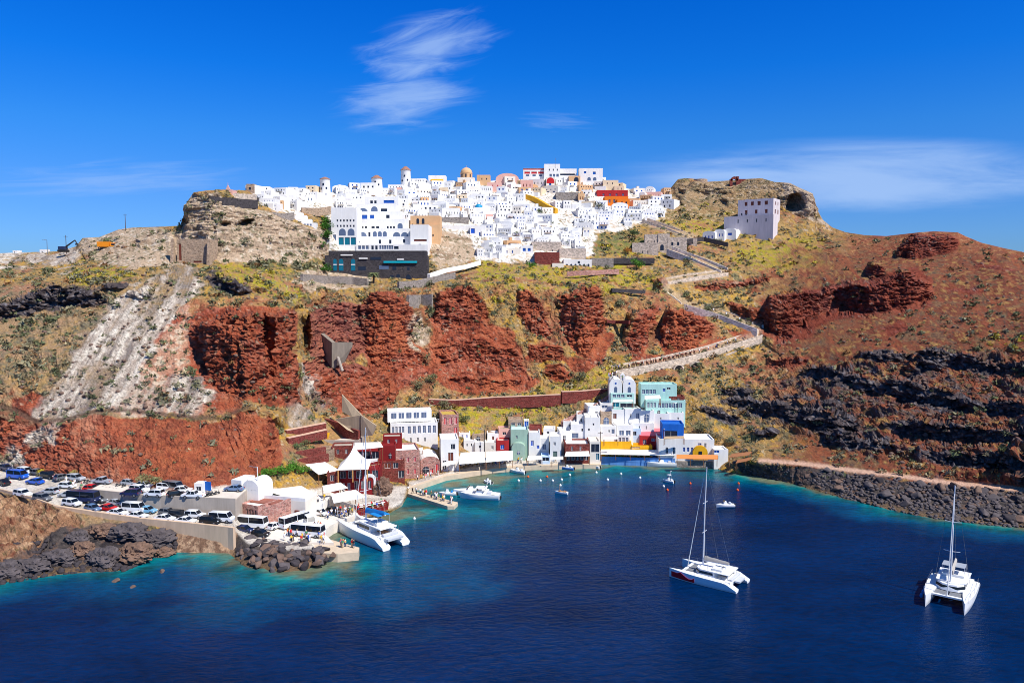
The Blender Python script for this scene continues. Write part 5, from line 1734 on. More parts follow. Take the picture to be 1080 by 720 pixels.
def canopy(name, label, corners, floor_z, m=None, posts=True, thick=0.12, group=None, rise=0.0, cat='canopy'):
 """cloth roof on posts. corners (px, py, z): front-left, front-right, back-right, back-left"""
 P = [atz(*q) for q in corners]
 c = sum(P, Vector()) / 4
 r = empty(name, (c.x, c.y, floor_z), 0, label, cat, group)
 o = Vector((c.x, c.y, floor_z))
 B = MB()
 q = [p - o for p in P]
 mid = sum(q, Vector()) / 4 + Vector((0, 0, rise))
 if rise:
  up = [bm_ for bm_ in q]
  for i in range(4):
   B.bm.faces.new([B.bm.verts.new(p) for p in (up[i], up[(i + 1) % 4], mid)])
  B.bm.faces.new([B.bm.verts.new(p - Vector((0, 0, thick))) for p in q[::-1]])
  for i in range(4):
   a, b = q[i], q[(i + 1) % 4]
   d = Vector((0, 0, thick))
   B.bm.faces.new([B.bm.verts.new(p) for p in (a - d, b - d, b, a)])
  bmesh.ops.remove_doubles(B.bm, verts=B.bm.verts, dist=1e-4)
 else:
  B.loft([[p - Vector((0, 0, thick)) for p in q], q])
 B.build('roof_cloth', m or CANVAS(), r)
 if posts:
  n = max(2, int((q[1] - q[0]).length / 4) + 1)
  for k in range(n):
   for a, b in ((q[0], q[1]), (q[3], q[2])):
    p = a.lerp(b, k / (n - 1))
    t = MB()
    t.box((p.x * 0.97, p.y * 0.97, (p.z - thick) / 2), (0.14, 0.14, p.z - thick))
    t.build('post', WOOD(), r)
 return r
def ramp(name, label, pts, width, deep, wallm=None, arches=(), cat='stairway'):
 """paved stepped ramp with a parapet on each side; pts (px, py, D)"""
 P = [at(x, y, D + .6) for x, y, D in pts]
 c = sum(P, Vector()) / len(P)
 r = empty(name, c, 0, label, cat)
 Q = []
 for a, b in zip(P, P[1:]):
  n = max(2, int((b - a).length / 1.6))
  Q += [a.lerp(b, k / n) for k in range(n)]
 Q.append(P[-1])
 L_, R_ = [], []
 for i, p in enumerate(Q):
  d = Q[min(i + 1, len(Q) - 1)] - Q[max(i - 1, 0)]
  d.z = 0
  d.normalize()
  nr = Vector((d.y, -d.x, 0))
  L_.append(p + nr * width / 2 - c)
  R_.append(p - nr * width / 2 - c)
 B = MB()
 rings = []
 for i in range(len(Q)):
  a, b = L_[i].copy(), R_[i].copy()
  rings.append([a - Vector((0, 0, deep)), a, b, b - Vector((0, 0, deep))])
  if i + 1 < len(Q):      # a low step before the next tread
   j = i + 1
   a2, b2 = L_[j].copy(), R_[j].copy()
   a2.z = a.z
   b2.z = b.z
   rings.append([a2 - Vector((0, 0, deep)), a2, b2, b2 - Vector((0, 0, deep))])
 B.loft(rings)
 B.build('paved_steps', mat('pale_paving', (206, 184, 160), .9, .14, .8, spec=.1), r)
 for S, sg in ((L_, 1), (R_, -1)):
  W_ = MB()
  rg = []
  ph = .3 if (S[0].y + S[-1].y) < (L_[0].y + R_[0].y + L_[-1].y + R_[-1].y) / 2 else 1.5
  for i, p in enumerate(S):
   d = S[min(i + 1, len(S) - 1)] - S[max(i - 1, 0)]
   d.z = 0
   d.normalize()
   nr = Vector((d.y, -d.x, 0)) * sg
   o = p + nr * 0.02
   rg.append([o - Vector((0, 0, deep + 0.3)), o + Vector((0, 0, ph)), o + nr * 0.45 + Vector((0, 0, ph)), o + nr * 0.45 - Vector((0, 0, deep + 0.3))])
  W_.loft(rg)
  W_.build('parapet', wallm or ST_PALE(), r)
 return r
# ---- the zigzag stair up to the village
PALEP = stone('pale_parapet', (206, 186, 164), (222, 206, 186), 1.1)
PALEW = stone('shade_lifted_parapet', (226, 212, 194), (236, 224, 208), 1.1)  # lighter parapet copy; brightness painted in where the ramps lie in shade
WEDGE = mat('tan_concrete', (176, 156, 130), .9, .2, .5, bump=.03, spec=.1, streak=True)
ramp('stair_ramp', 'lowest stair ramp on an arched wall rising from the white church to the bend', [(646, 391, 264), (700, 381, 271), (750, 369, 278), (800, 353, 286)], 4.4, 4.5, PALEP)
ramp('stair_ramp', 'middle stair ramp between grey walls from the bend up to the hairpin', [(802, 347, 287.5), (762, 332, 297), (724, 321, 304)], 6, 4, PALEW)
ramp('stair_ramp', 'short steep stair ramp with dark side wall below the hairpin', [(722, 319.5, 305), (710, 310, 308), (701, 301, 311.5)], 6, 3, PALEW)
ramp('stair_ramp', 'pale stair stretch from the hairpin across to the upper bend', [(700, 298, 313.5), (732, 292, 322), (764, 288, 330)], 4, 2.5, PALEP)
ramp('stair_ramp', 'upper stair ramp beside dark wall passing the grey stone cluster', [(764, 286, 331), (738, 275, 341), (706, 263, 351)], 4.4, 2.5, PALEW)
ramp('stair_ramp', 'topmost stair ramp reaching the edge of the village', [(736, 254, 372), (708, 242, 380), (679, 232, 388)], 4, 2.5, PALEP)
slab_wall('bend_wall', 'pink rendered buttress wall under the stair bend', 'wall', [at(765, 374, 276.5), at(785, 366, 280), at(803, 356, 283)], 1.2, 6, ST_PALE())
for a, b_, yb, yt, D in ((711, 720.5, 390, 385, 269.5), (728, 740, 389, 382, 271.5)):
 p, w = place(a, b_, yb, D)
 r = empty('arched_vault', p, R(14), 'dark arched vault under the lowest stair ramp, ' + ('the smaller one' if a < 720 else 'the larger one'), 'arch')
 hh = (yb - yt) * D / F
 flat_shape(arch_pts(-w / 2 - .5, w / 2 + .5, -1, hh + .6), -0.3, 1.6).build('arch_ring', PALEP, r)
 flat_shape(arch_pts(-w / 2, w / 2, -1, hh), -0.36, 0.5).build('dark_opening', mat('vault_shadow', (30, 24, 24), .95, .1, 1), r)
# ---- long maroon retaining walls behind the harbour
CAPST = lambda: mat('pale_coping', (216, 176, 150), .9, .1, 1, spec=.1)
slab_wall('terrace_wall', 'long maroon stone terrace wall across the slope above the harbour', 'wall', [at(452, 421, 248), at(480, 422, 250), at(520, 419, 252), at(560, 417.5, 253), at(591, 416, 254)], 1.2, 3.8, ST_RED(), CAPST())
slab_wall('terrace_wall', 'maroon stone terrace wall stepping up towards the white church', 'wall', [at(592, 413, 254), at(612, 412.5, 256), at(643, 409.5, 259)], 1.2, 3.9, ST_RED(), CAPST())
slab_wall('street_wall', 'pinkish sloping wall along the lane up to the church', 'wall', [at(592, 444, 243.5), at(612, 434, 247), at(630, 425, 250), at(643, 416, 254)], 0.7, 2.0, ST_PINK())
# ---- big white hotel, red-shutter house and neighbours (from the left)
HB('white_hotel', 'big white stepped hotel with rows of grey blue windows behind the harbour', 'hotel', 412, 462, 468, 446, WHITE(), [('wg', 4, .02, .3, .55, .85, .7), ('wg', 6, .34, .98, .5, .86, .62), ('w', 4, .2, .8, .1, .3, .25)], z=7.5, depth=9, yaw=10)
r_ = bpy.data.objects['white_hotel']
fl = MB()
fl.box((-1.2, 6.4, 8.0), (13.5, 6.0, 3.4))
fl.build('upper_storey', WHITE(), r_)
for k in range(5):
 q = MB()
 q.box((-6.0 + k * 2.3, 3.36, 8.3), (1.5, 0.14, 1.6))
 o_ = q.build('window', GLASSG(), r_)
 q = MB()
 q.box((-6.0 + k * 2.3, 3.27, 8.3), (0.1, 0.05, 1.6))
 q.build('frame', WHITE(), o_)
q = MB()
for k in range(14):
 q.box((-7.6 + k * 1.15, 0.2, 6.9), (0.07, 0.07, 0.9))
q.box((0, 0.2, 7.4), (15.4, 0.08, 0.08))
q.build('balustrade', WHITE(), r_)
HB('pergola_house', 'white pergola porch with grey openings below the white hotel', 'house', 434, 458, 471.5, 461, WARM(), [('wg', 4, .05, .98, .05, .7, .75)], z=5.6, depth=3, yaw=8)
HB('red_shutter_house', 'pink stone house with bright red shutters and a grassy roof', 'house', 466, 484, 458, 437, ST_PINK(), [('wr', 3, .05, .98, .5, .86, .5), ('wr', 1, .72, .9, .02, .36, 1)], roof=SOIL(), depth=9, z=9.3, yaw=12)
HB('white_roof_house', 'pink stone quay house with white roof and four dark red windows', 'house', 417.5, 443, 503.5, 474.5, ST_PINK(), [('wr', 3, .05, .95, .56, .74, .3), ('wr', 2, .35, .95, .12, .32, .3)], roof=WHITE(), z=1.9, depth=10, yaw=14)
HB('vaulted_boathouse', 'pink stone boathouse with white vaulted roof, dark arch and red doors', 'boathouse', 443.5, 464, 499, 481, ST_PINK(), [('w*', 1, .1, .45, .0, .62, 1), ('wr', 1, .5, .66, .0, .4, 1), ('wr', 1, .78, .95, .0, .8, 1)], roof=WHITE(), z=1.9, depth=10, yaw=12, vault=1.6)
HB('white_quay_house', 'white quay house with open brown upper bay between boathouse and restaurant awnings', 'house', 465, 484, 495, 463, WHITE(), [('w', 1, .55, .8, .66, .84, 1), ('wn', 1, .4, .7, .28, .56, 1), ('w', 1, .1, .3, .0, .3, 1)], z=1.9, depth=9, yaw=8)
HB('white_house', 'small white gabled house behind the quay awnings', 'house', 489, 501, 473, 464, WHITE(), [('w', 2, .1, .9, .3, .6, .25)], depth=5)
HB('white_house', 'small white house with dark square window beside a lamp pole', 'house', 501, 511, 475, 466, WHITE(), [('w', 1, .4, .65, .3, .6, 1)], depth=5)
HB('white_house', 'plain low white house left of the red cube', 'house', 511, 523, 475.5, 466.5, WARM(), [('w', 1, .6, .8, .2, .6, 1)], depth=5)
HB('red_cube_house', 'little bright red cube house with blue shutter', 'house', 523.5, 537, 476, 464.5, REDP(), [('ws', 1, .32, .62, .2, .62, 1)], depth=5, roof=PINK())
HB('green_house', 'pale green house with flat roof by the small harbour church', 'house', 538.5, 557, 474, 453, SAGE(), [('w', 1, .3, .4, .55, .7, 1)], depth=8, roof=PALEB())
HB('harbour_chapel', 'small pale vaulted chapel front before the green house', 'chapel', 539.5, 554, 480, 467, SAGE(), [('wg*', 1, .4, .62, .15, .6, 1)], depth=5, vault=1.5, z=3.2)
HB('white_blue_house', 'white house with bright blue door and shutter', 'house', 557.5, 569.5, 475, 456, WHITE(), [('ws', 1, .2, .45, .25, .55, 1), ('ws', 1, .7, .95, .1, .3, 1)], depth=7)
HB('stone_hut', 'low brown stone hut with dark openings up the slope', 'hut', 536, 552, 451.5, 442, ST_TAN(), [('w', 2, .1, .95, .05, .6, .6)], depth=5)
HB('blue_door_shed', 'white shed with turquoise door by the stone hut', 'shed', 552.5, 558, 453, 443, WARM(), [('wb', 1, .1, .9, .05, .9, 1)], depth=3)
# ---- the white quarter in the middle
WQ = 'white houses of the harbour quarter'
for a, b_, yb, yt, lab, ops, dp in (
  (580, 592, 484, 460, 'white harbour house with grey green door at the lane foot', [('doorg', 1, .25, .65, .0, .35, 1), ('w', 1, .3, .5, .6, .75, 1)], 7),
  (590, 603, 470, 454, 'white harbour house with arched dark window above the lane', [('w*', 1, .3, .5, .3, .7, 1)], 7),
  (602, 618, 466, 447, 'white harbour house with a louvred grey window', [('wg', 1, .05, .5, .2, .5, 1), ('w', 1, .7, .8, .6, .75, 1)], 8),
  (617, 633, 468, 440, 'tall plain white harbour house with three tiny windows', [('w', 1, .5, .6, .7, .78, 1), ('w', 1, .2, .3, .5, .58, 1), ('wr', 1, .1, .4, .12, .25, 1)], 8),
  (608, 622, 448, 437, 'upper white harbour house on the lane with a dark slit window', [('w', 1, .3, .4, .3, .6, 1)], 7),
  (620, 633, 441, 428, 'topmost white harbour house left of the stone chapel', [('w', 1, .6, .8, .3, .55, 1)], 7),
  (633, 646, 436, 425, 'white harbour house with grey awning above the stone chapel', [('wg', 1, .1, .6, .5, .8, 1)], 7),
  (645, 660, 448, 432, 'white harbour house with orange niche beside stone chapel', [('wn', 1, .1, .35, .4, .75, 1)], 7),
  (659, 676, 449, 431, 'white harbour terrace house with arched entrance', [('w', 1, .3, .4, .5, .7, 1), ('wg', 1, .7, .9, .4, .75, 1)], 7),
  (675, 690, 450, 433, 'white harbour house with grey arched door under mint terraces', [('wg*', 1, .3, .6, .3, .8, 1)], 7),
  (689, 706, 449, 436, 'plain white harbour wall house under mint terraces', [('w', 1, .4, .5, .5, .7, 1)], 7),
  (704, 721, 447, 435, 'white harbour wall house behind the blue house', [('w', 1, .6, .7, .4, .6, 1)], 6),
  (633, 650, 466, 449, 'white harbour house with yellow plate over the yellow parapet', [('w', 1, .5, .6, .6, .75, 1), ('wg', 1, .7, .9, .5, .8, 1)], 7),
  (650, 668, 463, 448, 'white harbour terrace with grey shaded porch', [('wg', 2, .1, .9, .2, .6, .7)], 7),
  (666, 690, 456, 446, 'long white harbour parapet house with two black windows', [('w', 2, .2, .8, .35, .7, .12)], 7)):
 HB('harbour_house', lab, 'house', a, b_, yb, yt, WHITE(), ops, depth=dp, group=WQ, yaw=rr.uniform(-5, 5))
HB('stone_chapel', 'small brown stone chapel with blind arch among white houses', 'chapel', 633.5, 645, 449, 434, ST_TAN(), [('wg*', 1, .25, .75, .1, .6, 1)], depth=5)
HB('maroon_cafe', 'maroon stone cafe front with white columns', 'cafe', 596, 622, 485, 468, ST_RED(), [('w', 5, .03, .97, .0, .42, .7), ('w', 2, .1, .8, .6, .85, .2)], depth=8, z=2.4, roof=WHITE())
HB('dark_gap_house', 'narrow dark house front with turquoise door', 'house', 622, 633, 485, 465, WARM(), [('w', 1, .1, .9, .4, .85, 1), ('wt', 1, .6, .9, .0, .35, 1)], depth=7, z=2.4)
# church with twin vaults and belfry
p, w = place(643, 670, 416, z=zf(416))
r = empty('twin_vault_church', p, R(-4), 'white church with two vaulted naves and a little belfry at the stair foot', 'church')
k = p.y / F
for i, (x0, x1) in enumerate(((-4.3, -0.15), (0.15, 4.3))):
 c_ = (x0 + x1) / 2
 n = MB()
 hw = (x1 - x0) / 2
 rg = [(c_ + hw * math.cos(PI - PI * t / 12), 3.4 + 1.7 * math.sin(PI * t / 12)) for t in range(13)]
 prof = [(x0, -3)] + rg + [(x1, -3)]
 n.loft([[(q[0], y, q[1]) for q in prof] for y in (0, 9)])
 n.build('nave', WHITE(), r)
 flat_shape(arch_pts(c_ - .5, c_ + .5, .8, 2.6), -0.05, .1).build('arch_window', GLASSG(), r)
 q = MB()
 q.lathe([(0, -0.06), (.32, -0.06), (.32, .06), (0, .06)], seg=12)
 bmesh.ops.transform(q.bm, matrix=Matrix.Translation((c_, 0, 3.7)) @ Matrix.Rotation(PI / 2, 4, 'X'), verts=q.bm.verts)
 q.build('round_window', GLASSB(), r)
q = MB()
for x in (-0.55, 0.55):
 q.box((x, 0.3, 5.3), (0.35, 0.5, 1.9))
q.box((0, 0.3, 6.4), (1.6, 0.55, 0.35))
q.prism([(-0.6, 0.05), (0.6, 0.05), (0.6, 0.55), (-0.6, 0.55)], 6.58, 7.2, scale_top=0.3)
q.build('belfry', WHITE(), r)
# mint green terraces
MG = 'mint green terraced buildings'
AW = mat('mint_awning', (176, 222, 206), .8, .06, 1)
HB('mint_house', 'mint green house with two shaded storeys below the church', 'house', 644, 669, 431, 414.5, MINT(), [('wg', 3, .05, .6, .72, .92, .8), ('w', 1, .68, .9, .74, .9, 1), ('w', 1, .4, .98, .08, .36, 1), ('wt', 1, .05, .36, .1, .4, 1)], depth=8, group=MG)
HB('mint_house', 'upper mint green house with flat roof and blue window', 'house', 676, 714, 416.5, 405, MINT(), [('wg', 4, .02, .42, .1, .5, .85), ('wb', 1, .6, .68, .3, .6, 1), ('w', 1, .72, .82, .5, .7, 1)], depth=5.5, group=MG)
HB('mint_house', 'lower wide mint green house with long dark glazing', 'house', 681, 723, 437.5, 422, MINT(), [('wg', 7, .3, .92, .48, .82, .85), ('wg', 3, .02, .26, .5, .85, .7), ('w*', 2, .1, .4, .08, .32, .5)], depth=5.5, group=MG)
for lab, c in (('white shade cloth over the mint house below the church', [(646, 423.5, 18.2), (668, 423.2, 18.2), (667, 421, 18.8), (647, 421, 18.8)]),
   ('white awning over the lower mint house terrace', [(680, 420.5, 19.8), (697, 420, 19.8), (696, 416.5, 20.6), (680, 417, 20.6)]),
   ('pale mint roof sheet on the upper mint house', [(677, 408, 22.2), (700, 406, 22.2), (699, 402.5, 23), (679, 404, 23)]),
   ('short white awning at the white harbour wall under the mint house', [(655, 426.5, 16.6), (669, 426, 16.6), (668, 424.3, 17.1), (656, 424.6, 17.1)])):
 canopy('shade_canopy', lab, c, c[0][2] - 2.4, AW if 'mint roof' in lab else CANVAS())
# yellow, crimson, blue and the long white restaurant
HB('yellow_parapet', 'long bright yellow parapet wall over the waterfront awnings', 'wall', 633.5, 666, 473.8, 465.5, YELLOW(), z=4.3, depth=4, parapet=.9)
HB('yellow_parapet', 'lower bright yellow parapet right of the long one', 'wall', 666, 688, 475, 469.5, YELLOW(), [('w', 1, .0, .4, .45, .7, 1)], z=4.0, depth=4, parapet=.9)
HB('crimson_house', 'crimson harbour house with pink roof and two pale windows', 'house', 674.5, 698, 472.2, 459.5, REDP(), [('wg', 1, .15, .3, .3, .68, 1), ('wg', 1, .52, .7, .55, .8, 1)], z=4.2, depth=8, roof=mat('pink_roof', (226, 106, 116), .8, .06, 1), yaw=-6, shed=2.4)
HB('blue_house', 'bright blue house with an open terrace and white canopy', 'house', 698.5, 721, 464, 447, BLUEP(), [('w', 1, .1, .7, .18, .58, 1)], z=8.0, depth=7, yaw=-5)
canopy('shade_canopy', 'white canopy sail on the bright blue house', [(700.5, 454.5, 10.6), (716, 453.5, 10.6), (716, 451, 11.6), (700, 451.8, 11.6)], 8.2)
HB('white_restaurant', 'long white waterfront restaurant with blue windows beside the yellow arch', 'restaurant', 694.5, 753, 482, 463, WHITE(), [('w*', 2, .08, .35, .2, .55, .3), ('wb', 3, .42, .64, .3, .55, .6), ('wb', 1, .71, .77, .55, .8, 1), ('w', 1, .82, .86, .55, .8, 1)], z=3.0, depth=9, yaw=-4)
p, w = place(730.5, 746, 481, z=3.6)
r = empty('yellow_arch', p, R(-4), 'yellow half round gable with a dark window over the orange awning', 'gable')
flat_shape(arch_pts(-w / 2, w / 2, -1, 3.4, 12), -0.6, .4).build('gable_wall', YELLOW(), r)
q = MB()
q.box((0, -0.6, 1.0), (1.0, .2, 1.4))
q.build('window', GLASSD(), r)
canopy('long_awning', 'long white awning over the blue waterfront terrace', [(633, 478.6, 3.7), (712, 480, 3.7), (713, 474.6, 4.4), (634, 473.2, 4.4)], 1.9)
canopy('orange_awning', 'orange brown awning over the right waterfront terrace', [(713.5, 483.3, 4.4), (757, 484, 4.4), (757, 479.5, 5.2), (713.5, 479, 5.2)], 2.0, mat('orange_awning', (214, 132, 68), .85, .08, 1))
hull_of('waterfront_terrace', 'light blue painted waterfront terrace wall at the water under the white awning', 'terrace', [(633, 483.4, 1.9), (670, 484.6, 1.9), (712, 485.6, 1.9), (713, 477.5, 1.9), (633, 476.5, 1.9)], -2, mat('pale_blue_render', (96, 146, 208), .8, .2, .6, spec=.2, streak=True))
v_ = bpy.data.objects['waterfront_terrace']
P = [atz(*q) - v_.location for q in [(633, 483.4, 1.9), (670, 484.6, 1.9), (712, 485.6, 1.9)]]
q = MB()
q.loft([[p_ + Vector((0, dy_, dz2)) for dy_, dz2 in ((-.06, -.8), (-.06, .7), (.16, .7), (.16, .003), (.05, -.1))] for p_ in P])
q.build('parapet', mat('pale_blue_render', (96, 146, 208), .8, .2, .6, spec=.2, streak=True), v_)
hull_of('waterfront_terrace', 'stone waterfront terrace under the orange awning', 'terrace', [(713.3, 486, 1.9), (762, 487, 1.9), (764, 480, 1.9), (713.3, 479, 1.9)], -2, ST_GREY())
HB('white_house', 'small white house at the right end of the waterfront', 'house', 753, 768, 487, 474, WHITE(), [('w', 1, .1, .3, .2, .5, 1), ('wb', 1, .0, .35, .72, .95, 1)], z=2.2, depth=6)
canopy('timber_pergola', 'brown timber pergola deck above the rocks at the quay end', [(769, 482, 5.6), (790, 479.5, 5.6), (793, 476, 6.2), (772, 478, 6.2)], 3.0, WOOD())
canopy('timber_pergola', 'lower timber deck roof with pink cloths at the quay end', [(776, 488, 4.4), (797, 484, 4.4), (797, 481, 4.8), (778, 484.5, 4.8)], 2.2, WOOD())
# quay restaurants with white awnings
canopy('quay_awning', 'broad white quay awning left of the red cube house', [(484, 489, 4.2), (512, 487, 4.2), (511, 476, 5.6), (486, 477, 5.6)], 1.8)
canopy('quay_awning', 'long white quay awning in front of the red cube house', [(512.5, 487, 4.2), (541, 484.5, 4.2), (541, 475, 5.4), (512.5, 476, 5.4)], 1.8)
canopy('blue_umbrella_row', 'bright blue awning strip beside the quay awnings', [(505, 486, 3.6), (520, 484.5, 3.6), (519, 482, 4.1), (505, 483, 4.1)], 1.8, BLUEP())
canopy('red_awning', 'pale awning in front of the maroon cafe', [(595.5, 481, 4.4), (622, 480.5, 4.4), (621, 475.5, 5.2), (597, 476, 5.2)], 1.6, CANVAS())
canopy('quay_awning', 'small pale quay awning beside the harbour chapel', [(556, 485, 3.4), (572, 484, 3.4), (571, 480, 4.2), (557, 480.5, 4.2)], 1.8, CANVAS())
# the stone quay itself, its ledge and the jetty
QUAY = mat('quay_stone', (206, 186, 160), .9, .16, .6, bump=.05, spec=.1)
hull_of('stone_quay', 'pale stone quay edge curving along the inner harbour', 'quay', [(431, 515, 1.35), (470, 502, 1.35), (520, 494, 1.35), (560, 491, 1.35), (596, 490, 1.35), (634, 489.5, 1.35), (634, 484, 1.35), (560, 484, 1.35), (520, 487, 1.35), (470, 494, 1.35), (432, 507, 1.35)], -3, QUAY, 'deck')
hull_of('jetty', 'pale concrete jetty with yellow edge reaching into the harbour', 'jetty', [(424.5, 518.5, 0.9), (430, 516, .9), (483, 529.5, .9), (479, 533.5, .9), (472, 533.5, .9)], -3, QUAY, 'deck')
hull_of('pier', 'concrete landing pier at the tip of the boulder mole', 'pier', [(330, 572, 1.7), (350, 569, 1.7), (379, 577, 1.7), (378, 582, 1.7), (356, 584, 1.7), (332, 582, 1.7)], -3, QUAY, 'deck')
hull_of('harbour_square', 'pale harbour square crowded with vans and people', 'square', [(256, 563, 2.3), (300, 571, 2.3), (352, 572, 2.3), (340, 560, 2.3), (352, 552, 2.3), (378, 542, 2.3), (372, 534, 2.3), (340, 538, 2.3), (300, 538, 2.3), (270, 547, 2.3)], -3, mat('square_paving', (222, 212, 198), .9, .1, .5, spec=.1), 'paving')
# ---- restaurants on the left of the harbour
HB('red_restaurant', 'maroon two storey restaurant under the big white tent', 'restaurant', 357, 401, 519, 495, MAROON(), [('wg', 2, .05, .32, .1, .42, .5), ('w', 4, .35, .98, .15, .5, .5), ('w', 5, .02, .98, .62, .95, .75)], z=2.6, depth=9, yaw=6)
p, w = place(356, 388, 495, z=9.4)
r = empty('tent_roof', p, R(6), 'big white pyramid tent roof with concave sides', 'tent')
B = MB()
n_ = 8
rings = []
for t in range(n_ + 1):
 f = t / n_
 s = (1 - f) ** 1.7
 rings.append([(x * s * w / 2 * 1.03, 4 + y * s * 4.2, f * 6.0) for x, y in ((-1, -1), (1, -1), (1, 1), (-1, 1))])
rings[-1] = [(x * .05, 4 + y * .05, 6.0) for x, y in ((-1, -1), (1, -1), (1, 1), (-1, 1))]
B.loft(rings)
B.build('roof_cloth', CANVAS(), r, 20)
for x, y in ((-1, -1), (0, -1), (1, -1), (1, 1), (-1, 1)):
 q = MB()
 q.box((x * w / 2 * .96, 4 + y * 4.0, -1.6), (.25, .25, 3.2))
 q.build('post', mat('ochre_timber', (206, 150, 86), .7, .1, 1), r)
canopy('flat_canopy', 'white flat canopy over the open upper terrace right of the tent', [(375, 474, 12.2), (404, 471, 12.2), (401, 466, 13.2), (374, 466.5, 13.2)], 8.4)
canopy('flat_canopy', 'white flat canopy edge over windows below the tent right side', [(387, 488, 9.2), (399, 485.5, 9.2), (399, 483, 9.9), (387, 484, 9.9)], 6.6)
HB('red_block', 'tall plain maroon block right of the upper terrace', 'building', 401.5, 417, 489, 470, MAROON(), [('w*', 1, .55, .75, .3, .6, 1)], z=6.4, depth=7, yaw=6)
HB('upper_terrace', 'open maroon upper terrace in shade behind the tent', 'terrace', 372, 402, 486, 475, MAROON(), [('w', 3, .05, .95, .2, .9, .85)], z=7.5, depth=7)
HB('stone_annex', 'red stone annex with balcony and orange door beside the pink quay house', 'building', 400, 427, 505, 486, ST_RED(), [('wn', 1, .22, .45, .6, .9, 1), ('w', 1, .55, .75, .6, .9, 1), ('w', 1, .75, .98, .05, .45, 1)], z=2.6, depth=8, yaw=8)
canopy('flat_canopy', 'white sloping canopy over dark dining terrace at the left', [(336, 500, 8.2), (358, 495.5, 8.2), (343, 487, 10.2), (322, 489.5, 10.2)], 4.8)
HB('timber_bar', 'timber fronted bar below the sloping white canopy', 'bar', 331, 357, 509, 502, WOOD(), [('w', 1, .05, .95, .3, .8, 1)], z=4.4, depth=5, yaw=6)
canopy('flat_canopy', 'low white canopy over the brown bar next to the arch', [(342, 519.5, 6.0), (367, 514, 6.0), (359, 508.5, 7.0), (340, 512, 7.0)], 3.0)
canopy('flat_canopy', 'lowest white canopy above the waterside dining deck', [(352, 530, 4.6), (386, 524, 4.6), (375, 516, 5.6), (349, 521, 5.6)], 2.0)
slab_wall('screen_wall', 'grey concrete screen wall under the lowest white canopy', 'wall', [atz(348, 524, 5.0), atz(360, 528, 4.6), atz(373, 532, 4.2)], .4, 3.0, CONC())
hull_of('dining_deck', 'maroon waterside dining deck standing in the water', 'deck', [(372, 537, 1.9), (377, 533, 1.9), (406, 526.5, 1.9), (410, 530, 1.9), (409, 534.5, 1.9), (376, 542, 1.9)], -2, MAROON(), 'platform')
q = MB()
dk = bpy.data.objects['dining_deck']
pr = [atz(373, 538, 1.9), atz(377, 542, 1.9), atz(409, 535, 1.9), atz(410.5, 530.5, 1.9)]
for a, b_ in zip(pr, pr[1:]):
 n_ = max(2, int((b_ - a).length / 1.1))
 for i in range(n_ + 1):
  v = a.lerp(b_, i / n_) - dk.location
  q.box((v.x, v.y, v.z + .5), (.07, .07, 1.0))
 q.tube([a - dk.location + Vector((0, 0, 1.0)), b_ - dk.location + Vector((0, 0, 1.0))], .05, 6)
 q.tube([a - dk.location + Vector((0, 0, .55)), b_ - dk.location + Vector((0, 0, .55))], .03, 6)
q.build('railing', WOOD(), dk)
p, w = place(384, 397, 519, z=2.4)
r = empty('white_arch_gate', p, R(4), 'white arched gate with a turquoise niche beside the black rock', 'gate')
B = MB()
oo = arch_pts(-w / 2, w / 2, -1, 5.0, 12)
ii = arch_pts(-w / 2 + .6, w / 2 - .6, -1, 4.2, 12)
for i in range(1, len(oo) - 1):
 B.loft([[(a[0], y, a[1]) for a in (oo[i], oo[i + 1], ii[i + 1], ii[i])] for y in (-.5, .5)])
B.loft([[(a[0], y, a[1]) for a in (oo[0], oo[-1], ii[-1], ii[0])] for y in (-.5, .5)])
B.build('arch', WHITE(), r)
flat_shape(arch_pts(-w / 2 + .6, w / 2 - .6, -1, 4.2, 12), .2, .6).build('back_wall', ST_RED(), r)
q = MB()
q.box((0, .1, 2.6), (.9, .3, 1.3))
q.build('niche', GLASST(), r)
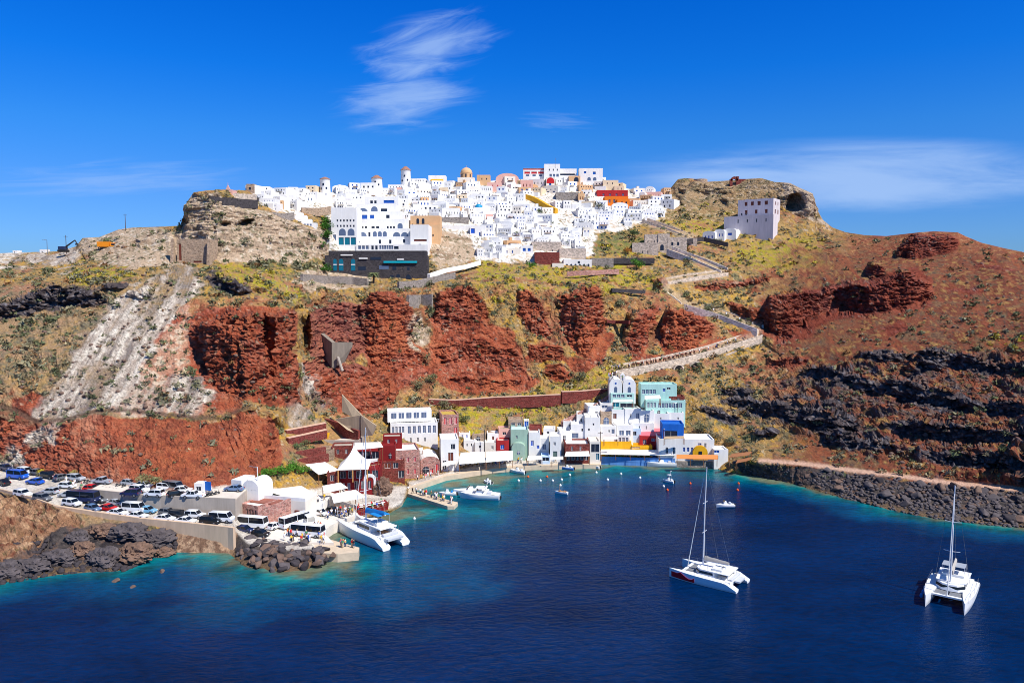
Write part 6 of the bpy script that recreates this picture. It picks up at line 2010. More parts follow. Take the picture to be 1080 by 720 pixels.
# the small fabric between the big pieces
SMALL = 'small buildings packed behind the harbour'
for nm, lab, a, b_, yb, yt, z, m, ops, rf, yw in (
  ('store_house', 'low maroon store with dark doorway left of the tented restaurant', 345, 357, 507, 498, 6.4, ST_RED(), [('w', 1, .3, .6, .0, .7, 1)], None, 6),
  ('kitchen_house', 'red brown kitchen block behind the tent roof', 350, 372, 482, 470, 8.6, ST_RED(), [('w', 2, .1, .9, .3, .7, .3)], CONC(), 6),
  ('store_house', 'brown stone store under the grey concrete roof house', 338, 352, 486, 474, 8.2, ST_TAN(), [('w', 1, .2, .5, .1, .6, 1)], None, 8),
  ('terrace_house', 'maroon terrace house stepping up behind the plain red block', 404, 424, 470, 460, 10.2, MAROON(), [('w', 2, .1, .9, .3, .7, .3)], CONC(), 8),
  ('white_annex', 'long white annex with brown shutters behind the pink quay houses', 424, 448, 473, 464, None, WHITE(), [('wn', 3, .1, .9, .3, .75, .3)], None, 8),
  ('white_annex', 'white annex with arch beside the pergola house', 456, 470, 474, 464, None, WARM(), [('w*', 1, .3, .7, .05, .7, 1)], None, 6),
  ('white_annex', 'little white washed store between shutter house and quay house', 468, 482, 466, 458, None, WHITE(), [('w', 1, .2, .5, .2, .7, 1)], None, 4),
  ('white_house', 'white house with two blue shutters above the broad quay awning', 484, 496, 464, 456, None, WHITE(), [('ws', 2, .1, .9, .3, .7, .35)], None, 5),
  ('stone_store', 'brown stone store with arched mouth on the scrub above the quay', 498, 512, 465, 457.5, None, ST_TAN(), [('w*', 1, .3, .6, .0, .7, 1)], None, -4),
  ('white_house', 'white flat house with brown door above the red cube', 514, 526, 464, 457, None, WHITE(), [('doorn', 1, .4, .6, .0, .6, 1)], None, 4),
  ('pink_house', 'faded pink house end above the pale green house', 526, 539, 463, 452, None, PINK(), [('w', 1, .3, .6, .4, .7, 1)], ST_TAN(), 4),
  ('white_house', 'narrow white house with grey door between blue shutter house and lane', 569, 579, 474, 462, None, WHITE(), [('wg', 1, .3, .7, .0, .5, 1)], None, -4),
  ('stone_store', 'brown ruined store wall beside the lane', 558, 571, 459, 450, None, ST_RED(), [('w', 1, .3, .6, .1, .6, 1)], None, -4),
  ('white_house', 'white step house along the lane with a small black window', 573, 585, 461, 452, None, WHITE(), [('w', 1, .3, .5, .4, .7, 1)], None, -6),
  ('white_house', 'white step house higher along the lane under the sloping wall', 594, 606, 452, 444, None, WHITE(), [('w', 1, .5, .7, .3, .6, 1)], None, -6),
  ('beach_bar', 'pale low bar with dark serving hatch on the quay by the boathouse', 484, 498, 490, 483, None, WARM(), [('w', 1, .1, .9, .35, .8, 1)], None, 6),
  ('kiosk', 'small blue fronted kiosk on the quay next to the chapel awning', 571, 580, 489, 481, None, PALEB(), [('w', 1, .1, .9, .35, .85, 1)], None, 0),
  ('white_annex', 'white annex with grey shutters above the yellow parapet', 651, 664, 468, 459, None, WHITE(), [('wg', 3, .05, .95, .2, .75, .7)], None, -3),
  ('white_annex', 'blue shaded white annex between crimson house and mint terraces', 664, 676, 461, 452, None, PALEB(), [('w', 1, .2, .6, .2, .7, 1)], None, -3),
  ('roof_house', 'brown tiled low house right of the lower mint house', 700, 722, 424, 418, None, ST_RED(), [('w', 2, .1, .9, .2, .7, .3)], None, -4)):
 HB(nm, lab, 'building', a, b_, yb, yt, m, ops, z=z, depth=5, roof=rf, group=SMALL, yaw=yw)
for lab, cs, fz, m in (('grey reed shade over the terrace beside the tent', [(388, 495, 7.4), (401, 493, 7.4), (400, 489, 8.2), (388, 490.5, 8.2)], 5, mat('reed_shade', (176, 150, 116), .95, .2, 3)),
     ('brown reed shade by the white sloping canopy', [(346, 493, 8.6), (357, 490, 8.6), (352, 485.5, 9.4), (342, 488, 9.4)], 6, mat('reed_shade', (176, 150, 116), .95, .2, 3)),
     ('cream awning under the white annex', [(430, 476, 7.8), (446, 474, 7.8), (446, 471.5, 8.4), (431, 473, 8.4)], 5.6, CANVAS()),
     ('small white awning in front of the white quay house', [(466, 491, 4.0), (481, 488.5, 4.0), (481, 485.5, 4.6), (467, 487.5, 4.6)], 1.7, CANVAS()),
     ('cream shade before the grey green door house', [(581, 484.5, 4.2), (594, 484, 4.2), (594, 481, 4.8), (582, 481.5, 4.8)], 1.8, CANVAS()),
     ('white shade over the terrace above the yellow parapet', [(636, 463, 8.8), (652, 462.5, 8.8), (652, 460, 9.4), (637, 460.5, 9.4)], 6.6, CANVAS()),
     ('reed shade on the long white restaurant roof', [(700, 462.5, 9.4), (722, 462, 9.4), (721, 459.5, 10), (701, 460, 10)], 7.4, mat('reed_shade', (176, 150, 116), .95, .2, 3))):
 canopy('shade_canopy', lab, cs, fz, m)
# terraced gardens and walls behind the restaurants
for lab, pts, hgt, m in (('upper maroon garden wall at the foot of the gully', [(301, 454, 203), (322, 450, 209), (343, 446, 214)], 2.4, ST_RED()),
      ('second maroon garden wall below the gully', [(303, 462, 199), (322, 458, 204), (344, 453, 209)], 2.4, ST_RED()),
      ('third maroon garden wall with plants above it', [(305, 478, 196), (325, 474, 199), (343, 471, 202)], 2.6, ST_RED()),
      ('long low maroon wall along the sloping entry lane', [(308, 486, 193), (326, 482, 196), (346, 478, 199)], 2.2, ST_RED()),
      ('dark red stone wall behind the flat roofs', [(343, 441, 222), (360, 446, 218), (379, 454, 213)], 4.4, ST_RED())):
 slab_wall('garden_wall', lab, 'wall', [at(*q) for q in pts], 1.0, hgt, m, CAPST() if 'upper' in lab or 'second' in lab else None)
px_slab('concrete_wedge', 'tall thin concrete wedge wall against the red cliff', 'wall', [(361, 434, 219), (360.5, 416, 219), (381, 437.5, 218), (372, 440, 218)], .8, WEDGE)
px_slab('concrete_wedge', 'lower concrete wedge wall with sloping top right of the tall one', 'wall', [(380.5, 460, 213), (380.5, 437.5, 213), (397, 449, 211), (393, 459, 211)], .8, WEDGE)
px_slab('concrete_wedge', 'tan concrete wall panel left of the sloping wedge wall', 'wall', [(366, 453, 214), (353, 442, 217), (380, 437.7, 213.3), (380, 459, 213.3)], .8, WEDGE)
HB('concrete_house', 'low grey concrete roof house between wedge wall and restaurants', 'house', 337, 379, 474, 464, CONC(), [('w', 2, .1, .9, .2, .6, .2)], z=9.6, depth=8, roof=mat('roof_screed', (216, 206, 192), .9, .1, .6))
HB('yellow_kiosk', 'small yellow kiosk on the terrace left of the flat roof', 'kiosk', 338.5, 346, 463, 457.5, YELLOW(), [('w', 1, .2, .8, .3, .7, 1)], z=12.2, depth=2)
# concrete bunker half way up the cliff
Db = float(min(sample(D_FIELD, x, y) for x in range(346, 374, 3) for y in range(358, 390, 4))) - 1.5
r = empty('concrete_bunker', at(350, 386, Db), 0, 'weathered concrete bunker corner stuck in the red cliff', 'bunker')
o = r.location
B = MB()
D2 = Db + 11
for nm_, F_, th in (('front_wall', [at(350, 388, Db), at(363, 382, Db + 2), at(371, 366, Db + 2), at(371, 361, Db + 2), at(350, 361, Db)], Vector((0, 1.2, 0))),
     ('side_wall', [at(349.8, 388, Db + .2), at(349.8, 361, Db + .2), at(330, 345, D2), at(330, 357, D2)], Vector((1.2, .3, 0)))):
 B = MB()
 B.loft([[p_ - o for p_ in F_], [p_ - o + th for p_ in F_]])
 B.build(nm_, mat('old_concrete', (142, 130, 116), .95, .25, .6, bump=.05, spec=.1, streak=True), r)
q = MB()
q.tube([at(356, 376, Db - .4) - o, at(361, 391, Db - .4) - o], .5, 8)
q.build('drain_pipe', CONC(), r)
# retaining walls below the podium
slab_wall('podium_wall', 'long grey retaining wall under the dark podium', 'wall', [gw(318, 289), gw(345, 291), gw(372, 292), gw(388, 294)], 1, 3.6, ST_GREY())
slab_wall('podium_wall', 'curved grey retaining wall with yellow grass above the cliff gap', 'wall', [gw(420, 297), gw(438, 296), gw(456, 292), gw(480, 287)], 1, 4.2, ST_GREY())
slab_wall('podium_wall', 'lower grey retaining wall closing the gap between the cliffs', 'wall', [gw(430, 311), gw(443, 311), gw(456, 310)], 1, 5.0, ST_GREY())
slab_wall('white_path_wall', 'white path wall winding up from the podium to the village', 'wall', [gw(452, 289), gw(470, 283), gw(492, 279), gw(506, 275)], 1.4, 1.7, WHITE())
slab_wall('field_wall', 'dark dry stone wall along the field below the stone cluster', 'wall', [gw(647, 272), gw(668, 272), gw(690, 272)], .9, 2.6, ST_DARK())
slab_wall('field_wall', 'grey dry stone terrace wall under the white arcade', 'wall', [gw(598, 286), gw(622, 285), gw(652, 284)], .9, 2.0, ST_PINK())
slab_wall('field_wall', 'thin dry stone terrace line above the pair of red cliffs', 'wall', [gw(645, 304), gw(660, 305), gw(680, 306)], .9, 1.4, ST_DARK())
slab_wall('field_wall', 'dry stone terrace wall on the castle hill meadow', 'wall', [gw(722, 252.5), gw(742, 250), gw(768, 256)], .9, 2.0, ST_DARK())
slab_wall('field_wall', 'short dry stone wall left of the dark red cliff pair', 'wall', [gw(640, 337), gw(650, 338), gw(664, 338)], .9, 1.2, ST_RED())
# ---- car park on the left
SEAW = mat('sea_wall_render', (206, 178, 150), .9, .18, .4, bump=.04, spec=.1, streak=True)
slab_wall('sea_wall', 'tan rendered sea wall under the lower parking lane', 'wall', [atz(58, 532.5, 7.3), atz(100, 538.8, 6.6), atz(150, 545.8, 5.9), atz(200, 550.6, 5.6), atz(241, 555, 5.3), atz(247, 556, 5.3)], .7, [2.6, 4.6, 7.5, 7.8, 7.6, 7.6], SEAW)
slab_wall('roadside_parapet', 'low pale kerb wall along the dusty road edge', 'wall', [atz(-60, 513, 8.4), atz(0, 515, 8.4), atz(35, 524, 7.9), atz(57, 532, 7.4)], .35, .6, SEAW)
hull_of('upper_car_park', 'upper car park held by a long grey concrete wall', 'car park', [(92, 517.5, 8.8), (150, 523.5, 8.8), (200, 526, 8.8), (248, 528, 8.8), (262, 515, 8.8), (235, 505, 8.8), (190, 510, 8.8), (120, 503, 8.8)], 2, CONC(), 'concrete_wall')
v_ = bpy.data.objects['upper_car_park']
B = MB()
P = [atz(*q) - v_.location for q in [(92, 517.5, 8.8), (150, 523.5, 8.8), (200, 526, 8.8), (248, 528, 8.8), (262, 515, 8.8), (235, 505, 8.8), (190, 510, 8.8), (120, 503, 8.8)]]
c_ = sum(P, Vector()) / len(P)
B.prism([(c_.x + (p_.x - c_.x) * .985, c_.y + (p_.y - c_.y) * .97) for p_ in P], P[0].z + .004, P[0].z + .03)
B.build('paving', mat('lot_paving', (218, 206, 190), .9, .14, .4, spec=.1), v_)
B = MB()
for a, b_ in zip(P[:4], P[1:4]):
 B.loft([[a + Vector((0, .02, .01)), a + Vector((0, .3, .01)), a + Vector((0, .3, .5)), a + Vector((0, .02, .5))], [b_ + Vector((0, .02, .01)), b_ + Vector((0, .3, .01)), b_ + Vector((0, .3, .5)), b_ + Vector((0, .02, .5))]])
B.build('kerb_wall', CONC(), v_)
HB('vaulted_store', 'white vaulted store house at the end of the car park', 'house', 254, 274, 517, 506.5, WHITE(), [('w', 3, .25, .9, .15, .32, .25)], z=8.8, depth=5.5, vault=1.8, yaw=-18)
HB('white_lean_to', 'white lean-to wall left of the vaulted store house', 'house', 243, 256, 516, 506, WHITE(), z=8.8, depth=5, yaw=-18)
hull_of('white_terrace', 'broad white roof terrace above the harbour square', 'terrace', [(276, 525, 6.6), (322, 529, 6.6), (334, 521, 6.6), (318, 512, 6.6), (290, 514, 6.6)], 1, WARM(), 'wall')
v_ = bpy.data.objects['white_terrace']
P = [atz(*q) - v_.location for q in [(276, 525, 6.6), (322, 529, 6.6), (334, 521, 6.6)]]
for a, b_ in zip(P, P[1:]):
 q = MB()
 q.loft([[p_ + Vector((0, .02, -.004 + h)) for p_, h in ((a, 0), (a, .8))] + [a + Vector((0, .35, .8)), a + Vector((0, .35, 0))], [b_ + Vector((0, .02, -.004)), b_ + Vector((0, .02, .8)), b_ + Vector((0, .35, .8)), b_ + Vector((0, .35, 0))]])
 q.build('parapet', WHITE(), v_)
for f, w2, h2 in ((.2, 1.2, 2.2), (.45, .9, 1.0), (.62, .9, 1.0), (.82, 1.3, 2.2)):
 c_ = P[0].lerp(P[1], f)
 q = MB()
 q.box((c_.x, c_.y - .02, 1.3 + h2 / 2), (w2, .25, h2))
 q.build('door' if h2 > 2 else 'window', SHUTN() if h2 > 2 else GLASSD(), v_)
hull_of('white_terrace', 'lower white terrace with steps next to the square', 'terrace', [(308, 537, 4.4), (336, 534, 4.4), (348, 524, 4.4), (332, 521, 4.4), (316, 527, 4.4)], 1, WHITE(), 'wall')
HB('stone_front_house', 'white house with a stone front of four square windows below the car park', 'house', 250, 276, 551, 532, ST_PINK(), [('w', 4, .3, .95, .45, .75, .55)], z=2.6, depth=8, roof=WHITE(), yaw=-28)
slab_wall('stone_ramp_wall', 'reddish stone wall beside the ramp down to the square', 'wall', [atz(277, 534, 6.2), atz(292, 531, 6.4), atz(309, 524, 7.2)], .8, 5, ST_PINK())
hull_of('gravel_bank', 'reddish gravel bank between house and terrace', 'bank', [(262, 528, 6.6), (286, 531, 6.6), (305, 525, 6.6), (285, 519, 6.6), (264, 521, 6.6)], 1, mat('red_gravel', (150, 92, 76), .95, .3, 1.2, bump=.1), 'earth')
slab_wall('quay_wall', 'low white quay wall of the little inner basin', 'quay', [atz(341, 557, 1.9), atz(352, 552.5, 1.9), atz(364, 547.5, 1.9), atz(377, 542.5, 1.9)], .7, 4, QUAY)
HB('blue_billboard_kiosk', 'white kiosk at the edge of the upper car park', 'kiosk', 205, 214, 521, 509.5, WHITE(), [('w', 1, .2, .8, .3, .7, 1)], z=8.8, depth=2.2)
p, w = place(214.5, 223.5, 519.5, z=8.8)
r = empty('billboard', p, R(-20), 'bright blue billboard panel on posts in the car park', 'billboard')
q = MB()
q.box((0, 0, 1.6), (2.0, .12, 2.0))
q.build('panel', BLUEP(), r)
for x in (-.8, .8):
 q = MB()
 q.box((x, .12, .9), (.1, .1, 2.2))
 q.build('post', STEEL(), r)
# ------------------------------------------------------------------ boats
GEL = lambda: mat('gelcoat_white', (238, 238, 236), .3, .03, .5, spec=.5)
SHADEW = lambda: mat('deck_white', (226, 226, 222), .6, .05, 1)
TEAK = lambda: mat('teak', (168, 124, 84), .7, .15, 3)
RUB = lambda: mat('black_rubber', (30, 30, 32), .7, .1, 3)
NET = lambda: mat('trampoline_net', (120, 122, 126), .9, .3, 8)
ALU = lambda: mat('mast_white', (226, 228, 232), .35, .03, 1, metal=.2)
WIRE = lambda: mat('stay_wire', (150, 152, 156), .4, 0, 1, metal=.8)
BLUEC = lambda: mat('turquoise_cover', (16, 128, 196), .8, .08, 1)
GREYC = lambda: mat('grey_cover', (176, 168, 158), .8, .1, 1)
TINT = lambda: mat('tinted_glass', (22, 26, 34), .1, 0, 1, spec=.6)
def hull_rings(L, w, deck, keel, y0, bow_rake=0.6, stern_step=0.0, n=15):
 """rings of a slim displacement hull, bow towards +x"""
 rings = []
 for i in range(n):
  t = i / (n - 1)
  x = -L / 2 + L * t
  wf = min(1, 1.02 - max(0, (t - 0.45) / 0.55) ** 2.2) * (0.86 + 0.14 * min(1, t / 0.25))
  hw = max(0.03, w / 2 * wf)
  dz_ = deck * (0.9 + 0.16 * t ** 1.5)
  if t < stern_step:
   dz_ *= 0.32 + 0.68 * (t / stern_step)
  kz = -keel * (1 - max(0, (t - 0.7) / 0.3) ** 2 * 0.6)
  xo = x + bow_rake * max(0, (t - 0.8) / 0.2) * 0
  rings.append([(xo, y0 - hw, dz_), (xo, y0 - hw * 0.98, dz_ * 0.45), (xo, y0 - hw * 0.72, 0.0), (xo, y0, kz), (xo, y0 + hw * 0.72, 0.0), (xo, y0 + hw * 0.98, dz_ * 0.45), (xo, y0 + hw, dz_)])
 return rings
def catamaran(label, bow, stern, mast_h, beam, cover, bimini_m, stripe=None, fenders=False, jib='furl'):
 bow, stern = atz(*bow, 0), atz(*stern, 0)
 d = bow - stern
 L = d.length
 c = (bow + stern) / 2
 r = empty('catamaran', (c.x, c.y, 0), math.atan2(d.y, d.x), label, 'sailing boat', 'sailing catamarans')
 s = L / 14
 yo = beam / 2 - 0.85 * s
 for sg in (-1, 1):
  B = MB()
  B.loft(hull_rings(L, 1.75 * s, 1.75 * s, 0.5, sg * yo, stern_step=0.16))
  h = B.build('hull', GEL(), r, 40)
  q = MB()
  for k in range(4):
   q.box((-L * .1 + k * L * .12, sg * yo - sg * .8 * s, 1.15 * s), (.9 * s, .26, .26 * s))
  q.build('porthole_strip', TINT(), h)
  q = MB()
  for k in range(3):
   q.box((-L * .5 + .35 * s + k * .5 * s, sg * yo, (.62 + k * .28) * s), (.5 * s, 1.1 * s, .1))
  q.build('stern_step', TEAK() if k == 9 else SHADEW(), h)
  if stripe is not None and sg == 1:
   q = MB()
   pts = []
   for i in range(9):
    t = .60 + .37 * i / 8
    R_ = hull_rings(L, 1.75 * s, 1.75 * s, .5, sg * yo, n=61)[int(t * 60)]
    z1 = (1.15 - .45 * math.sin(i * .9)) * s if i < 6 else (1.2 + .1 * i / 8) * s
    yy = lambda z: R_[5][1] + .03 if z > .6 else R_[5][1] - .06
    pts.append(((R_[5][0], R_[5][1] + .02, z1), (R_[5][0], R_[5][1] - .03, .25 * s)))
   for a, b_ in zip(pts, pts[1:]):
    q.loft([[a[0], b_[0], b_[1], a[1]], [tuple(Vector(p_) + Vector((0, .05, 0))) for p_ in (a[0], b_[0], b_[1], a[1])]])
   q.build('painted_swoosh', stripe, h)
 # bridge deck and cabin
 B = MB()
 B.prism([(-L * .40, -yo), (L * .12, -yo), (L * .12, yo), (-L * .40, yo)], .85 * s, 1.62 * s)
 B.prism([(L * .30, -yo), (L * .34, -yo), (L * .34, yo), (L * .30, yo)], 1.35 * s, 1.6 * s)
 B.build('bridge_deck', SHADEW(), r)
 B = MB()
 B.prism([(-L * .16, -yo * .82), (L * .08, -yo * .8), (L * .155, -yo * .45), (L * .17, 0), (L * .155, yo * .45), (L * .08, yo * .8), (-L * .16, yo * .82)], 1.62 * s, 2.62 * s, scale_top=.86)
 cab = B.build('cabin', GEL(), r, 30)
 B = MB()
 B.prism([(-L * .13, -yo * .80), (L * .075, -yo * .79), (L * .15, -yo * .44), (L * .163, 0), (L * .15, yo * .44), (L * .075, yo * .79), (-L * .13, yo * .80)], 1.95 * s, 2.38 * s, scale_top=.95)
 B.build('window_band', TINT(), cab)
 B = MB()
 B.prism([(-L * .36, -yo * .86), (L * .06, -yo * .8), (L * .12, 0), (L * .06, yo * .8), (-L * .36, yo * .86)], 2.64 * s, 2.78 * s)
 roof = B.build('coachroof', GEL(), r, 30)
 for sx in (-1, 1):
  q = MB()
  q.box((-L * .345, sx * yo * .8, 2.1 * s), (.1, .1, 1.1 * s))
  q.build('roof_post', ALU(), roof)
 # cockpit
 q = MB()
 q.box((-L * .25, 0, 1.82 * s), (1.5 * s, 1.3 * s, .08))
 q.box((-L * .25, 0, 1.7 * s), (.2, .2, .2 * s))
 q.build('cockpit_table', TEAK(), r)
 q = MB()
 q.box((-L * .38, 0, 1.8 * s), (.6 * s, yo * 1.5, .38 * s), bev=.05)
 q.box((-L * .25, -yo * .66, 1.8 * s), (2.2 * s, .55 * s, .38 * s), bev=.05)
 q.build('cockpit_seat', mat('seat_cushion', (196, 198, 204), .8, .06, 1), r)
 # flybridge and bimini
 q = MB()
 q.box((-L * .17, 0, 3.0 * s), (L * .15, yo * 1.2, .42 * s), bev=.06)
 q.build('helm_console', SHADEW(), r)
 q = MB()
 q.lathe([(.42 * s, -.03), (.47 * s, -.03), (.47 * s, .03), (.42 * s, .03), (.42 * s, -.03)], seg=18)
 bmesh.ops.transform(q.bm, matrix=Matrix.Translation((-L * .235, yo * .3, 3.3 * s)) @ Matrix.Rotation(PI / 2, 4, 'Y'), verts=q.bm.verts)
 q.build('steering_wheel', DARKM(), r)
 if bimini_m is not None:
  q = MB()
  q.box((-L * .19, 0, 4.45 * s), (L * .17, yo * 1.25, .1), bev=.03)
  bi = q.build('bimini', bimini_m, r)
  for sx in (-1, 1):
   for ex in (-1, 1):
    q = MB()
    q.tube([(-L * .19 + ex * L * .07, sx * yo * .6, 2.78 * s), (-L * .19 + ex * L * .075, sx * yo * .6, 4.42 * s)], .03, 6)
    q.build('bimini_pole', ALU(), bi)
 # trampolines
 for sg in (-1, 1):
  q = MB()
  q.box((L * .22, sg * yo * .42, 1.5 * s), (L * .15, yo * .74, .03))
  q.build('trampoline', NET(), r)
 # mast, boom, rigging
 mx = L * .085
 q = MB()
 q.tube([(mx, 0, 2.6 * s), (mx - .1, 0, mast_h * .6), (mx - .35, 0, mast_h)], .17, 10, r1=.09)
 mast = q.build('mast', ALU(), r, 40)
 for f in (.42, .68):
  q = MB()
  q.tube([(mx - .15, -1.15 * s, mast_h * f + .1), (mx - .05, 0, mast_h * f), (mx - .15, 1.15 * s, mast_h * f + .1)], .05, 6)
  q.build('spreader', ALU(), mast)
 q = MB()
 q.tube([(mx - .2, 0, 3.75 * s), (-L * .30, 0, 4.55 * s if bimini_m else 3.85 * s)], .13, 8)
 boom = q.build('boom', ALU(), r, 40)
 q = MB()
 n = 9
 rg = []
 zb0, zb1 = 3.9 * s, (4.7 * s if bimini_m else 4.0 * s)
 for i in range(n):
  t = i / (n - 1)
  x = mx - .3 + (-L * .295 - mx + .3) * t
  zc = zb0 + (zb1 - zb0) * t
  hh = (.85 - .4 * t) * s * (1 + .06 * math.sin(i * 2.1))
  ww = (.34 - .1 * t) * s
  rg.append([(x, -ww, zc), (x, -ww * .8, zc + hh * .6), (x, 0, zc + hh), (x, ww * .8, zc + hh * .6), (x, ww, zc)])
 q.loft(rg)
 q.build('sail_cover', cover, boom, 50)
 q = MB()
 q.tube([(L * .32, 0, 1.6 * s), (mx + .1, 0, mast_h * .93)], .1, 6, r1=.05)
 q.build('furled_jib', SHADEW(), r)
 for a in ((-L * .08, yo * .95, 1.75 * s), (-L * .08, -yo * .95, 1.75 * s)):
  q = MB()
  q.tube([a, (mx - .15, math.copysign(1.15 * s, a[1]), mast_h * .68), (mx - .3, 0, mast_h * .96)], .022, 5)
  q.build('shroud', WIRE(), r)
 q = MB()
 q.tube([(-L * .30, 0, zb1 + .3), (mx - .35, 0, mast_h)], .02, 5)
 q.build('topping_lift', WIRE(), r)
 # rails
 for sg in (-1, 1):
  q = MB()
  pts = [(x, sg * (yo + .68 * s * (1 if x < L * .2 else .6)), 2.45 * s) for x in (-L * .3, -L * .1, L * .1, L * .28, L * .42)]
  q.tube(pts, .02, 5)
  for p_ in pts:
   q.tube([(p_[0], p_[1], 1.6 * s), p_], .02, 5)
  q.build('guard_rail', WIRE(), r)
 # dinghy on davits
 q = MB()
 q.loft([[(-L * .455 + x, y, 1.25 * s + z) for x, z in ((-.5 * s, .0), (-.55 * s, .32 * s), (.5 * s, .32 * s), (.45 * s, 0))] for y in (-1.5 * s, -1.0 * s, 1.0 * s, 1.45 * s)])
 q.build('tender', mat('tender_grey', (196, 200, 204), .6, .05, 1), r, 30)
 if fenders:
  for k in range(3):
   q = MB()
   q.lathe([(0, -.45), (.22, -.3), (.26, 0), (.22, .3), (0, .45)], c=(L * (.05 + .13 * k), -yo - .98 * s, .75), seg=10)
   q.build('fender', BLUEC() if k else GEL(), r, 40)
 return r
CAT_A = catamaran('white catamaran with turquoise sail cover moored at the pier', (365.5, 556), (418, 577.5), 24.5, 7.4, BLUEC(), BLUEC())
CAT_B = catamaran('white catamaran with red swoosh on its bow and a grey sail cover', (713, 602.5), (783.5, 619.5), 21.6, 7.6, GREYC(), None, stripe=mat('red_gelcoat', (206, 26, 36), .35, .03, 1))
CAT_C = catamaran('white catamaran anchored bows to the viewer with round fenders along its side', (996, 644), (1009, 614), 20.5, 7.8, GREYC(), mat('grey_bimini', (150, 156, 166), .8, .05, 1), fenders=True)
def small_boat(name, label, px, py, length, yaw, hullm, kind='speed', accent=None):
 p = atz(px, py, 0)
 r = empty(name, (p.x, p.y, 0), R(yaw), label, 'boat', 'small boats in the bay')
 L = length
 B = MB()
 w = L * .36
 B.loft(hull_rings(L, w, L * .12 + .25, .2, 0, n=11))
 h = B.build('hull', hullm, r, 40)
 q = MB()
 q.prism([(-L * .40, -w * .34), (L * .15, -w * .34), (L * .32, 0), (L * .15, w * .34), (-L * .40, w * .34)], L * .12 + .22, L * .12 + .3)
 q.build('deck', SHADEW() if kind != 'wood' else TEAK(), r)
 dz_ = L * .12 + .3
 if kind in ('speed', 'yacht'):
  q = MB()
  q.box((L * .02, 0, dz_ + .35), (L * .16, w * .45, .7), bev=.06, top=(.8, .9))
  q.build('console', GEL(), r)
  q = MB()
  q.loft([[(L * .11, -w * .24, dz_ + .5), (L * .06, -w * .22, dz_ + 1.0), (L * .06, w * .22, dz_ + 1.0), (L * .11, w * .24, dz_ + .5)],
    [(L * .09, -w * .24, dz_ + .5), (L * .04, -w * .22, dz_ + 1.0), (L * .04, w * .22, dz_ + 1.0), (L * .09, w * .24, dz_ + .5)]])
  q.build('windscreen', TINT(), r)
  q = MB()
  q.box((-L * .25, 0, dz_ + .2), (L * .1, w * .6, .4), bev=.05)
  q.build('bench', accent or mat('seat_cushion', (196, 198, 204), .8, .06, 1), r)
 if kind == 'yacht':
  q = MB()
  q.box((-L * .05, 0, dz_ + 1.5), (L * .28, w * .7, .12), bev=.04)
  t = q.build('hard_top', GEL(), r)
  for sx in (-1, 1):
   for ex in (-1, 1):
    q = MB()
    q.tube([(-L * .05 + ex * L * .12, sx * w * .3, dz_), (-L * .05 + ex * L * .11, sx * w * .3, dz_ + 1.46)], .04, 6)
    q.build('roof_post', ALU(), t)
  q = MB()
  q.tube([(-L * .15, 0, dz_ + 1.5), (-L * .2, 0, dz_ + 2.6)], .05, 6)
  q.box((-L * .2, 0, dz_ + 2.6), (.1, w * .5, .1))
  q.build('radar_arch', GEL(), r)
 if kind == 'wood':
  for x in (-.22, .1):
   q = MB()
   q.box((L * x, 0, dz_ + .12), (.3, w * .8, .06))
   q.build('thwart', TEAK(), r)
  q = MB()
  q.tube([(L * .15, 0, dz_), (L * .15, 0, dz_ + 1.6)], .05, 6)
  q.build('short_mast', TEAK(), r)
 else:
  q = MB()
  q.box((-L * .53, 0, .55), (.4, .35, .75), bev=.06)
  q.box((-L * .53, 0, .0), (.18, .14, .7))
  q.build('outboard_motor', RUB(), r)
 return r
SB = [('motorboat', 'white motorboat with hard top lying off the end of the jetty', 506, 525.5, 10.5, 172, GEL(), 'yacht', None),
 ('motorboat', 'long slim white motorboat alongside the hard top motorboat', 497, 521.5, 9.5, 178, GEL(), 'speed', None),
 ('motorboat', 'small white motorboat with a blue seat beside the jetty', 472, 522, 4.8, 175, GEL(), 'speed', BLUEC()),
 ('motorboat', 'little white motorboat in the inner basin off the pink houses', 514.5, 509.5, 3.6, 130, GEL(), 'speed', None),
 ('motorboat', 'white speedboat with black engine off the quay awnings', 546, 498.5, 5.0, 150, GEL(), 'speed', None),
 ('motorboat', 'blue and white dinghy near the maroon cafe quay', 598.5, 495, 4.0, 160, mat('dinghy_blue', (80, 130, 200), .4, .05, 1), 'speed', None),
 ('motorboat', 'white speedboat with black engine below the dark gap house', 625.5, 492.8, 5.0, 140, GEL(), 'speed', None),
 ('motorboat', 'flat white tender at the quay edge under the cafe', 606, 490.8, 4.0, 178, GEL(), 'wood', None),
 ('motorboat', 'long white launch tied below the blue waterfront terrace', 698, 491.5, 9.0, 179, GEL(), 'speed', None),
 ('fishing_boat', 'little white fishing boat with blue trim alone in mid bay', 592, 520.5, 3.6, 160, GEL(), 'wood', None),
 ('motorboat', 'small white boat with a dark canopy off the long launch', 705, 508.5, 3.6, 140, GEL(), 'yacht', None),
 ('motorboat', 'white sleek speedboat floating behind the red swoosh catamaran', 765, 534.5, 4.6, 182, GEL(), 'speed', None)]
for q_ in SB:
 small_boat(*q_)
BUOY = [(577, 503, 'o'), (583, 507, 'w'), (591, 512, 'w'), (570, 507, 'w'), (557, 503, 'o'), (629, 498.5, 'w'), (601, 501, 'w'), (592.5, 506, 'w'), (704, 517, 'o'), (728, 510, 'o'), (700, 513, 'w'), (778, 517, 'o'),
  (779, 510, 'o'), (675, 504, 'w'), (655, 500, 'w'), (547, 507, 'w'), (437, 547, 'w'), (641, 506, 'w')]
bm_w, bm_o = mat('white_buoy', (232, 232, 228), .5, .03, 1), mat('orange_buoy', (232, 92, 30), .5, .03, 1)
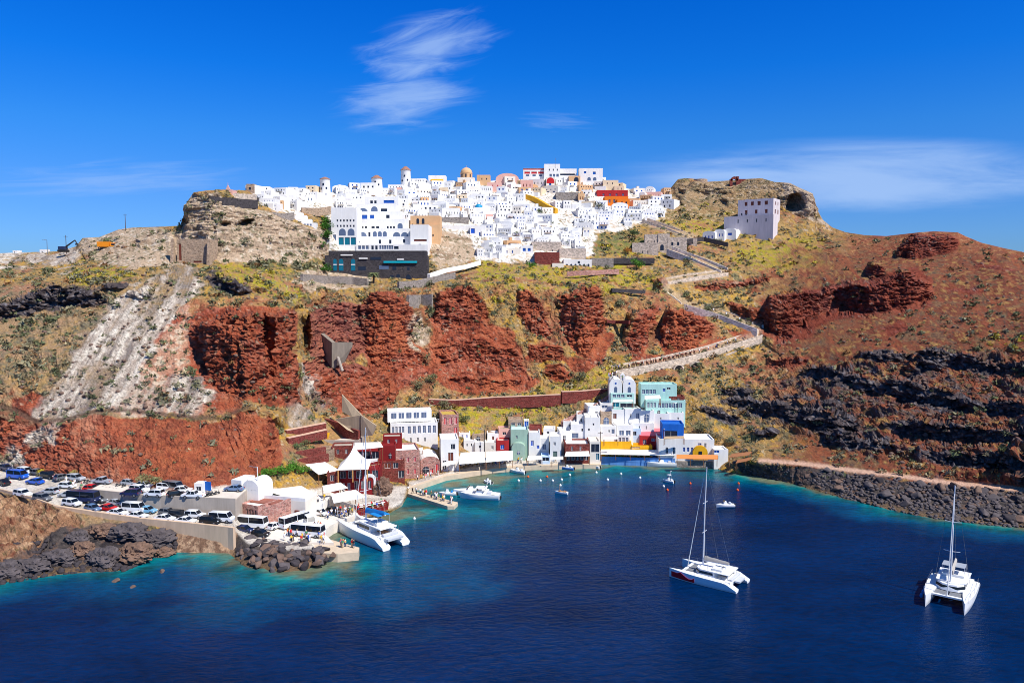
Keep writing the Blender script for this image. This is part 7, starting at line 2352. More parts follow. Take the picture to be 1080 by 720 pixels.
for k, (x, y, c) in enumerate(BUOY):
 B = MB()
 B.lathe([(0, -.25), (.3, -.12), (.36, .1), (.3, .32), (.1, .42), (.06, .6), (0, .62)], seg=10)
 o = B.build('buoy', bm_o if c == 'o' else bm_w, None, 40, loc=atz(x, y, 0))
 nb = min(SB, key=lambda s: (s[2] - x) ** 2 + (s[3] - y) ** 2)
 same = sorted([(b_[0] - nb[2]) ** 2 + (b_[1] - nb[3]) ** 2 for b_ in BUOY if b_[2] == c and min(SB, key=lambda s: (s[2] - b_[0]) ** 2 + (s[3] - b_[1]) ** 2) is nb])
 tag(o, f"{'orange' if c == 'o' else 'white'} mooring buoy, {ORD[same.index((x - nb[2]) ** 2 + (y - nb[3]) ** 2)]} to the {' '.join(nb[1].split()[:7])}", 'buoy', 'mooring buoys in the bay')
# ------------------------------------------------------------------ vehicles
PAINT = {'white': (236, 238, 240), 'silver': (176, 182, 190), 'grey': (104, 108, 114), 'black': (26, 28, 32), 'navy': (24, 40, 84), 'blue': (18, 92, 200), 'red': (214, 22, 26), 'pale blue': (120, 178, 214), 'steel blue': (96, 124, 160),
  'green': (60, 150, 60)}
CARS = {}
def car_mesh(kind):
 """side outlines (x along the car, z) of body and cabin, size and wheels"""
 K = {
  'hatchback': dict(L=3.9, W=1.66, body=[(-1.95, .35), (1.9, .35), (1.95, .6), (1.85, .8), (.95, .93), (-1.85, .97), (-1.95, .7)], cab=[(-1.8, .95), (1.0, .92), (.3, 1.46), (-1.35, 1.48)], wx=(-1.2, 1.22)),
  'sedan': dict(L=4.4, W=1.74, body=[(-2.2, .35), (2.15, .35), (2.2, .6), (2.05, .8), (1.0, .92), (-1.5, .96), (-2.15, .92), (-2.2, .6)], cab=[(-1.6, .94), (1.05, .91), (.35, 1.40), (-.95, 1.42)], wx=(-1.35, 1.38)),
  'suv': dict(L=4.3, W=1.82, body=[(-2.15, .45), (2.1, .45), (2.15, .8), (2.0, 1.0), (1.05, 1.08), (-2.1, 1.12), (-2.15, .8)], cab=[(-2.08, 1.1), (1.05, 1.07), (.5, 1.68), (-1.9, 1.72)], wx=(-1.3, 1.32)),
  'van': dict(L=5.2, W=1.95, body=[(-2.6, .4), (2.5, .4), (2.6, .8), (2.45, 1.15), (2.1, 1.25), (-2.6, 1.25)], cab=[(-2.56, 1.22), (2.1, 1.22), (1.5, 2.15), (-2.5, 2.2)], wx=(-1.6, 1.65)),
  'bus': dict(L=7.4, W=2.2, body=[(-3.7, .4), (3.6, .4), (3.7, .9), (3.66, 1.35), (-3.7, 1.35)], cab=[(-3.66, 1.32), (3.62, 1.32), (3.4, 2.55), (-3.6, 2.6)], wx=(-2.2, 2.3)),
  'pickup': dict(L=5.0, W=1.8, body=[(-2.5, .5), (2.45, .5), (2.5, .8), (2.35, 1.0), (1.3, 1.06), (-2.5, 1.1)], cab=[(-.75, 1.08), (1.35, 1.05), (.75, 1.68), (-.55, 1.7)], wx=(-1.5, 1.5)),
 }[kind]
 return K
def make_car(kind, colour):
 key = (kind, colour)
 if key in CARS:
  return CARS[key]
 K = car_mesh(kind)
 W_ = K['W']
 pm = mat('paint_' + colour.replace(' ', '_'), PAINT[colour], .3, .02, 1, spec=.5, coat=.5)
 A = MB()
 A.loft([[(x, y * W_ / 2 * s, z) for x, z in K['body']] for y, s in ((-1, .94), (-.9, 1), (.9, 1), (1, .94))])
 tops = K['cab']
 x2, z2 = tops[2]
 x3, z3 = tops[3]
 A.loft([[(x3 - .02, y * W_ * .42, z3 - .03), (x2 + .02, y * W_ * .42, z2 - .03), (x2 - .1, y * W_ * .38, z2 + .05), (x3 + .1, y * W_ * .38, z3 + .05)] for y in (-1, 1)])
 body = A.mesh('body', pm, 35)
 G = MB()
 G.loft([[(x, y * W_ * (.47 if z < tops[2][1] - .2 else .42), z) for x, z in tops] for y in (-1, 1)])
 glass = G.mesh('windows', TINT())
 Pm = MB()
 for f in (.0, .5, 1.0):
  xa = tops[0][0] + (tops[1][0] - tops[0][0]) * f
  xb = tops[3][0] + (tops[2][0] - tops[3][0]) * f
  for y in (-1, 1):
   Pm.loft([[(xa - .05, y * W_ * .475, tops[0][1]), (xa + .05, y * W_ * .475, tops[0][1]), (xa + .05, y * W_ * .46, tops[0][1]), (xa - .05, y * W_ * .46, tops[0][1])],
     [(xb - .05, y * W_ * .425, tops[3][1]), (xb + .05, y * W_ * .425, tops[3][1]), (xb + .05, y * W_ * .41, tops[3][1]), (xb - .05, y * W_ * .41, tops[3][1])]])
 pil = Pm.mesh('pillar', pm)
 rw = .33 if kind in ('hatchback', 'sedan') else .38
 Wm = MB()
 Wm.lathe([(rw * .6, -.1), (rw, -.1), (rw, .1), (rw * .6, .1)], seg=14)
 bmesh.ops.rotate(Wm.bm, cent=(0, 0, 0), matrix=Matrix.Rotation(PI / 2, 3, 'X'), verts=Wm.bm.verts)
 wheel = Wm.mesh('wheel', RUB())
 Rm = MB()
 Rm.lathe([(0, -.085), (rw * .6, -.08), (rw * .6, .08), (0, .085)], seg=12)
 bmesh.ops.rotate(Rm.bm, cent=(0, 0, 0), matrix=Matrix.Rotation(PI / 2, 3, 'X'), verts=Rm.bm.verts)
 rim = Rm.mesh('rim', STEEL())
 Hm = MB()
 Hm.box((0, 0, 0), (.12, .34, .16), bev=.03)
 head = Hm.mesh('headlight', mat('lamp_glass', (232, 236, 240), .15, 0, 1, spec=.6))
 Tm = MB()
 Tm.box((0, 0, 0), (.1, .24, .22), bev=.03)
 tail = Tm.mesh('tail_light', mat('red_lamp', (170, 16, 18), .25, 0, 1))
 CARS[key] = (K, [('body', body), ('windows', glass), ('pillar', pil)], wheel, rim, head, tail, rw)
 return CARS[key]
def add_obj(name, me, parent, loc=(0, 0, 0)):
 o = bpy.data.objects.new(name, me)
 COL.objects.link(o)
 o.parent = parent
 o.location = loc
 return o
def put_car(kind, colour, loc, yaw, label, group, tilt=0.0):
 K, parts, wheel, rim, head, tail, rw = make_car(kind, colour)
 nm = {'suv': 'suv_car', 'bus': 'minibus', 'van': 'van', 'pickup': 'pickup_truck'}.get(kind, 'parked_car')
 r = empty(nm, loc, R(yaw), label, {'bus': 'minibus', 'van': 'van', 'pickup': 'pickup'}.get(kind, 'car'), group)
 for n, me in parts:
  add_obj(n, me, r)
 for x in K['wx']:
  for y in (-1, 1):
   w = add_obj('wheel', wheel, r, (x, y * (K['W'] / 2 - .08), rw))
   add_obj('rim', rim, w, (0, y * .03, 0))
 zf_ = .72 if kind in ('hatchback', 'sedan') else .85
 for y in (-1, 1):
  add_obj('headlight', head, r, (K['L'] / 2 - .04, y * K['W'] * .34, zf_))
  add_obj('tail_light', tail, r, (-K['L'] / 2 + .02, y * K['W'] * .38, zf_ + .1))
 return r
def surf(px, py):
 return at(px, py, float(sample(D_FIELD, px, py)))
ROWS = {
 'back row under the cliff': (None, [('hatchback', 'navy', 7, 495.5, -28), ('suv', 'white', 27, 499.5, -20), ('suv', 'black', 52, 504, -22), ('hatchback', 'grey', 66, 505.5, 60), ('suv', 'silver', 80, 507, -15), ('pickup', 'silver', 108, 510, 168),
           ('hatchback', 'grey', 39, 500.5, -20)]),
 'upper lot by the cliff': (8.84, [('hatchback', 'silver', 137, 511.5, -12), ('hatchback', 'white', 153, 514, -18), ('suv', 'white', 176, 516.5, -12), ('van', 'grey', 183, 517, -22), ('hatchback', 'white', 193, 519, 10), ('sedan', 'steel blue', 247, 517.5, 172)]),
 'upper lot wall edge': (8.84, [('suv', 'navy', 138, 523, 174), ('suv', 'white', 147, 519, -14), ('suv', 'white', 163, 523.5, 170), ('hatchback', 'black', 186, 523.5, 40), ('pickup', 'white', 204, 525, 175)]),
 'middle row of the road': (None, [('van', 'blue', 19, 504.5, -16), ('sedan', 'blue', 37, 510, 162), ('hatchback', 'white', 71, 514.5, -10), ('hatchback', 'red', 97, 517.5, -10), ('sedan', 'black', 3, 511, 150), ('hatchback', 'silver', 53, 520.5, 168), ('sedan', 'silver', 72, 524, 170),
         ('bus', 'navy', 88, 529, -12), ('hatchback', 'grey', 107, 528.5, -40), ('sedan', 'silver', 123, 532.5, -20)]),
 'lower lane front row': (None, [('suv', 'white', 24, 523.5, -22), ('suv', 'grey', 45, 528, -20), ('suv', 'white', 76, 533.5, -20), ('hatchback', 'steel blue', 98, 538.5, -24), ('sedan', 'red', 114, 538, -16), ('sedan', 'white', 124, 543, -14), ('van', 'white', 142, 539.5, -10),
           ('hatchback', 'pale blue', 156, 540.5, -12), ('sedan', 'white', 145, 546, -12), ('sedan', 'white', 174, 549, -12), ('hatchback', 'grey', 177, 542.5, -12), ('suv', 'black', 189, 546, -12), ('sedan', 'white', 196, 551.5, -10),
           ('suv', 'white', 206, 546, -8), ('suv', 'black', 222, 552, -10), ('van', 'white', 234, 550, -8)]),
 'harbour square': (2.33, [('bus', 'white', 265, 556, -12), ('hatchback', 'navy', 258, 561, -16), ('hatchback', 'black', 275, 565, -14), ('hatchback', 'white', 291, 557, 60), ('bus', 'white', 311, 554, 55), ('bus', 'white', 325, 565, -14), ('van', 'white', 326, 553, -60),
       ('hatchback', 'white', 338, 543, -30), ('hatchback', 'black', 352, 541, -30)]),
}
for rn, (z, cars) in ROWS.items():
 cars = sorted(cars, key=lambda c: c[2])
 seen = {}
 for kind, colour, px, py, yaw in cars:
  loc = atz(px, py, z) if z is not None else surf(px, py)
  seen[(kind, colour)] = seen.get((kind, colour), 0) + 1
  n = seen[(kind, colour)]
  many = sum(1 for c in cars if c[0] == kind and c[1] == colour) > 1
  kn = {'bus': 'minibus', 'suv': 'off-road car', 'hatchback': 'small car', 'sedan': 'saloon car', 'pickup': 'pickup truck'}.get(kind, kind)
  put_car(kind, colour, loc, yaw, f"{colour} {kn} in the {rn}" + (f", {['first', 'second', 'third', 'fourth', 'fifth', 'sixth'][n - 1]} such from left" if many else ''), 'vehicles parked at the harbour')
# scooters
B = MB()
B.tube([(-.55, 0, .5), (-.2, 0, .62), (.15, 0, .38), (.5, 0, .55)], .13, 8)
B.box((-.35, 0, .72), (.6, .26, .12), bev=.04)
sc_body = B.mesh('body', mat('scooter_dark', (40, 42, 48), .4, .05, 1), 40)
B = MB()
B.tube([(.5, 0, .4), (.42, 0, 1.0)], .04, 6)
B.tube([(.42, -.3, 1.02), (.42, .3, 1.02)], .03, 6)
sc_bar = B.mesh('handlebar', STEEL())
B = MB()
B.lathe([(.14, -.06), (.25, -.06), (.25, .06), (.14, .06)], seg=12)
bmesh.ops.rotate(B.bm, cent=(0, 0, 0), matrix=Matrix.Rotation(PI / 2, 3, 'X'), verts=B.bm.verts)
sc_wheel = B.mesh('wheel', RUB())
SCO = [('beside the red small car', None, [(107, 517.5), (110.5, 518), (114, 518.5), (117.5, 519), (121, 519.5)]), ('on the road by the silver pickup', None, [(91, 508.5), (94, 509), (125, 513), (131, 513.5)]),
 ('below the blue billboard', 8.84, [(213, 524), (216, 523.5), (219, 523), (222, 522.5), (225, 522), (229, 521)])]
for where, z, L_ in SCO:
 for k, (px, py) in enumerate(L_):
  r = empty('scooter', atz(px, py, z) if z else surf(px, py), R(60 + rr.uniform(-15, 15)), f"dark scooter parked {where}, {ORD[k] if k else 'first'} in its line", 'scooter', 'scooters in the car park')
  add_obj('body', sc_body, r)
  add_obj('handlebar', sc_bar, r)
  add_obj('wheel', sc_wheel, r, (-.48, 0, .25))
  add_obj('wheel', sc_wheel, r, (.52, 0, .25))
# ------------------------------------------------------------------ people
SKIN = mat('skin', (200, 150, 120), .6, .03, 1)
SHIRTS = {'white': (236, 236, 236), 'red': (206, 36, 40), 'blue': (40, 84, 180), 'black': (34, 34, 40), 'yellow': (232, 186, 40), 'pink': (226, 120, 140), 'green': (60, 130, 84), 'grey': (140, 142, 148)}
TROU = {'dark': (36, 38, 52), 'beige': (186, 164, 130), 'blue': (58, 80, 124), 'white': (226, 226, 222)}
HAIR = {'dark': (40, 28, 22), 'fair': (176, 136, 84), 'straw hat': (222, 196, 140)}
def figure(pose):
 """one continuous body grown from a skeleton; returns its mesh"""
 J = {'hip': (0, 0, .92), 'waist': (0, 0, 1.08), 'chest': (0, .01, 1.32), 'neck': (0, 0, 1.5), 'head': (0, -.02, 1.6), 'crown': (0, -.01, 1.72),
  'shl': (-.18, 0, 1.42), 'shr': (.18, 0, 1.42), 'ell': (-.25, .02, 1.16), 'elr': (.25, .02, 1.16), 'hal': (-.26, -.06, .9), 'har': (.26, -.06, .9),
  'thl': (-.1, 0, .86), 'thr': (.1, 0, .86), 'knl': (-.11, -.02, .48), 'knr': (.11, -.02, .48), 'anl': (-.11, .02, .08), 'anr': (.11, .02, .08), 'tol': (-.12, -.16, .04), 'tor': (.12, -.16, .04)}
 if pose == 'walking':
  J.update(knl=(-.11, -.2, .5), anl=(-.11, -.16, .09), tol=(-.11, -.34, .06), knr=(.11, .04, .48), anr=(.11, .3, .12), tor=(.11, .16, .04), ell=(-.26, .14, 1.18), hal=(-.25, .14, .94), elr=(.26, -.08, 1.18), har=(.25, -.26, 1.02))
 if pose == 'waving':
  J.update(elr=(.32, -.08, 1.6), har=(.3, -.12, 1.86))
 if pose == 'sitting':
  for k in J:
   x, y, z = J[k]
   J[k] = (x, y, z - .42)
  J.update(knl=(-.13, -.42, .48), knr=(.13, -.42, .48), anl=(-.13, -.44, .08), anr=(.13, -.44, .08), tol=(-.13, -.6, .04), tor=(.13, -.6, .04), hal=(-.2, -.3, .66), har=(.2, -.3, .66), ell=(-.26, -.06, .74), elr=(.26, -.06, .74))
 E = [('hip', 'waist'), ('waist', 'chest'), ('chest', 'neck'), ('neck', 'head'), ('head', 'crown'), ('chest', 'shl'), ('chest', 'shr'), ('shl', 'ell'), ('shr', 'elr'), ('ell', 'hal'), ('elr', 'har'), ('hip', 'thl'), ('hip', 'thr'),
  ('thl', 'knl'), ('thr', 'knr'), ('knl', 'anl'), ('knr', 'anr'), ('anl', 'tol'), ('anr', 'tor')]
 RAD = dict(hip=.15, waist=.13, chest=.15, neck=.06, head=.1, crown=.075, sh=.07, el=.048, ha=.042, th=.1, kn=.065, an=.045, to=.04)
 names = list(J)
 me = bpy.data.meshes.new('person_' + pose)
 me.from_pydata([J[n] for n in names], [(names.index(a), names.index(b)) for a, b in E], [])
 o = bpy.data.objects.new('tmp', me)
 COL.objects.link(o)
 md = o.modifiers.new('skin', 'SKIN')
 md.use_smooth_shade = True
 sk = me.skin_vertices[0].data
 for i, n in enumerate(names):
  rad = RAD.get(n) or RAD[n[:2]]
  sk[i].radius = (rad, rad * (.75 if n in ('hip', 'waist', 'chest') else 1))
  sk[i].use_root = n == 'hip'
 dg = bpy.context.evaluated_depsgraph_get()
 ev = o.evaluated_get(dg)
 out = bpy.data.meshes.new_from_object(ev)
 bpy.data.objects.remove(o)
 hz = J['hip'][2]
 nz = J['neck'][2]
 for m in range(4):
  out.materials.append(SKIN)
 for p in out.polygons:
  c = p.center
  if c.z > nz + .16 or (c.z > nz + .06 and c.y > .03):
   p.material_index = 3
  elif c.z > nz - .02:
   p.material_index = 0
  elif abs(c.x) > .2 and (c - Vector(J['ell'])).length > .06 and c.z < J['ell'][2] + (0 if pose != 'waving' else 9) and c.z > .3:
   p.material_index = 0
  elif c.z > hz + .02:
   p.material_index = 1
  elif c.z > .12:
   p.material_index = 2
  else:
   p.material_index = 3
  p.use_smooth = True
 return out
FIG = {p: figure(p) for p in ('standing', 'walking', 'waving', 'sitting')}
FIGM = {}
def person(loc, yaw, label_tail, pose=None, group=None):
 pose = pose or rr.choice(('standing', 'standing', 'walking', 'waving' if rr.random() < .15 else 'walking'))
 s = rr.choice(list(SHIRTS))
 if rr.random() < .35:
  s = 'white'
 t = rr.choice(list(TROU))
 hh = rr.choice(list(HAIR))
 k = (pose, s, t, hh)
 if k not in FIGM:
  me = FIG[pose].copy()
  me.materials[1] = mat('shirt_' + s, SHIRTS[s], .85, .06, 6)
  me.materials[2] = mat('trousers_' + t, TROU[t], .85, .06, 6)
  me.materials[3] = mat('hair_' + hh, HAIR[hh], .8, .1, 8)
  FIGM[k] = me
 o = bpy.data.objects.new('person', FIGM[k])
 COL.objects.link(o)
 o.location = loc
 o.rotation_euler.z = R(yaw)
 o.scale = [rr.uniform(.94, 1.06)] * 3
 tag(o, f"{pose} person, {s} top, {t} trousers, {label_tail}", 'person', group)
 return o
def crowd(where, spots, z=None, pose=None, group='people at the harbour', side='left'):
 spots = sorted(spots)
 for i, (px, py) in enumerate(spots):
  loc = atz(px, py, z) if z is not None else surf(px, py)
  n = ORD[i] if i < 20 else ('twenty-' + ('first', *ORD[1:9])[i - 21] if 20 < i < 30 else ('thirty-' + ('first', *ORD[1:9])[i - 31] if 30 < i < 40 else ('twentieth-plus', 'thirtieth')[i // 10 - 2]))
  n = 'first' if n == 'nearest' else n
  person(loc, rr.uniform(0, 360), f"{where}, {n} from left", pose, group)
def scatter(pts, n, jit=0.0):
 """n spots in a quadrilateral of picture points"""
 out = []
 a, b, c, d = [Vector(p) for p in pts]
 for _ in range(n):
  u, v = rr.random(), rr.random()
  p = a.lerp(b, u).lerp(d.lerp(c, u), v)
  out.append((p.x, p.y))
 return out
crowd('on the jetty', scatter(((428, 518.5), (477, 532), (479, 530), (432, 517)), 22), .9)
crowd('in the harbour square', scatter(((300, 572), (345, 572), (340, 556), (300, 556)), 40), 2.33)
crowd('by the inner basin', scatter(((340, 555), (374, 541.5), (371, 537), (335, 545)), 24), 2.33)
crowd('on the white terrace steps', scatter(((312, 536), (345, 528), (340, 525), (315, 531)), 10), 4.45)
crowd('on the pier tip', scatter(((352, 577), (376, 580), (374, 577), (352, 573)), 9), 1.73)
crowd('under the broad quay awning', scatter(((485, 494.5), (511, 491), (511, 488), (486, 490)), 16), 1.6, 'sitting')
crowd('under the long quay awning', scatter(((513, 491), (541, 488.5), (541, 486), (513, 488)), 18), 1.6, 'sitting')
crowd('on the quay beside the boathouse', scatter(((440, 508), (482, 496), (482, 495), (440, 506)), 8), 1.38)
crowd('on the quay before the chapel', scatter(((543, 489.5), (592, 488.5), (592, 486.5), (545, 487)), 14), 1.38)
crowd('on the blue waterfront terrace', scatter(((635, 482.6), (711, 484.6), (711, 480.5), (636, 478.6)), 30), 1.93, 'sitting')
crowd('on the stone waterfront terrace', scatter(((715, 485.2), (760, 486), (760, 483), (715, 482.5)), 16), 1.93, 'sitting')
crowd('on the maroon dining deck', scatter(((378, 539), (407, 533), (405, 529), (378, 535)), 14), 1.93, 'sitting')
crowd('in the upper car park', scatter(((120, 513), (240, 520), (240, 517), (140, 510)), 9), 8.85)
crowd('on the road among the cars', scatter(((50, 508), (90, 518), (95, 513), (55, 504)), 8))
crowd('at the church stair foot', scatter(((640, 400), (662, 402), (655, 396), (640, 396)), 8), 26)
def along(pts, f):
 P = [at(*q) for q in pts]
 seg = [(b - a).length for a, b in zip(P, P[1:])]
 t = f * sum(seg)
 for a, b, l in zip(P, P[1:], seg):
  if t <= l:
   return a.lerp(b, t / l), (b - a)
  t -= l
 return P[-1], P[-1] - P[-2]
RA = [(646, 391, 264.6), (700, 381, 271.6), (750, 369, 278.6), (800, 353, 286.6)]
for i in range(14):
 p, d = along(RA, .04 + .9 * i / 14 + rr.uniform(0, .03))
 person(p + Vector((rr.uniform(-.4, .4), rr.uniform(-.9, .9), .02)), rr.choice((0, 90, 270)), f"climbing the lowest stair ramp, {ORD[i] if i else 'first'} from its foot", 'walking', 'people on the stair')
RB = [(802, 347, 288.1), (762, 332, 297.6), (724, 321, 304.6)]
for i in range(5):
 p, d = along(RB, .1 + .18 * i)
 person(p + Vector((0, rr.uniform(-.9, .9), .02)), rr.choice((0, 90, 270)), f"on the middle stair ramp, {ORD[i] if i else 'first'} from the bend", 'walking', 'people on the stair')
# mules waiting on the lowest ramp
B = MB()
B.loft([[(x, r_ * math.cos(a) * .8, .98 + z + r_ * math.sin(a)) for a in [2 * PI * k / 10 for k in range(10)]] for x, r_, z in ((-.72, .12, .06), (-.62, .26, .02), (-.2, .28, -.02), (.3, .27, 0), (.55, .22, .08), (.72, .15, .26), (.88, .1, .5), (1.0, .1, .58), (1.22, .07, .46), (1.3, .05, .42))])
for x, y in ((-.55, .15), (-.55, -.15), (.45, .14), (.45, -.14)):
 hind = x < 0
 B.tube([(x, y, .85), (x + (.08 if hind else -.02), y, .52), (x - (.06 if hind else 0), y, .3), (x, y, .02)], .09, 7, r1=.045)
for y in (-.07, .07):
 B.tube([(.95, y, 1.62), (.93, y * 1.5, 1.86)], .035, 5, r1=.01)
B.tube([(-.72, 0, 1.1), (-.82, 0, .7), (-.8, 0, .5)], .04, 6, r1=.02)
mule_me = B.mesh('mule', mat('mule_brown', (84, 58, 42), .85, .2, 3), 60)
B = MB()
B.box((0, 0, 1.26), (.6, .5, .14), bev=.05)
saddle_me = B.mesh('saddle', mat('saddle_red', (150, 50, 44), .8, .2, 4))
for i in range(16):
 p, d = along(RA, .1 + .46 * i / 16)
 r = bpy.data.objects.new('mule', mule_me)
 COL.objects.link(r)
 r.location = p + Vector((0, -1.0 + (i % 2) * .5, .02))
 r.rotation_euler.z = R(rr.choice((-80, -95, 90, 20, 200)))
 tag(r, f"brown saddled mule waiting on the lowest stair ramp, {ORD[i] if i else 'first'} from the church end", 'mule', 'mules on the stair ramp')
 add_obj('saddle', saddle_me, r)
# ------------------------------------------------------------------ restaurant tables
B = MB()
B.lathe([(.05, 0), (.3, 0), (.3, .03), (.05, .05), (.05, .7)], seg=10)
tb_leg = B.mesh('pedestal', DARKM())
B = MB()
B.box((0, 0, .74), (.9, .9, .05), bev=.01)
tb_top = B.mesh('table_top', CANVAS())
TAB = [('blue waterfront terrace', 1.92, ((636, 482.6), (710, 484.8), (711, 480), (637, 478.4)), 22), ('broad quay awning', 1.58, ((486, 494), (510, 490.6), (511, 487), (488, 488.5)), 9), ('long quay awning', 1.58, ((514, 490.4), (540, 488), (540, 485), (514, 487)), 9),
 ('maroon dining deck', 1.91, ((379, 538.6), (407, 532.6), (404, 529.2), (379, 535)), 12), ('stone waterfront terrace', 1.91, ((716, 485), (759, 485.6), (759, 482), (716, 481.6)), 12)]
for where, z, quad_, n in TAB:
 for k in range(n):
  u = (k % ((n + 1) // 2) + .5) / ((n + 1) // 2)
  v = .2 + .55 * (k // ((n + 1) // 2))
  a, b, c, d = [Vector(p) for p in quad_]
  q = a.lerp(b, u).lerp(d.lerp(c, u), v)
  r = empty('dining_table', atz(q.x, q.y, z), R(rr.uniform(-10, 10)), f"square white dining table on the {where}", 'table', f'dining tables on the {where}')
  add_obj('pedestal', tb_leg, r)
  add_obj('table_top', tb_top, r)
# ------------------------------------------------------------------ boulders
def boulder_meshes(n, m, seed):
 out = []
 for k in range(n):
  bm = bmesh.new()
  bmesh.ops.create_icosphere(bm, subdivisions=3, radius=1)
  co = np.array([v.co for v in bm.verts])
  sd = seed + k * 3.7
  d = 1 + .32 * fbm(co, 1.3, 2, seed=sd) + .10 * fbm(co, .45, 2, seed=sd + 1)
  q = co * d[:, None] * np.array([1, rr.uniform(.7, 1), rr.uniform(.6, .85)])
  for ax in range(9):      # chip flat facets off
   nn = RNG.normal(size=3)
   nn /= np.linalg.norm(nn)
   h = q @ nn
   lim = np.quantile(h, .8)
   q = q - np.outer(np.maximum(h - lim, 0) * .85, nn)
  for v, c_ in zip(bm.verts, q):
   v.co = c_
  me = bpy.data.meshes.new('boulder')
  bm.to_mesh(me)
  bm.free()
  me.materials.append(m)
  for p in me.polygons:
   p.use_smooth = True
  me.set_sharp_from_angle(angle=R(38))
  out.append(me)
 return out
LAVAM = [mat('lava_boulder', (92, 84, 84), .9, .28, 1.6, bump=.05, spec=.2), mat('lava_boulder_dark', (66, 60, 62), .9, .3, 1.6, bump=.05, spec=.2), mat('lava_boulder_brown', (116, 94, 82), .9, .28, 1.6, bump=.05, spec=.2)]
BOUL = [m for i, lm in enumerate(LAVAM) for m in boulder_meshes(3, lm, 40 + 9 * i)]
def boulder(px, py, size, label, group, z=None, mesh=None):
 p = atz(px, py, z) if z is not None else surf(px, py)
 o = bpy.data.objects.new('boulder', mesh or rr.choice(BOUL))
 COL.objects.link(o)
 o.location = p + Vector((0, 0, size * .12))
 o.rotation_euler = (rr.uniform(-.4, .4), rr.uniform(-.4, .4), rr.uniform(0, 6.3))
 o.scale = (size * rr.uniform(.8, 1.2), size * rr.uniform(.8, 1.1), size * rr.uniform(.75, 1.05))
 tag(o, label, 'boulder', group)
 return o
# the mole on the left
MOLE = [(246, 582), (258, 594), (275, 600), (300, 603), (325, 601), (345, 596), (352, 586), (346, 578), (320, 572), (290, 570), (262, 567)]
cnt = 0
for _ in range(4000):
 x, y = rr.uniform(244, 354), rr.uniform(564, 604)
 ins = False
 for i in range(len(MOLE)):
  ax, ay = MOLE[i]
  bx, by = MOLE[(i + 1) % len(MOLE)]
  if (ay > y) != (by > y) and x < (bx - ax) * (y - ay) / (by - ay) + ax:
   ins = not ins
 if not ins:
  continue
 f = max(0, min(1, (interp(SHORE, x) if x < 330 else 600) - y) / 24)
 z = .1 + 1.9 * max(0, min(1, ((603 if x > 262 else 590) - y) / 26))
 boulder(x, y, rr.uniform(.75, 1.5), 'dark grey boulder piled in the mole before the harbour square', 'boulders of the mole', z=z)
 cnt += 1
 if cnt >= 95:
  break
# the bank under the path on the right
cnt = 0
while cnt < 205:
 x = rr.uniform(775, 1090)
 y0, y1 = float(np.interp(x, [770, 800, 850, 900, 950, 1000, 1080, 1212], [488, 489, 493, 499, 505, 512, 520, 534])), float(shore_py(x))
 y = y0 + (y1 - y0) * rr.uniform(.02, .98)
 s = (.45 + 1.25 * rr.random() ** 1.8) * (1.15 if x > 850 else .8)
 boulder(x, y, s, 'dark lava boulder tumbled in the bank between the path and the water', 'boulders of the eastern bank')
 cnt += 1
# single masses of black rock at the water on the left
BIGR = []
for k in range(5):
 bm = bmesh.new()
 bmesh.ops.create_icosphere(bm, subdivisions=5, radius=1)
 co = np.array([v.co for v in bm.verts])
 d = 1 + .35 * fbm(co, 1.1, 3, .6, seed=60 + k) + .30 * (ridged(co * np.array([1, 1, 1.2]), .6, 4, seed=70 + k) - .45) + .1 * fbm(co, .2, 2, .7, seed=75 + k) - .2 * smooth(.1, .5, fbm(co, .45, 3, .6, seed=80 + k))
 for v, c_ in zip(bm.verts, co * d[:, None]):
  v.co = c_
 me = bpy.data.meshes.new('lava_rock')
 bm.to_mesh(me)
 bm.free()
 me.materials.append((mat('lava_mass', (92, 84, 84), .92, .5, 1.2, bump=.25, spec=.2), mat('lava_mass_brown', (124, 98, 82), .92, .5, 1.2, bump=.25, spec=.2))[k in (1, 4)])
 BIGR.append(me)
for k, (x, y, sx, sz, lab) in enumerate(((82, 571, 2.6, 1.6, 'black rock lump under the road edge at the west end of the lava'), (108, 565, 3.2, 1.8, 'flat topped black lava mass under the sea wall start'),
          (134, 566, 4.6, 2.1, 'largest long black lava mass below the tan sea wall'), (163, 574, 3.6, 2.2, 'rounded black lava knob beside the sea wall foot'),
          (140, 588, 4.2, 2.0, 'low dark lava reef in front of the largest mass'), (108, 592, 3.6, 1.9, 'brown streaked lava reef at the water edge'), (170, 587, 2.4, 1.3, 'small dark reef at the corner of the cove'),
          (60, 592, 3.6, 1.7, 'low dark reef left of the brown lava reef'), (30, 602, 3.6, 1.6, 'dark rounded shore rock near the left frame edge'), (84, 584, 3.0, 1.6, 'middle dark shore rock between reefs'),
          (5, 606, 3.4, 1.8, 'dark shore rock cut by the frame'), (405, 513, 2.6, 2.9, 'black jagged rock beside the white arched gate'))):
 p = surf(x, y) if x != 405 else atz(402, 519, 2.4)
 o = bpy.data.objects.new('lava_rock', BIGR[k % 5])
 COL.objects.link(o)
 o.location = p + Vector((0, .5, sz * .25))
 o.rotation_euler = (0, 0, rr.uniform(-.5, .5))
 o.scale = (sx, sx * .7, sz)
 tag(o, lab, 'rock')
for x, y, s, lab in ((171, 604, 1.0, 'pale flat rock just breaking the water off the cove'), (122, 614, 1.1, 'brown rock awash off the lava reef'), (140, 620, .9, 'small rock awash outside the brown one')):
 o = boulder(x, y, s, lab, None, z=-.25, mesh=BOUL[7])
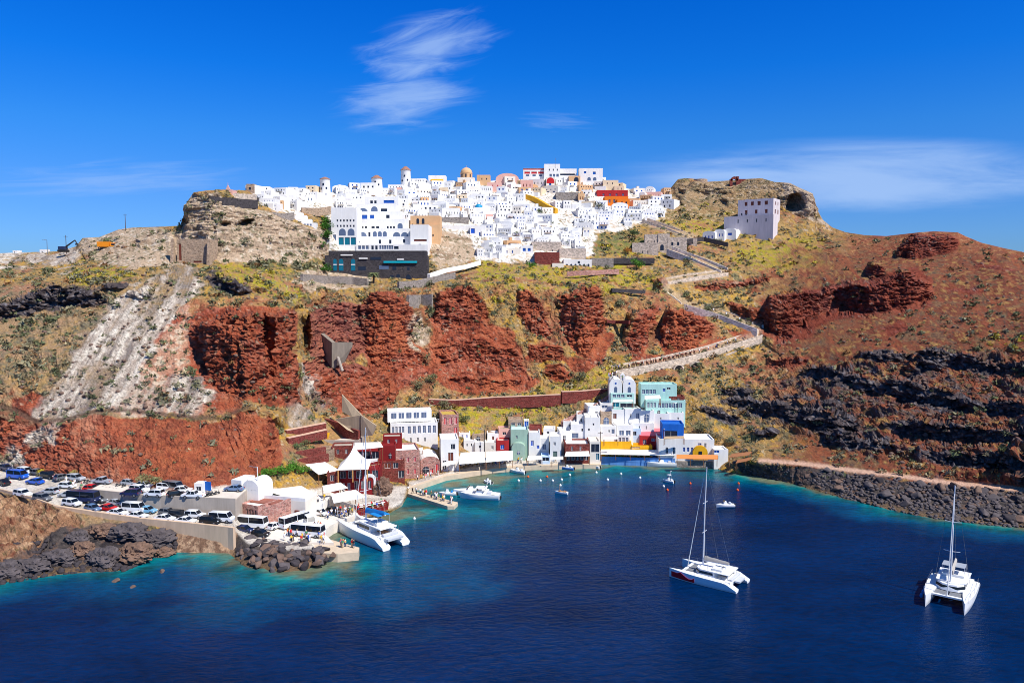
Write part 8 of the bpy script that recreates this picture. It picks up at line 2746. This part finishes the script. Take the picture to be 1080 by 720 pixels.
def rubble(name, label, n, place_fn, m, smin, smax):
 """loose small stones nobody could count"""
 bm = bmesh.new()
 bmesh.ops.create_icosphere(bm, subdivisions=1, radius=1)
 V0 = np.array([v.co for v in bm.verts])
 F0 = np.array([[v.index for v in f.verts] for f in bm.faces])
 bm.free()
 Vs, Fs = [], []
 for k in range(n):
  p = place_fn()
  s = rr.uniform(smin, smax)
  a = rr.uniform(0, 6.3)
  q = V0 * (1 + RNG.uniform(-.25, .25, (len(V0), 1))) * np.array([1, rr.uniform(.7, 1), rr.uniform(.5, .8)]) * s
  q = np.stack([q[:, 0] * math.cos(a) - q[:, 1] * math.sin(a), q[:, 0] * math.sin(a) + q[:, 1] * math.cos(a), q[:, 2]], -1) + np.array(p) + np.array([0, 0, s * .2])
  Vs.append(q)
  Fs.append(F0 + k * len(V0))
 me = bpy.data.meshes.new(name)
 fast_mesh(me, np.concatenate(Vs), np.concatenate(Fs))
 me.materials.append(m)
 o = bpy.data.objects.new(name, me)
 COL.objects.link(o)
 tag(o, label, None, None, 'stuff')
def p_bank():
 x = rr.uniform(772, 1150)
 y0, y1 = float(np.interp(x, [770, 800, 850, 900, 950, 1000, 1080, 1212], [487, 488, 492.5, 498.5, 504.5, 511.5, 519.5, 533])), float(shore_py(x)) + 1
 return surf(x, y0 + (y1 - y0) * rr.random())
rubble('rubble', 'dark lava stones filling the bank below the shore path', 1700, p_bank, LAVAM[0], .25, .7)
def p_left():
 x = rr.uniform(-40, 186)
 y1 = float(shore_py(x)) + 1
 return surf(x, y1 - rr.uniform(0, 1) ** 1.4 * (26 if x > 60 else 40))
rubble('rubble', 'dark stones along the western shore below the road', 650, p_left, LAVAM[1], .2, .75)
def p_hill():
 while True:
  x, y = rr.uniform(-60, 1130), rr.uniform(235, 500)
  if y < interp(SKY, x) + 4 or ZONES['paved'][int(y) - PY0, int(x) - PX0] or ZONES['village'][int(y) - PY0, int(x) - PX0] or (290 < x < 770 and y > 440):
   continue
  w = .25 + ZONES['lava'][int(y) - PY0, int(x) - PX0] * .6 + ZONES['scree'][int(y) - PY0, int(x) - PX0] * .35 + ZONES['rock_red'][int(y) - PY0, int(x) - PX0] * -.17
  if rr.random() < w:
   return surf(x, y)
rubble('rubble', 'scattered dark stones over the hillside', 1500, p_hill, LAVAM[2], .2, .8)
# ------------------------------------------------------------------ scrub and bushes
def leaf_material():
 m = bpy.data.materials.new('scrub_leaf')
 m.use_nodes = True
 nt = m.node_tree
 b = nt.nodes['Principled BSDF']
 b.inputs['Roughness'].default_value = .85
 b.inputs['Specular IOR Level'].default_value = .15
 a = nt.nodes.new('ShaderNodeVertexColor')
 a.layer_name = 'leaf'
 nt.links.new(a.outputs['Color'], b.inputs['Base Color'])
 return m
LEAFM = leaf_material()
def leaf_cloud(centres, radii, colours, per, flat=.75, leaf=.30):
 """leaf triangles spread through low domes; arrays in, (V, F, C) out"""
 n = len(centres)
 k = per
 u = RNG.normal(size=(n, k, 3))
 u /= np.linalg.norm(u, axis=-1, keepdims=True)
 u[..., 2] = np.abs(u[..., 2]) * flat
 rad = RNG.uniform(.35, 1.0, (n, k, 1)) ** .6
 p = centres[:, None] + u * rad * radii[:, None, None]
 t = RNG.normal(size=(n, k, 3, 3)) * radii[:, None, None, None] * leaf
 V = (p[:, :, None] + t).reshape(-1, 3)
 Fc = np.arange(len(V)).reshape(-1, 3)
 j = RNG.uniform(.65, 1.35, (n, k, 1))
 Cc = np.repeat((colours[:, None] * j).reshape(-1, 3), 3, axis=0)
 return V, Fc, Cc
def scrub():
 CL = smooth(-.15, .35, fbm(np.stack([_xx, _yy * 1.6, _xx * 0], -1).reshape(-1, 3), 16, 4, .65, seed=91)).reshape(NY, NX) * .9 + .1
 X, Y = [], []
 while len(X) < 6500:
  x, y = RNG.uniform(-110, 1190), RNG.uniform(200, 505)
  i, j = int(y) - PY0, int(x) - PX0
  if y < interp(SKY, x) + 3 or ZONES['paved'][i, j] or ZONES['village'][i, j] or ZONES['path_left'][i, j]:
   continue
  if (296 < x < 780 and y > 442) or y > shore_py(x) - 6:
   continue
  w = .55
  if ZONES['rock_red'][i, j]:
   w = .04
  if ZONES['scree'][i, j]:
   w = .1
  if ZONES['tan'][i, j]:
   w = .18
  if ZONES['lava_core'][i, j]:
   w = .05
  if ZONES['yellow'][i, j] or ZONES['green_bush'][i, j]:
   w = .9
  if x > 800 and y > 260:
   w *= .3
  if RNG.random() < w * CL[i, j]:
   X.append(x)
   Y.append(y)
 X, Y = np.array(X), np.array(Y)
 D = sample(D_FIELD, X, Y)
 sx, sz = ray(X, Y)
 P = np.stack([sx * D, D, H + sz * D], -1)
 n1 = fbm(P, 20, 3, seed=51)
 n2 = RNG.random(len(P))
 green = np.array([sample(blur(ZONES['green_bush'], 4), X, Y)])[0]
 yel = sample(blur(ZONES['yellow'], 4), X, Y)
 pal = np.array([C(126, 122, 96), C(110, 112, 78), C(146, 134, 102), C(176, 160, 60), C(128, 92, 58), C(98, 104, 72)])
 pick = np.where(n2 < .34, 0, np.where(n2 < .55, 1, np.where(n2 < .72, 2, np.where(n2 < .8, 4, 5))))
 pick = np.where((yel > .5) & (RNG.random(len(P)) < .35), 3, pick)
 pick = np.where((green > .4) & (RNG.random(len(P)) < .6), 1, pick)
 rad = RNG.uniform(.3, 1.0, len(P)) ** 1.0 * RNG.choice([.8, 1, 1.5], len(P)) * (1 + .5 * np.clip(n1, 0, 1)) * (1 + .4 * green)
 V, Fc, Cc = leaf_cloud(P, rad, pal[pick], 26)
 me = bpy.data.meshes.new('scrub')
 fast_mesh(me, V, Fc)
 col_attr(me, 'leaf', Cc)
 me.materials.append(LEAFM)
 o = bpy.data.objects.new('scrub', me)
 COL.objects.link(o)
 tag(o, 'low grey green and yellow scrub dotted over the slopes', None, None, 'stuff')
scrub()
def bush(name, label, px, py, rad, col, per=500, z=None, height=1.0, trunk=False, cat='bush', group=None, D=None):
 """a shrub or small tree: crown of leaves in several clumps, stems below"""
 p = atz(px, py, z) if z is not None else (at(px, py, D) if D else surf(px, py))
 r = empty(name, p, 0, label, cat, group)
 nc = 9
 cs = np.stack([RNG.uniform(-.6, .6, nc) * rad, RNG.uniform(-.5, .5, nc) * rad, RNG.uniform(.25, .95, nc) * rad * height + (rad * .9 if trunk else 0)], -1)
 cols = np.array(C(*col))[None] * RNG.uniform(.75, 1.25, (nc, 1))
 V, Fc, Cc = leaf_cloud(cs, np.full(nc, rad * .55), cols, per // nc, 1.0, .13)
 me = bpy.data.meshes.new('crown')
 fast_mesh(me, V, Fc)
 col_attr(me, 'leaf', Cc)
 me.materials.append(LEAFM)
 o = bpy.data.objects.new('crown', me)
 COL.objects.link(o)
 o.parent = r
 B = MB()
 for k in range(3):
  a = 2.1 * k
  B.tube([(0, 0, -.4), (math.cos(a) * .15 * rad, math.sin(a) * .15 * rad, rad * (.6 if trunk else .3)), (math.cos(a) * .4 * rad, math.sin(a) * .4 * rad, rad * (1.3 if trunk else .7) * height)], .07 * rad, 6, r1=.02 * rad)
 B.build('trunk' if trunk else 'stem', mat('bark', (96, 78, 62), .9, .2, 3), r)
 return r
for a in (('bush', 'big round grey green bush at the cliff foot behind the silver cars', 152, 511, 2.0, (128, 124, 84)), ('bush', 'second grey green bush at the cliff foot near the white cars', 167, 513, 1.7, (122, 122, 84)),
  ('bush', 'small pale bush at the left end of the cliff foot', 2, 489, 2.0, (132, 126, 92)), ('bush', 'low yellow flowering bush behind the dark cars', 43, 501, 1.2, (196, 178, 60)), ('bush', 'low ochre bush row behind the silver car', 78, 504, 1.4, (166, 150, 84)),
  ('bush', 'bright green bush at the foot of the village beside the maroon terrace', 560, 283, 2.4, (60, 110, 34)), ('bush', 'bright green bush under the stone cluster wall', 672, 284, 3.4, (84, 130, 44)),
  ('bush', 'dark green bush right of the mint houses', 717, 415, 2.0, (98, 112, 74)), ('bush', 'grey green bush mass above the white restaurant', 738, 458, 3.0, (120, 116, 84)), ('bush', 'second grey bush mass right of the white restaurant', 752, 466, 3.0, (126, 118, 92)),
  ('bush', 'low dark bush above the path end', 772, 470, 2.4, (112, 112, 84)), ('bush', 'grey bush between maroon wall and white hotel', 470, 432, 2.4, (122, 118, 88)), ('bush', 'grey green bush below the red cinder cone', 440, 412, 2.6, (120, 118, 86)),
  ('bush', 'dull green bush at the cliff foot above the white hotel', 455, 404, 2.4, (116, 118, 82)), ('bush', 'green bush right of the red shutter house', 489, 446, 2.2, (108, 116, 72)), ('bush', 'tall green bush on the castle gully side', 668, 250, 3.0, (92, 106, 66)),
  ('bush', 'dark bush under the lilac shaded mansion', 795, 242, 3.0, (84, 96, 60)), ('bush', 'green bush below the vaulted houses', 758, 260, 2.8, (98, 108, 66)), ('bush', 'orange tinted bush mat on the slope left of stone cluster', 662, 268, 2.6, (170, 116, 54)),
  ('bush', 'grey bush in the upper gully between red cliffs', 652, 326, 2.8, (118, 120, 88)), ('bush', 'grey bush at the foot of the middle red cliffs', 612, 402, 2.6, (122, 120, 88))):
 bush(*a)
for k, (x, y, rad) in enumerate(((343, 239, 3.0), (346, 246, 3.2), (344, 254, 3.0), (340, 262, 2.4), (342, 288, 2.8))):
 bush('hedge_plant', f"{('topmost', 'second highest', 'middle', 'second lowest', 'lowest')[k]} dark green climber clump in the gully beside the white hotel block", x, y, rad, (56, 100, 30), 600, cat='plant')
for k, (x, y) in enumerate(((278, 506), (286, 505), (295, 504), (304, 502), (313, 501), (320, 502), (309, 497))):
 bush('vine', f"bright green vine clump above the white terrace, {ORD[k] if k else 'first'} from the car park end", x, y - 2, 1.8, (84, 130, 44), 500, cat='plant')
for k, (x, y, z) in enumerate(((314, 474, 10.5), (322, 471, 10.5), (331, 468, 10.8), (316, 465, 12.2), (327, 477, 9.6), (334, 461, 13))):
 bush('garden_shrub', f"garden shrub in a planter of the maroon terraces, {ORD[k] if k else 'first'} counted along them", x, y, 1.5, (96, 116, 74), 300, cat='plant')
bush('small_tree', 'small tree between the blue umbrella terrace and the white houses', 571, 231, 2.4, (92, 104, 60), 400, trunk=True, cat='tree')
bush('small_tree', 'dark tree in a courtyard under the orange house', 632, 224, 2.4, (96, 100, 66), 400, trunk=True, cat='tree')
bush('small_tree', 'potted green tree on the mint house terrace', 674, 425, 1.5, (120, 128, 50), 400, z=16, trunk=True, cat='tree')
for k in range(34):
 x, y = rr.uniform(420, 690), rr.uniform(206, 268)
 if not inV[int(y) - PY0, int(x) - PX0]:
  continue
 j = min(range(len(LAND)), key=lambda i: (LAND[i][1] - x) ** 2 + 1.6 * (LAND[i][2] - y) ** 2)
 d = ('right of' if x > LAND[j][1] else 'left of') if abs(x - LAND[j][1]) > abs(y - LAND[j][2]) else ('below' if y > LAND[j][2] else 'above')
 rank.setdefault(('shrub', j, d), []).append(x)
 bush('courtyard_shrub', f"green courtyard shrub between white houses {d} the {LAND[j][0]}, {ORD[len(rank[('shrub', j, d)])] if len(rank[('shrub', j, d)]) > 1 else 'first'} counted there", x, y, rr.uniform(.9, 1.7), rr.choice(((96, 110, 62), (120, 116, 72), (78, 98, 52))), 140, cat='plant', D=float(sample(D_SOFT, x, y)) - 7, z=None)
# palm before the podium
p = at(394, 298, float(sample(D_FIELD, 394, 298)) - 1.5) + Vector((0, 0, .8))
r = empty('palm_tree', p, 0, 'single palm with drooping grey green fronds before the dark podium', 'tree')
B = MB()
B.tube([(0, 0, -1), (.1, 0, 1.4), (0, 0, 2.8)], .4, 8, r1=.26)
B.build('trunk', mat('bark', (96, 78, 62), .9, .2, 3), r)
B = MB()
for k in range(22):
 a = k * 2.4
 up = .9 - 1.1 * (k / 22)
 pts = [(math.cos(a) * t * 2.6, math.sin(a) * t * 2.6, 2.8 + up * t * 2 - 1.9 * t * t) for t in (0, .25, .5, .75, 1)]
 for (x0, y0, z0), (x1, y1, z1), w0, w1 in zip(pts, pts[1:], (.12, .4, .42, .3), (.4, .42, .3, .04)):
  nx, ny = -math.sin(a), math.cos(a)
  for s in (-1, 1):
   B.poly([(x0, y0, z0), (x1, y1, z1), (x1 + nx * w1 * s, y1 + ny * w1 * s, z1 - w1 * .5), (x0 + nx * w0 * s, y0 + ny * w0 * s, z0 - w0 * .5)])
B.build('crown', mat('palm_frond', (96, 104, 62), .8, .15, 2), r)
# ------------------------------------------------------------------ poles and plant on the western skyline
def pole(px, py, D, h, label, arm=False, m=None):
 p = at(px, py, D)
 r = empty('utility_pole', p, 0, label, 'pole', 'poles')
 B = MB()
 B.tube([(0, 0, -1), (0, 0, h)], .14, 8, r1=.1)
 B.build('shaft', m or mat('pole_timber', (86, 70, 60), .9, .2, 2), r)
 q = MB()
 if arm:
  q.tube([(0, 0, h - .1), (-1.4, 0, h + .15), (-1.9, 0, h + .1)], .07, 6)
  q.build('lamp_arm', STEEL(), r)
 else:
  q.box((0, 0, h - .5), (1.6, .12, .12))
  q.build('crossbar', mat('pole_timber', (86, 70, 60), .9, .2, 2), r)
pole(50, 266.5, 300, 5.0, 'thin street lamp standing alone on the western skyline', True, STEEL())
pole(70, 265, 296, 6.2, 'timber pole beside the excavator boom on the skyline', False)
pole(132.5, 243, 300, 6.4, 'tall lone pole on the tan western ridge', False)
pole(623, 469, 240, 9.5, 'dark lamp pole rising among the white harbour houses', True, DARKM())
pole(633, 487, 231, 9.5, 'brown timber pole at the end of the blue terrace', False)
pole(511, 478, 233, 7.5, 'dark pole between the quay awnings', True, DARKM())
pole(272, 517, 172, 5.5, 'white lamp pole next to the vaulted store house', True, mat('white_pole', (226, 226, 222), .5, .05, 1))
pole(714, 444, 245, 6.0, 'dark lamp pole above the bright blue house', True, DARKM())
for x0, x1, yb, yt, D, lab in ((13.5, 18, 267.5, 264, 303, 'tiny white hut at the far western skyline'), (42, 48, 267.5, 263, 303, 'second tiny white hut left of the street lamp')):
 B_('white_hut', lab, 'hut', x0, x1, yb, yt, WHITE(), D, [('w', 1, .3, .5, .2, .6, 1)], depth=3)
# orange skip loader and digger boom
p = at(104, 264, 282)
r = empty('tipper_truck', p + Vector((0, 5, .5)), R(8), 'orange tipper body with a small cab parked on the western quarry edge', 'truck')
om = mat('machine_orange', (232, 140, 20), .5, .08, 1)
q = MB()
q.prism([(-2.6, -1.1), (1.6, -1.1), (1.6, 1.1), (-2.6, 1.1)], 1.0, 2.9, scale_top=1.05)
q.build('tipper_body', om, r)
q = MB()
q.box((2.6, 0, 1.6), (1.6, 2.0, 1.9), bev=.1, top=(.85, .95))
cabo = q.build('cab', om, r)
q = MB()
q.box((2.9, 0, 1.9), (1.1, 2.04, .6))
q.build('window', TINT(), cabo)
for x in (-1.8, -.6, 2.4):
 for y in (-.95, .95):
  q = MB()
  q.lathe([(.2, -.18), (.5, -.18), (.5, .18), (.2, .18)], seg=12)
  bmesh.ops.rotate(q.bm, cent=(0, 0, 0), matrix=Matrix.Rotation(PI / 2, 3, 'X'), verts=q.bm.verts)
  q.build('wheel', RUB(), r).location = (x, y, .5)
p = at(67, 266, 292)
r = empty('excavator', p, 0, 'dark excavator with a raised lattice boom against the sky', 'excavator')
q = MB()
q.box((0, 0, .5), (3.4, 2.6, .9), bev=.2)
q.build('tracks', RUB(), r)
q = MB()
q.box((-.2, 0, 1.6), (2.6, 2.2, 1.2), bev=.1)
q.build('cab', mat('machine_blue', (40, 52, 84), .5, .08, 1), r)
q = MB()
q.tube([(.6, 0, 1.8), (4.6, 0, 4.6)], .34, 6, r1=.2)
q.build('boom', DARKM(), r)
q = MB()
q.tube([(4.6, 0, 4.6), (5.2, 0, 3.4)], .2, 6)
q.box((5.2, 0, 3.1), (.9, .9, .7), top=.7)
q.build('bucket', DARKM(), r)
# antennas and crosses on the upper skyline
for x, y, D, lab in ((506, 188, 440, 'thin aerial mast right of the tan dome'), (586, 174, 447, 'thin aerial above the tallest ridge cube')):
 p = at(x, y, D)
 B = MB()
 B.tube([(0, 0, -2), (0, 0, 4)], .06, 5)
 B.box((0, 0, 3.4), (.9, .06, .06))
 B.box((0, 0, 2.8), (.6, .06, .06))
 o = B.build('aerial', STEEL(), None, loc=p)
 tag(o, lab, 'aerial')
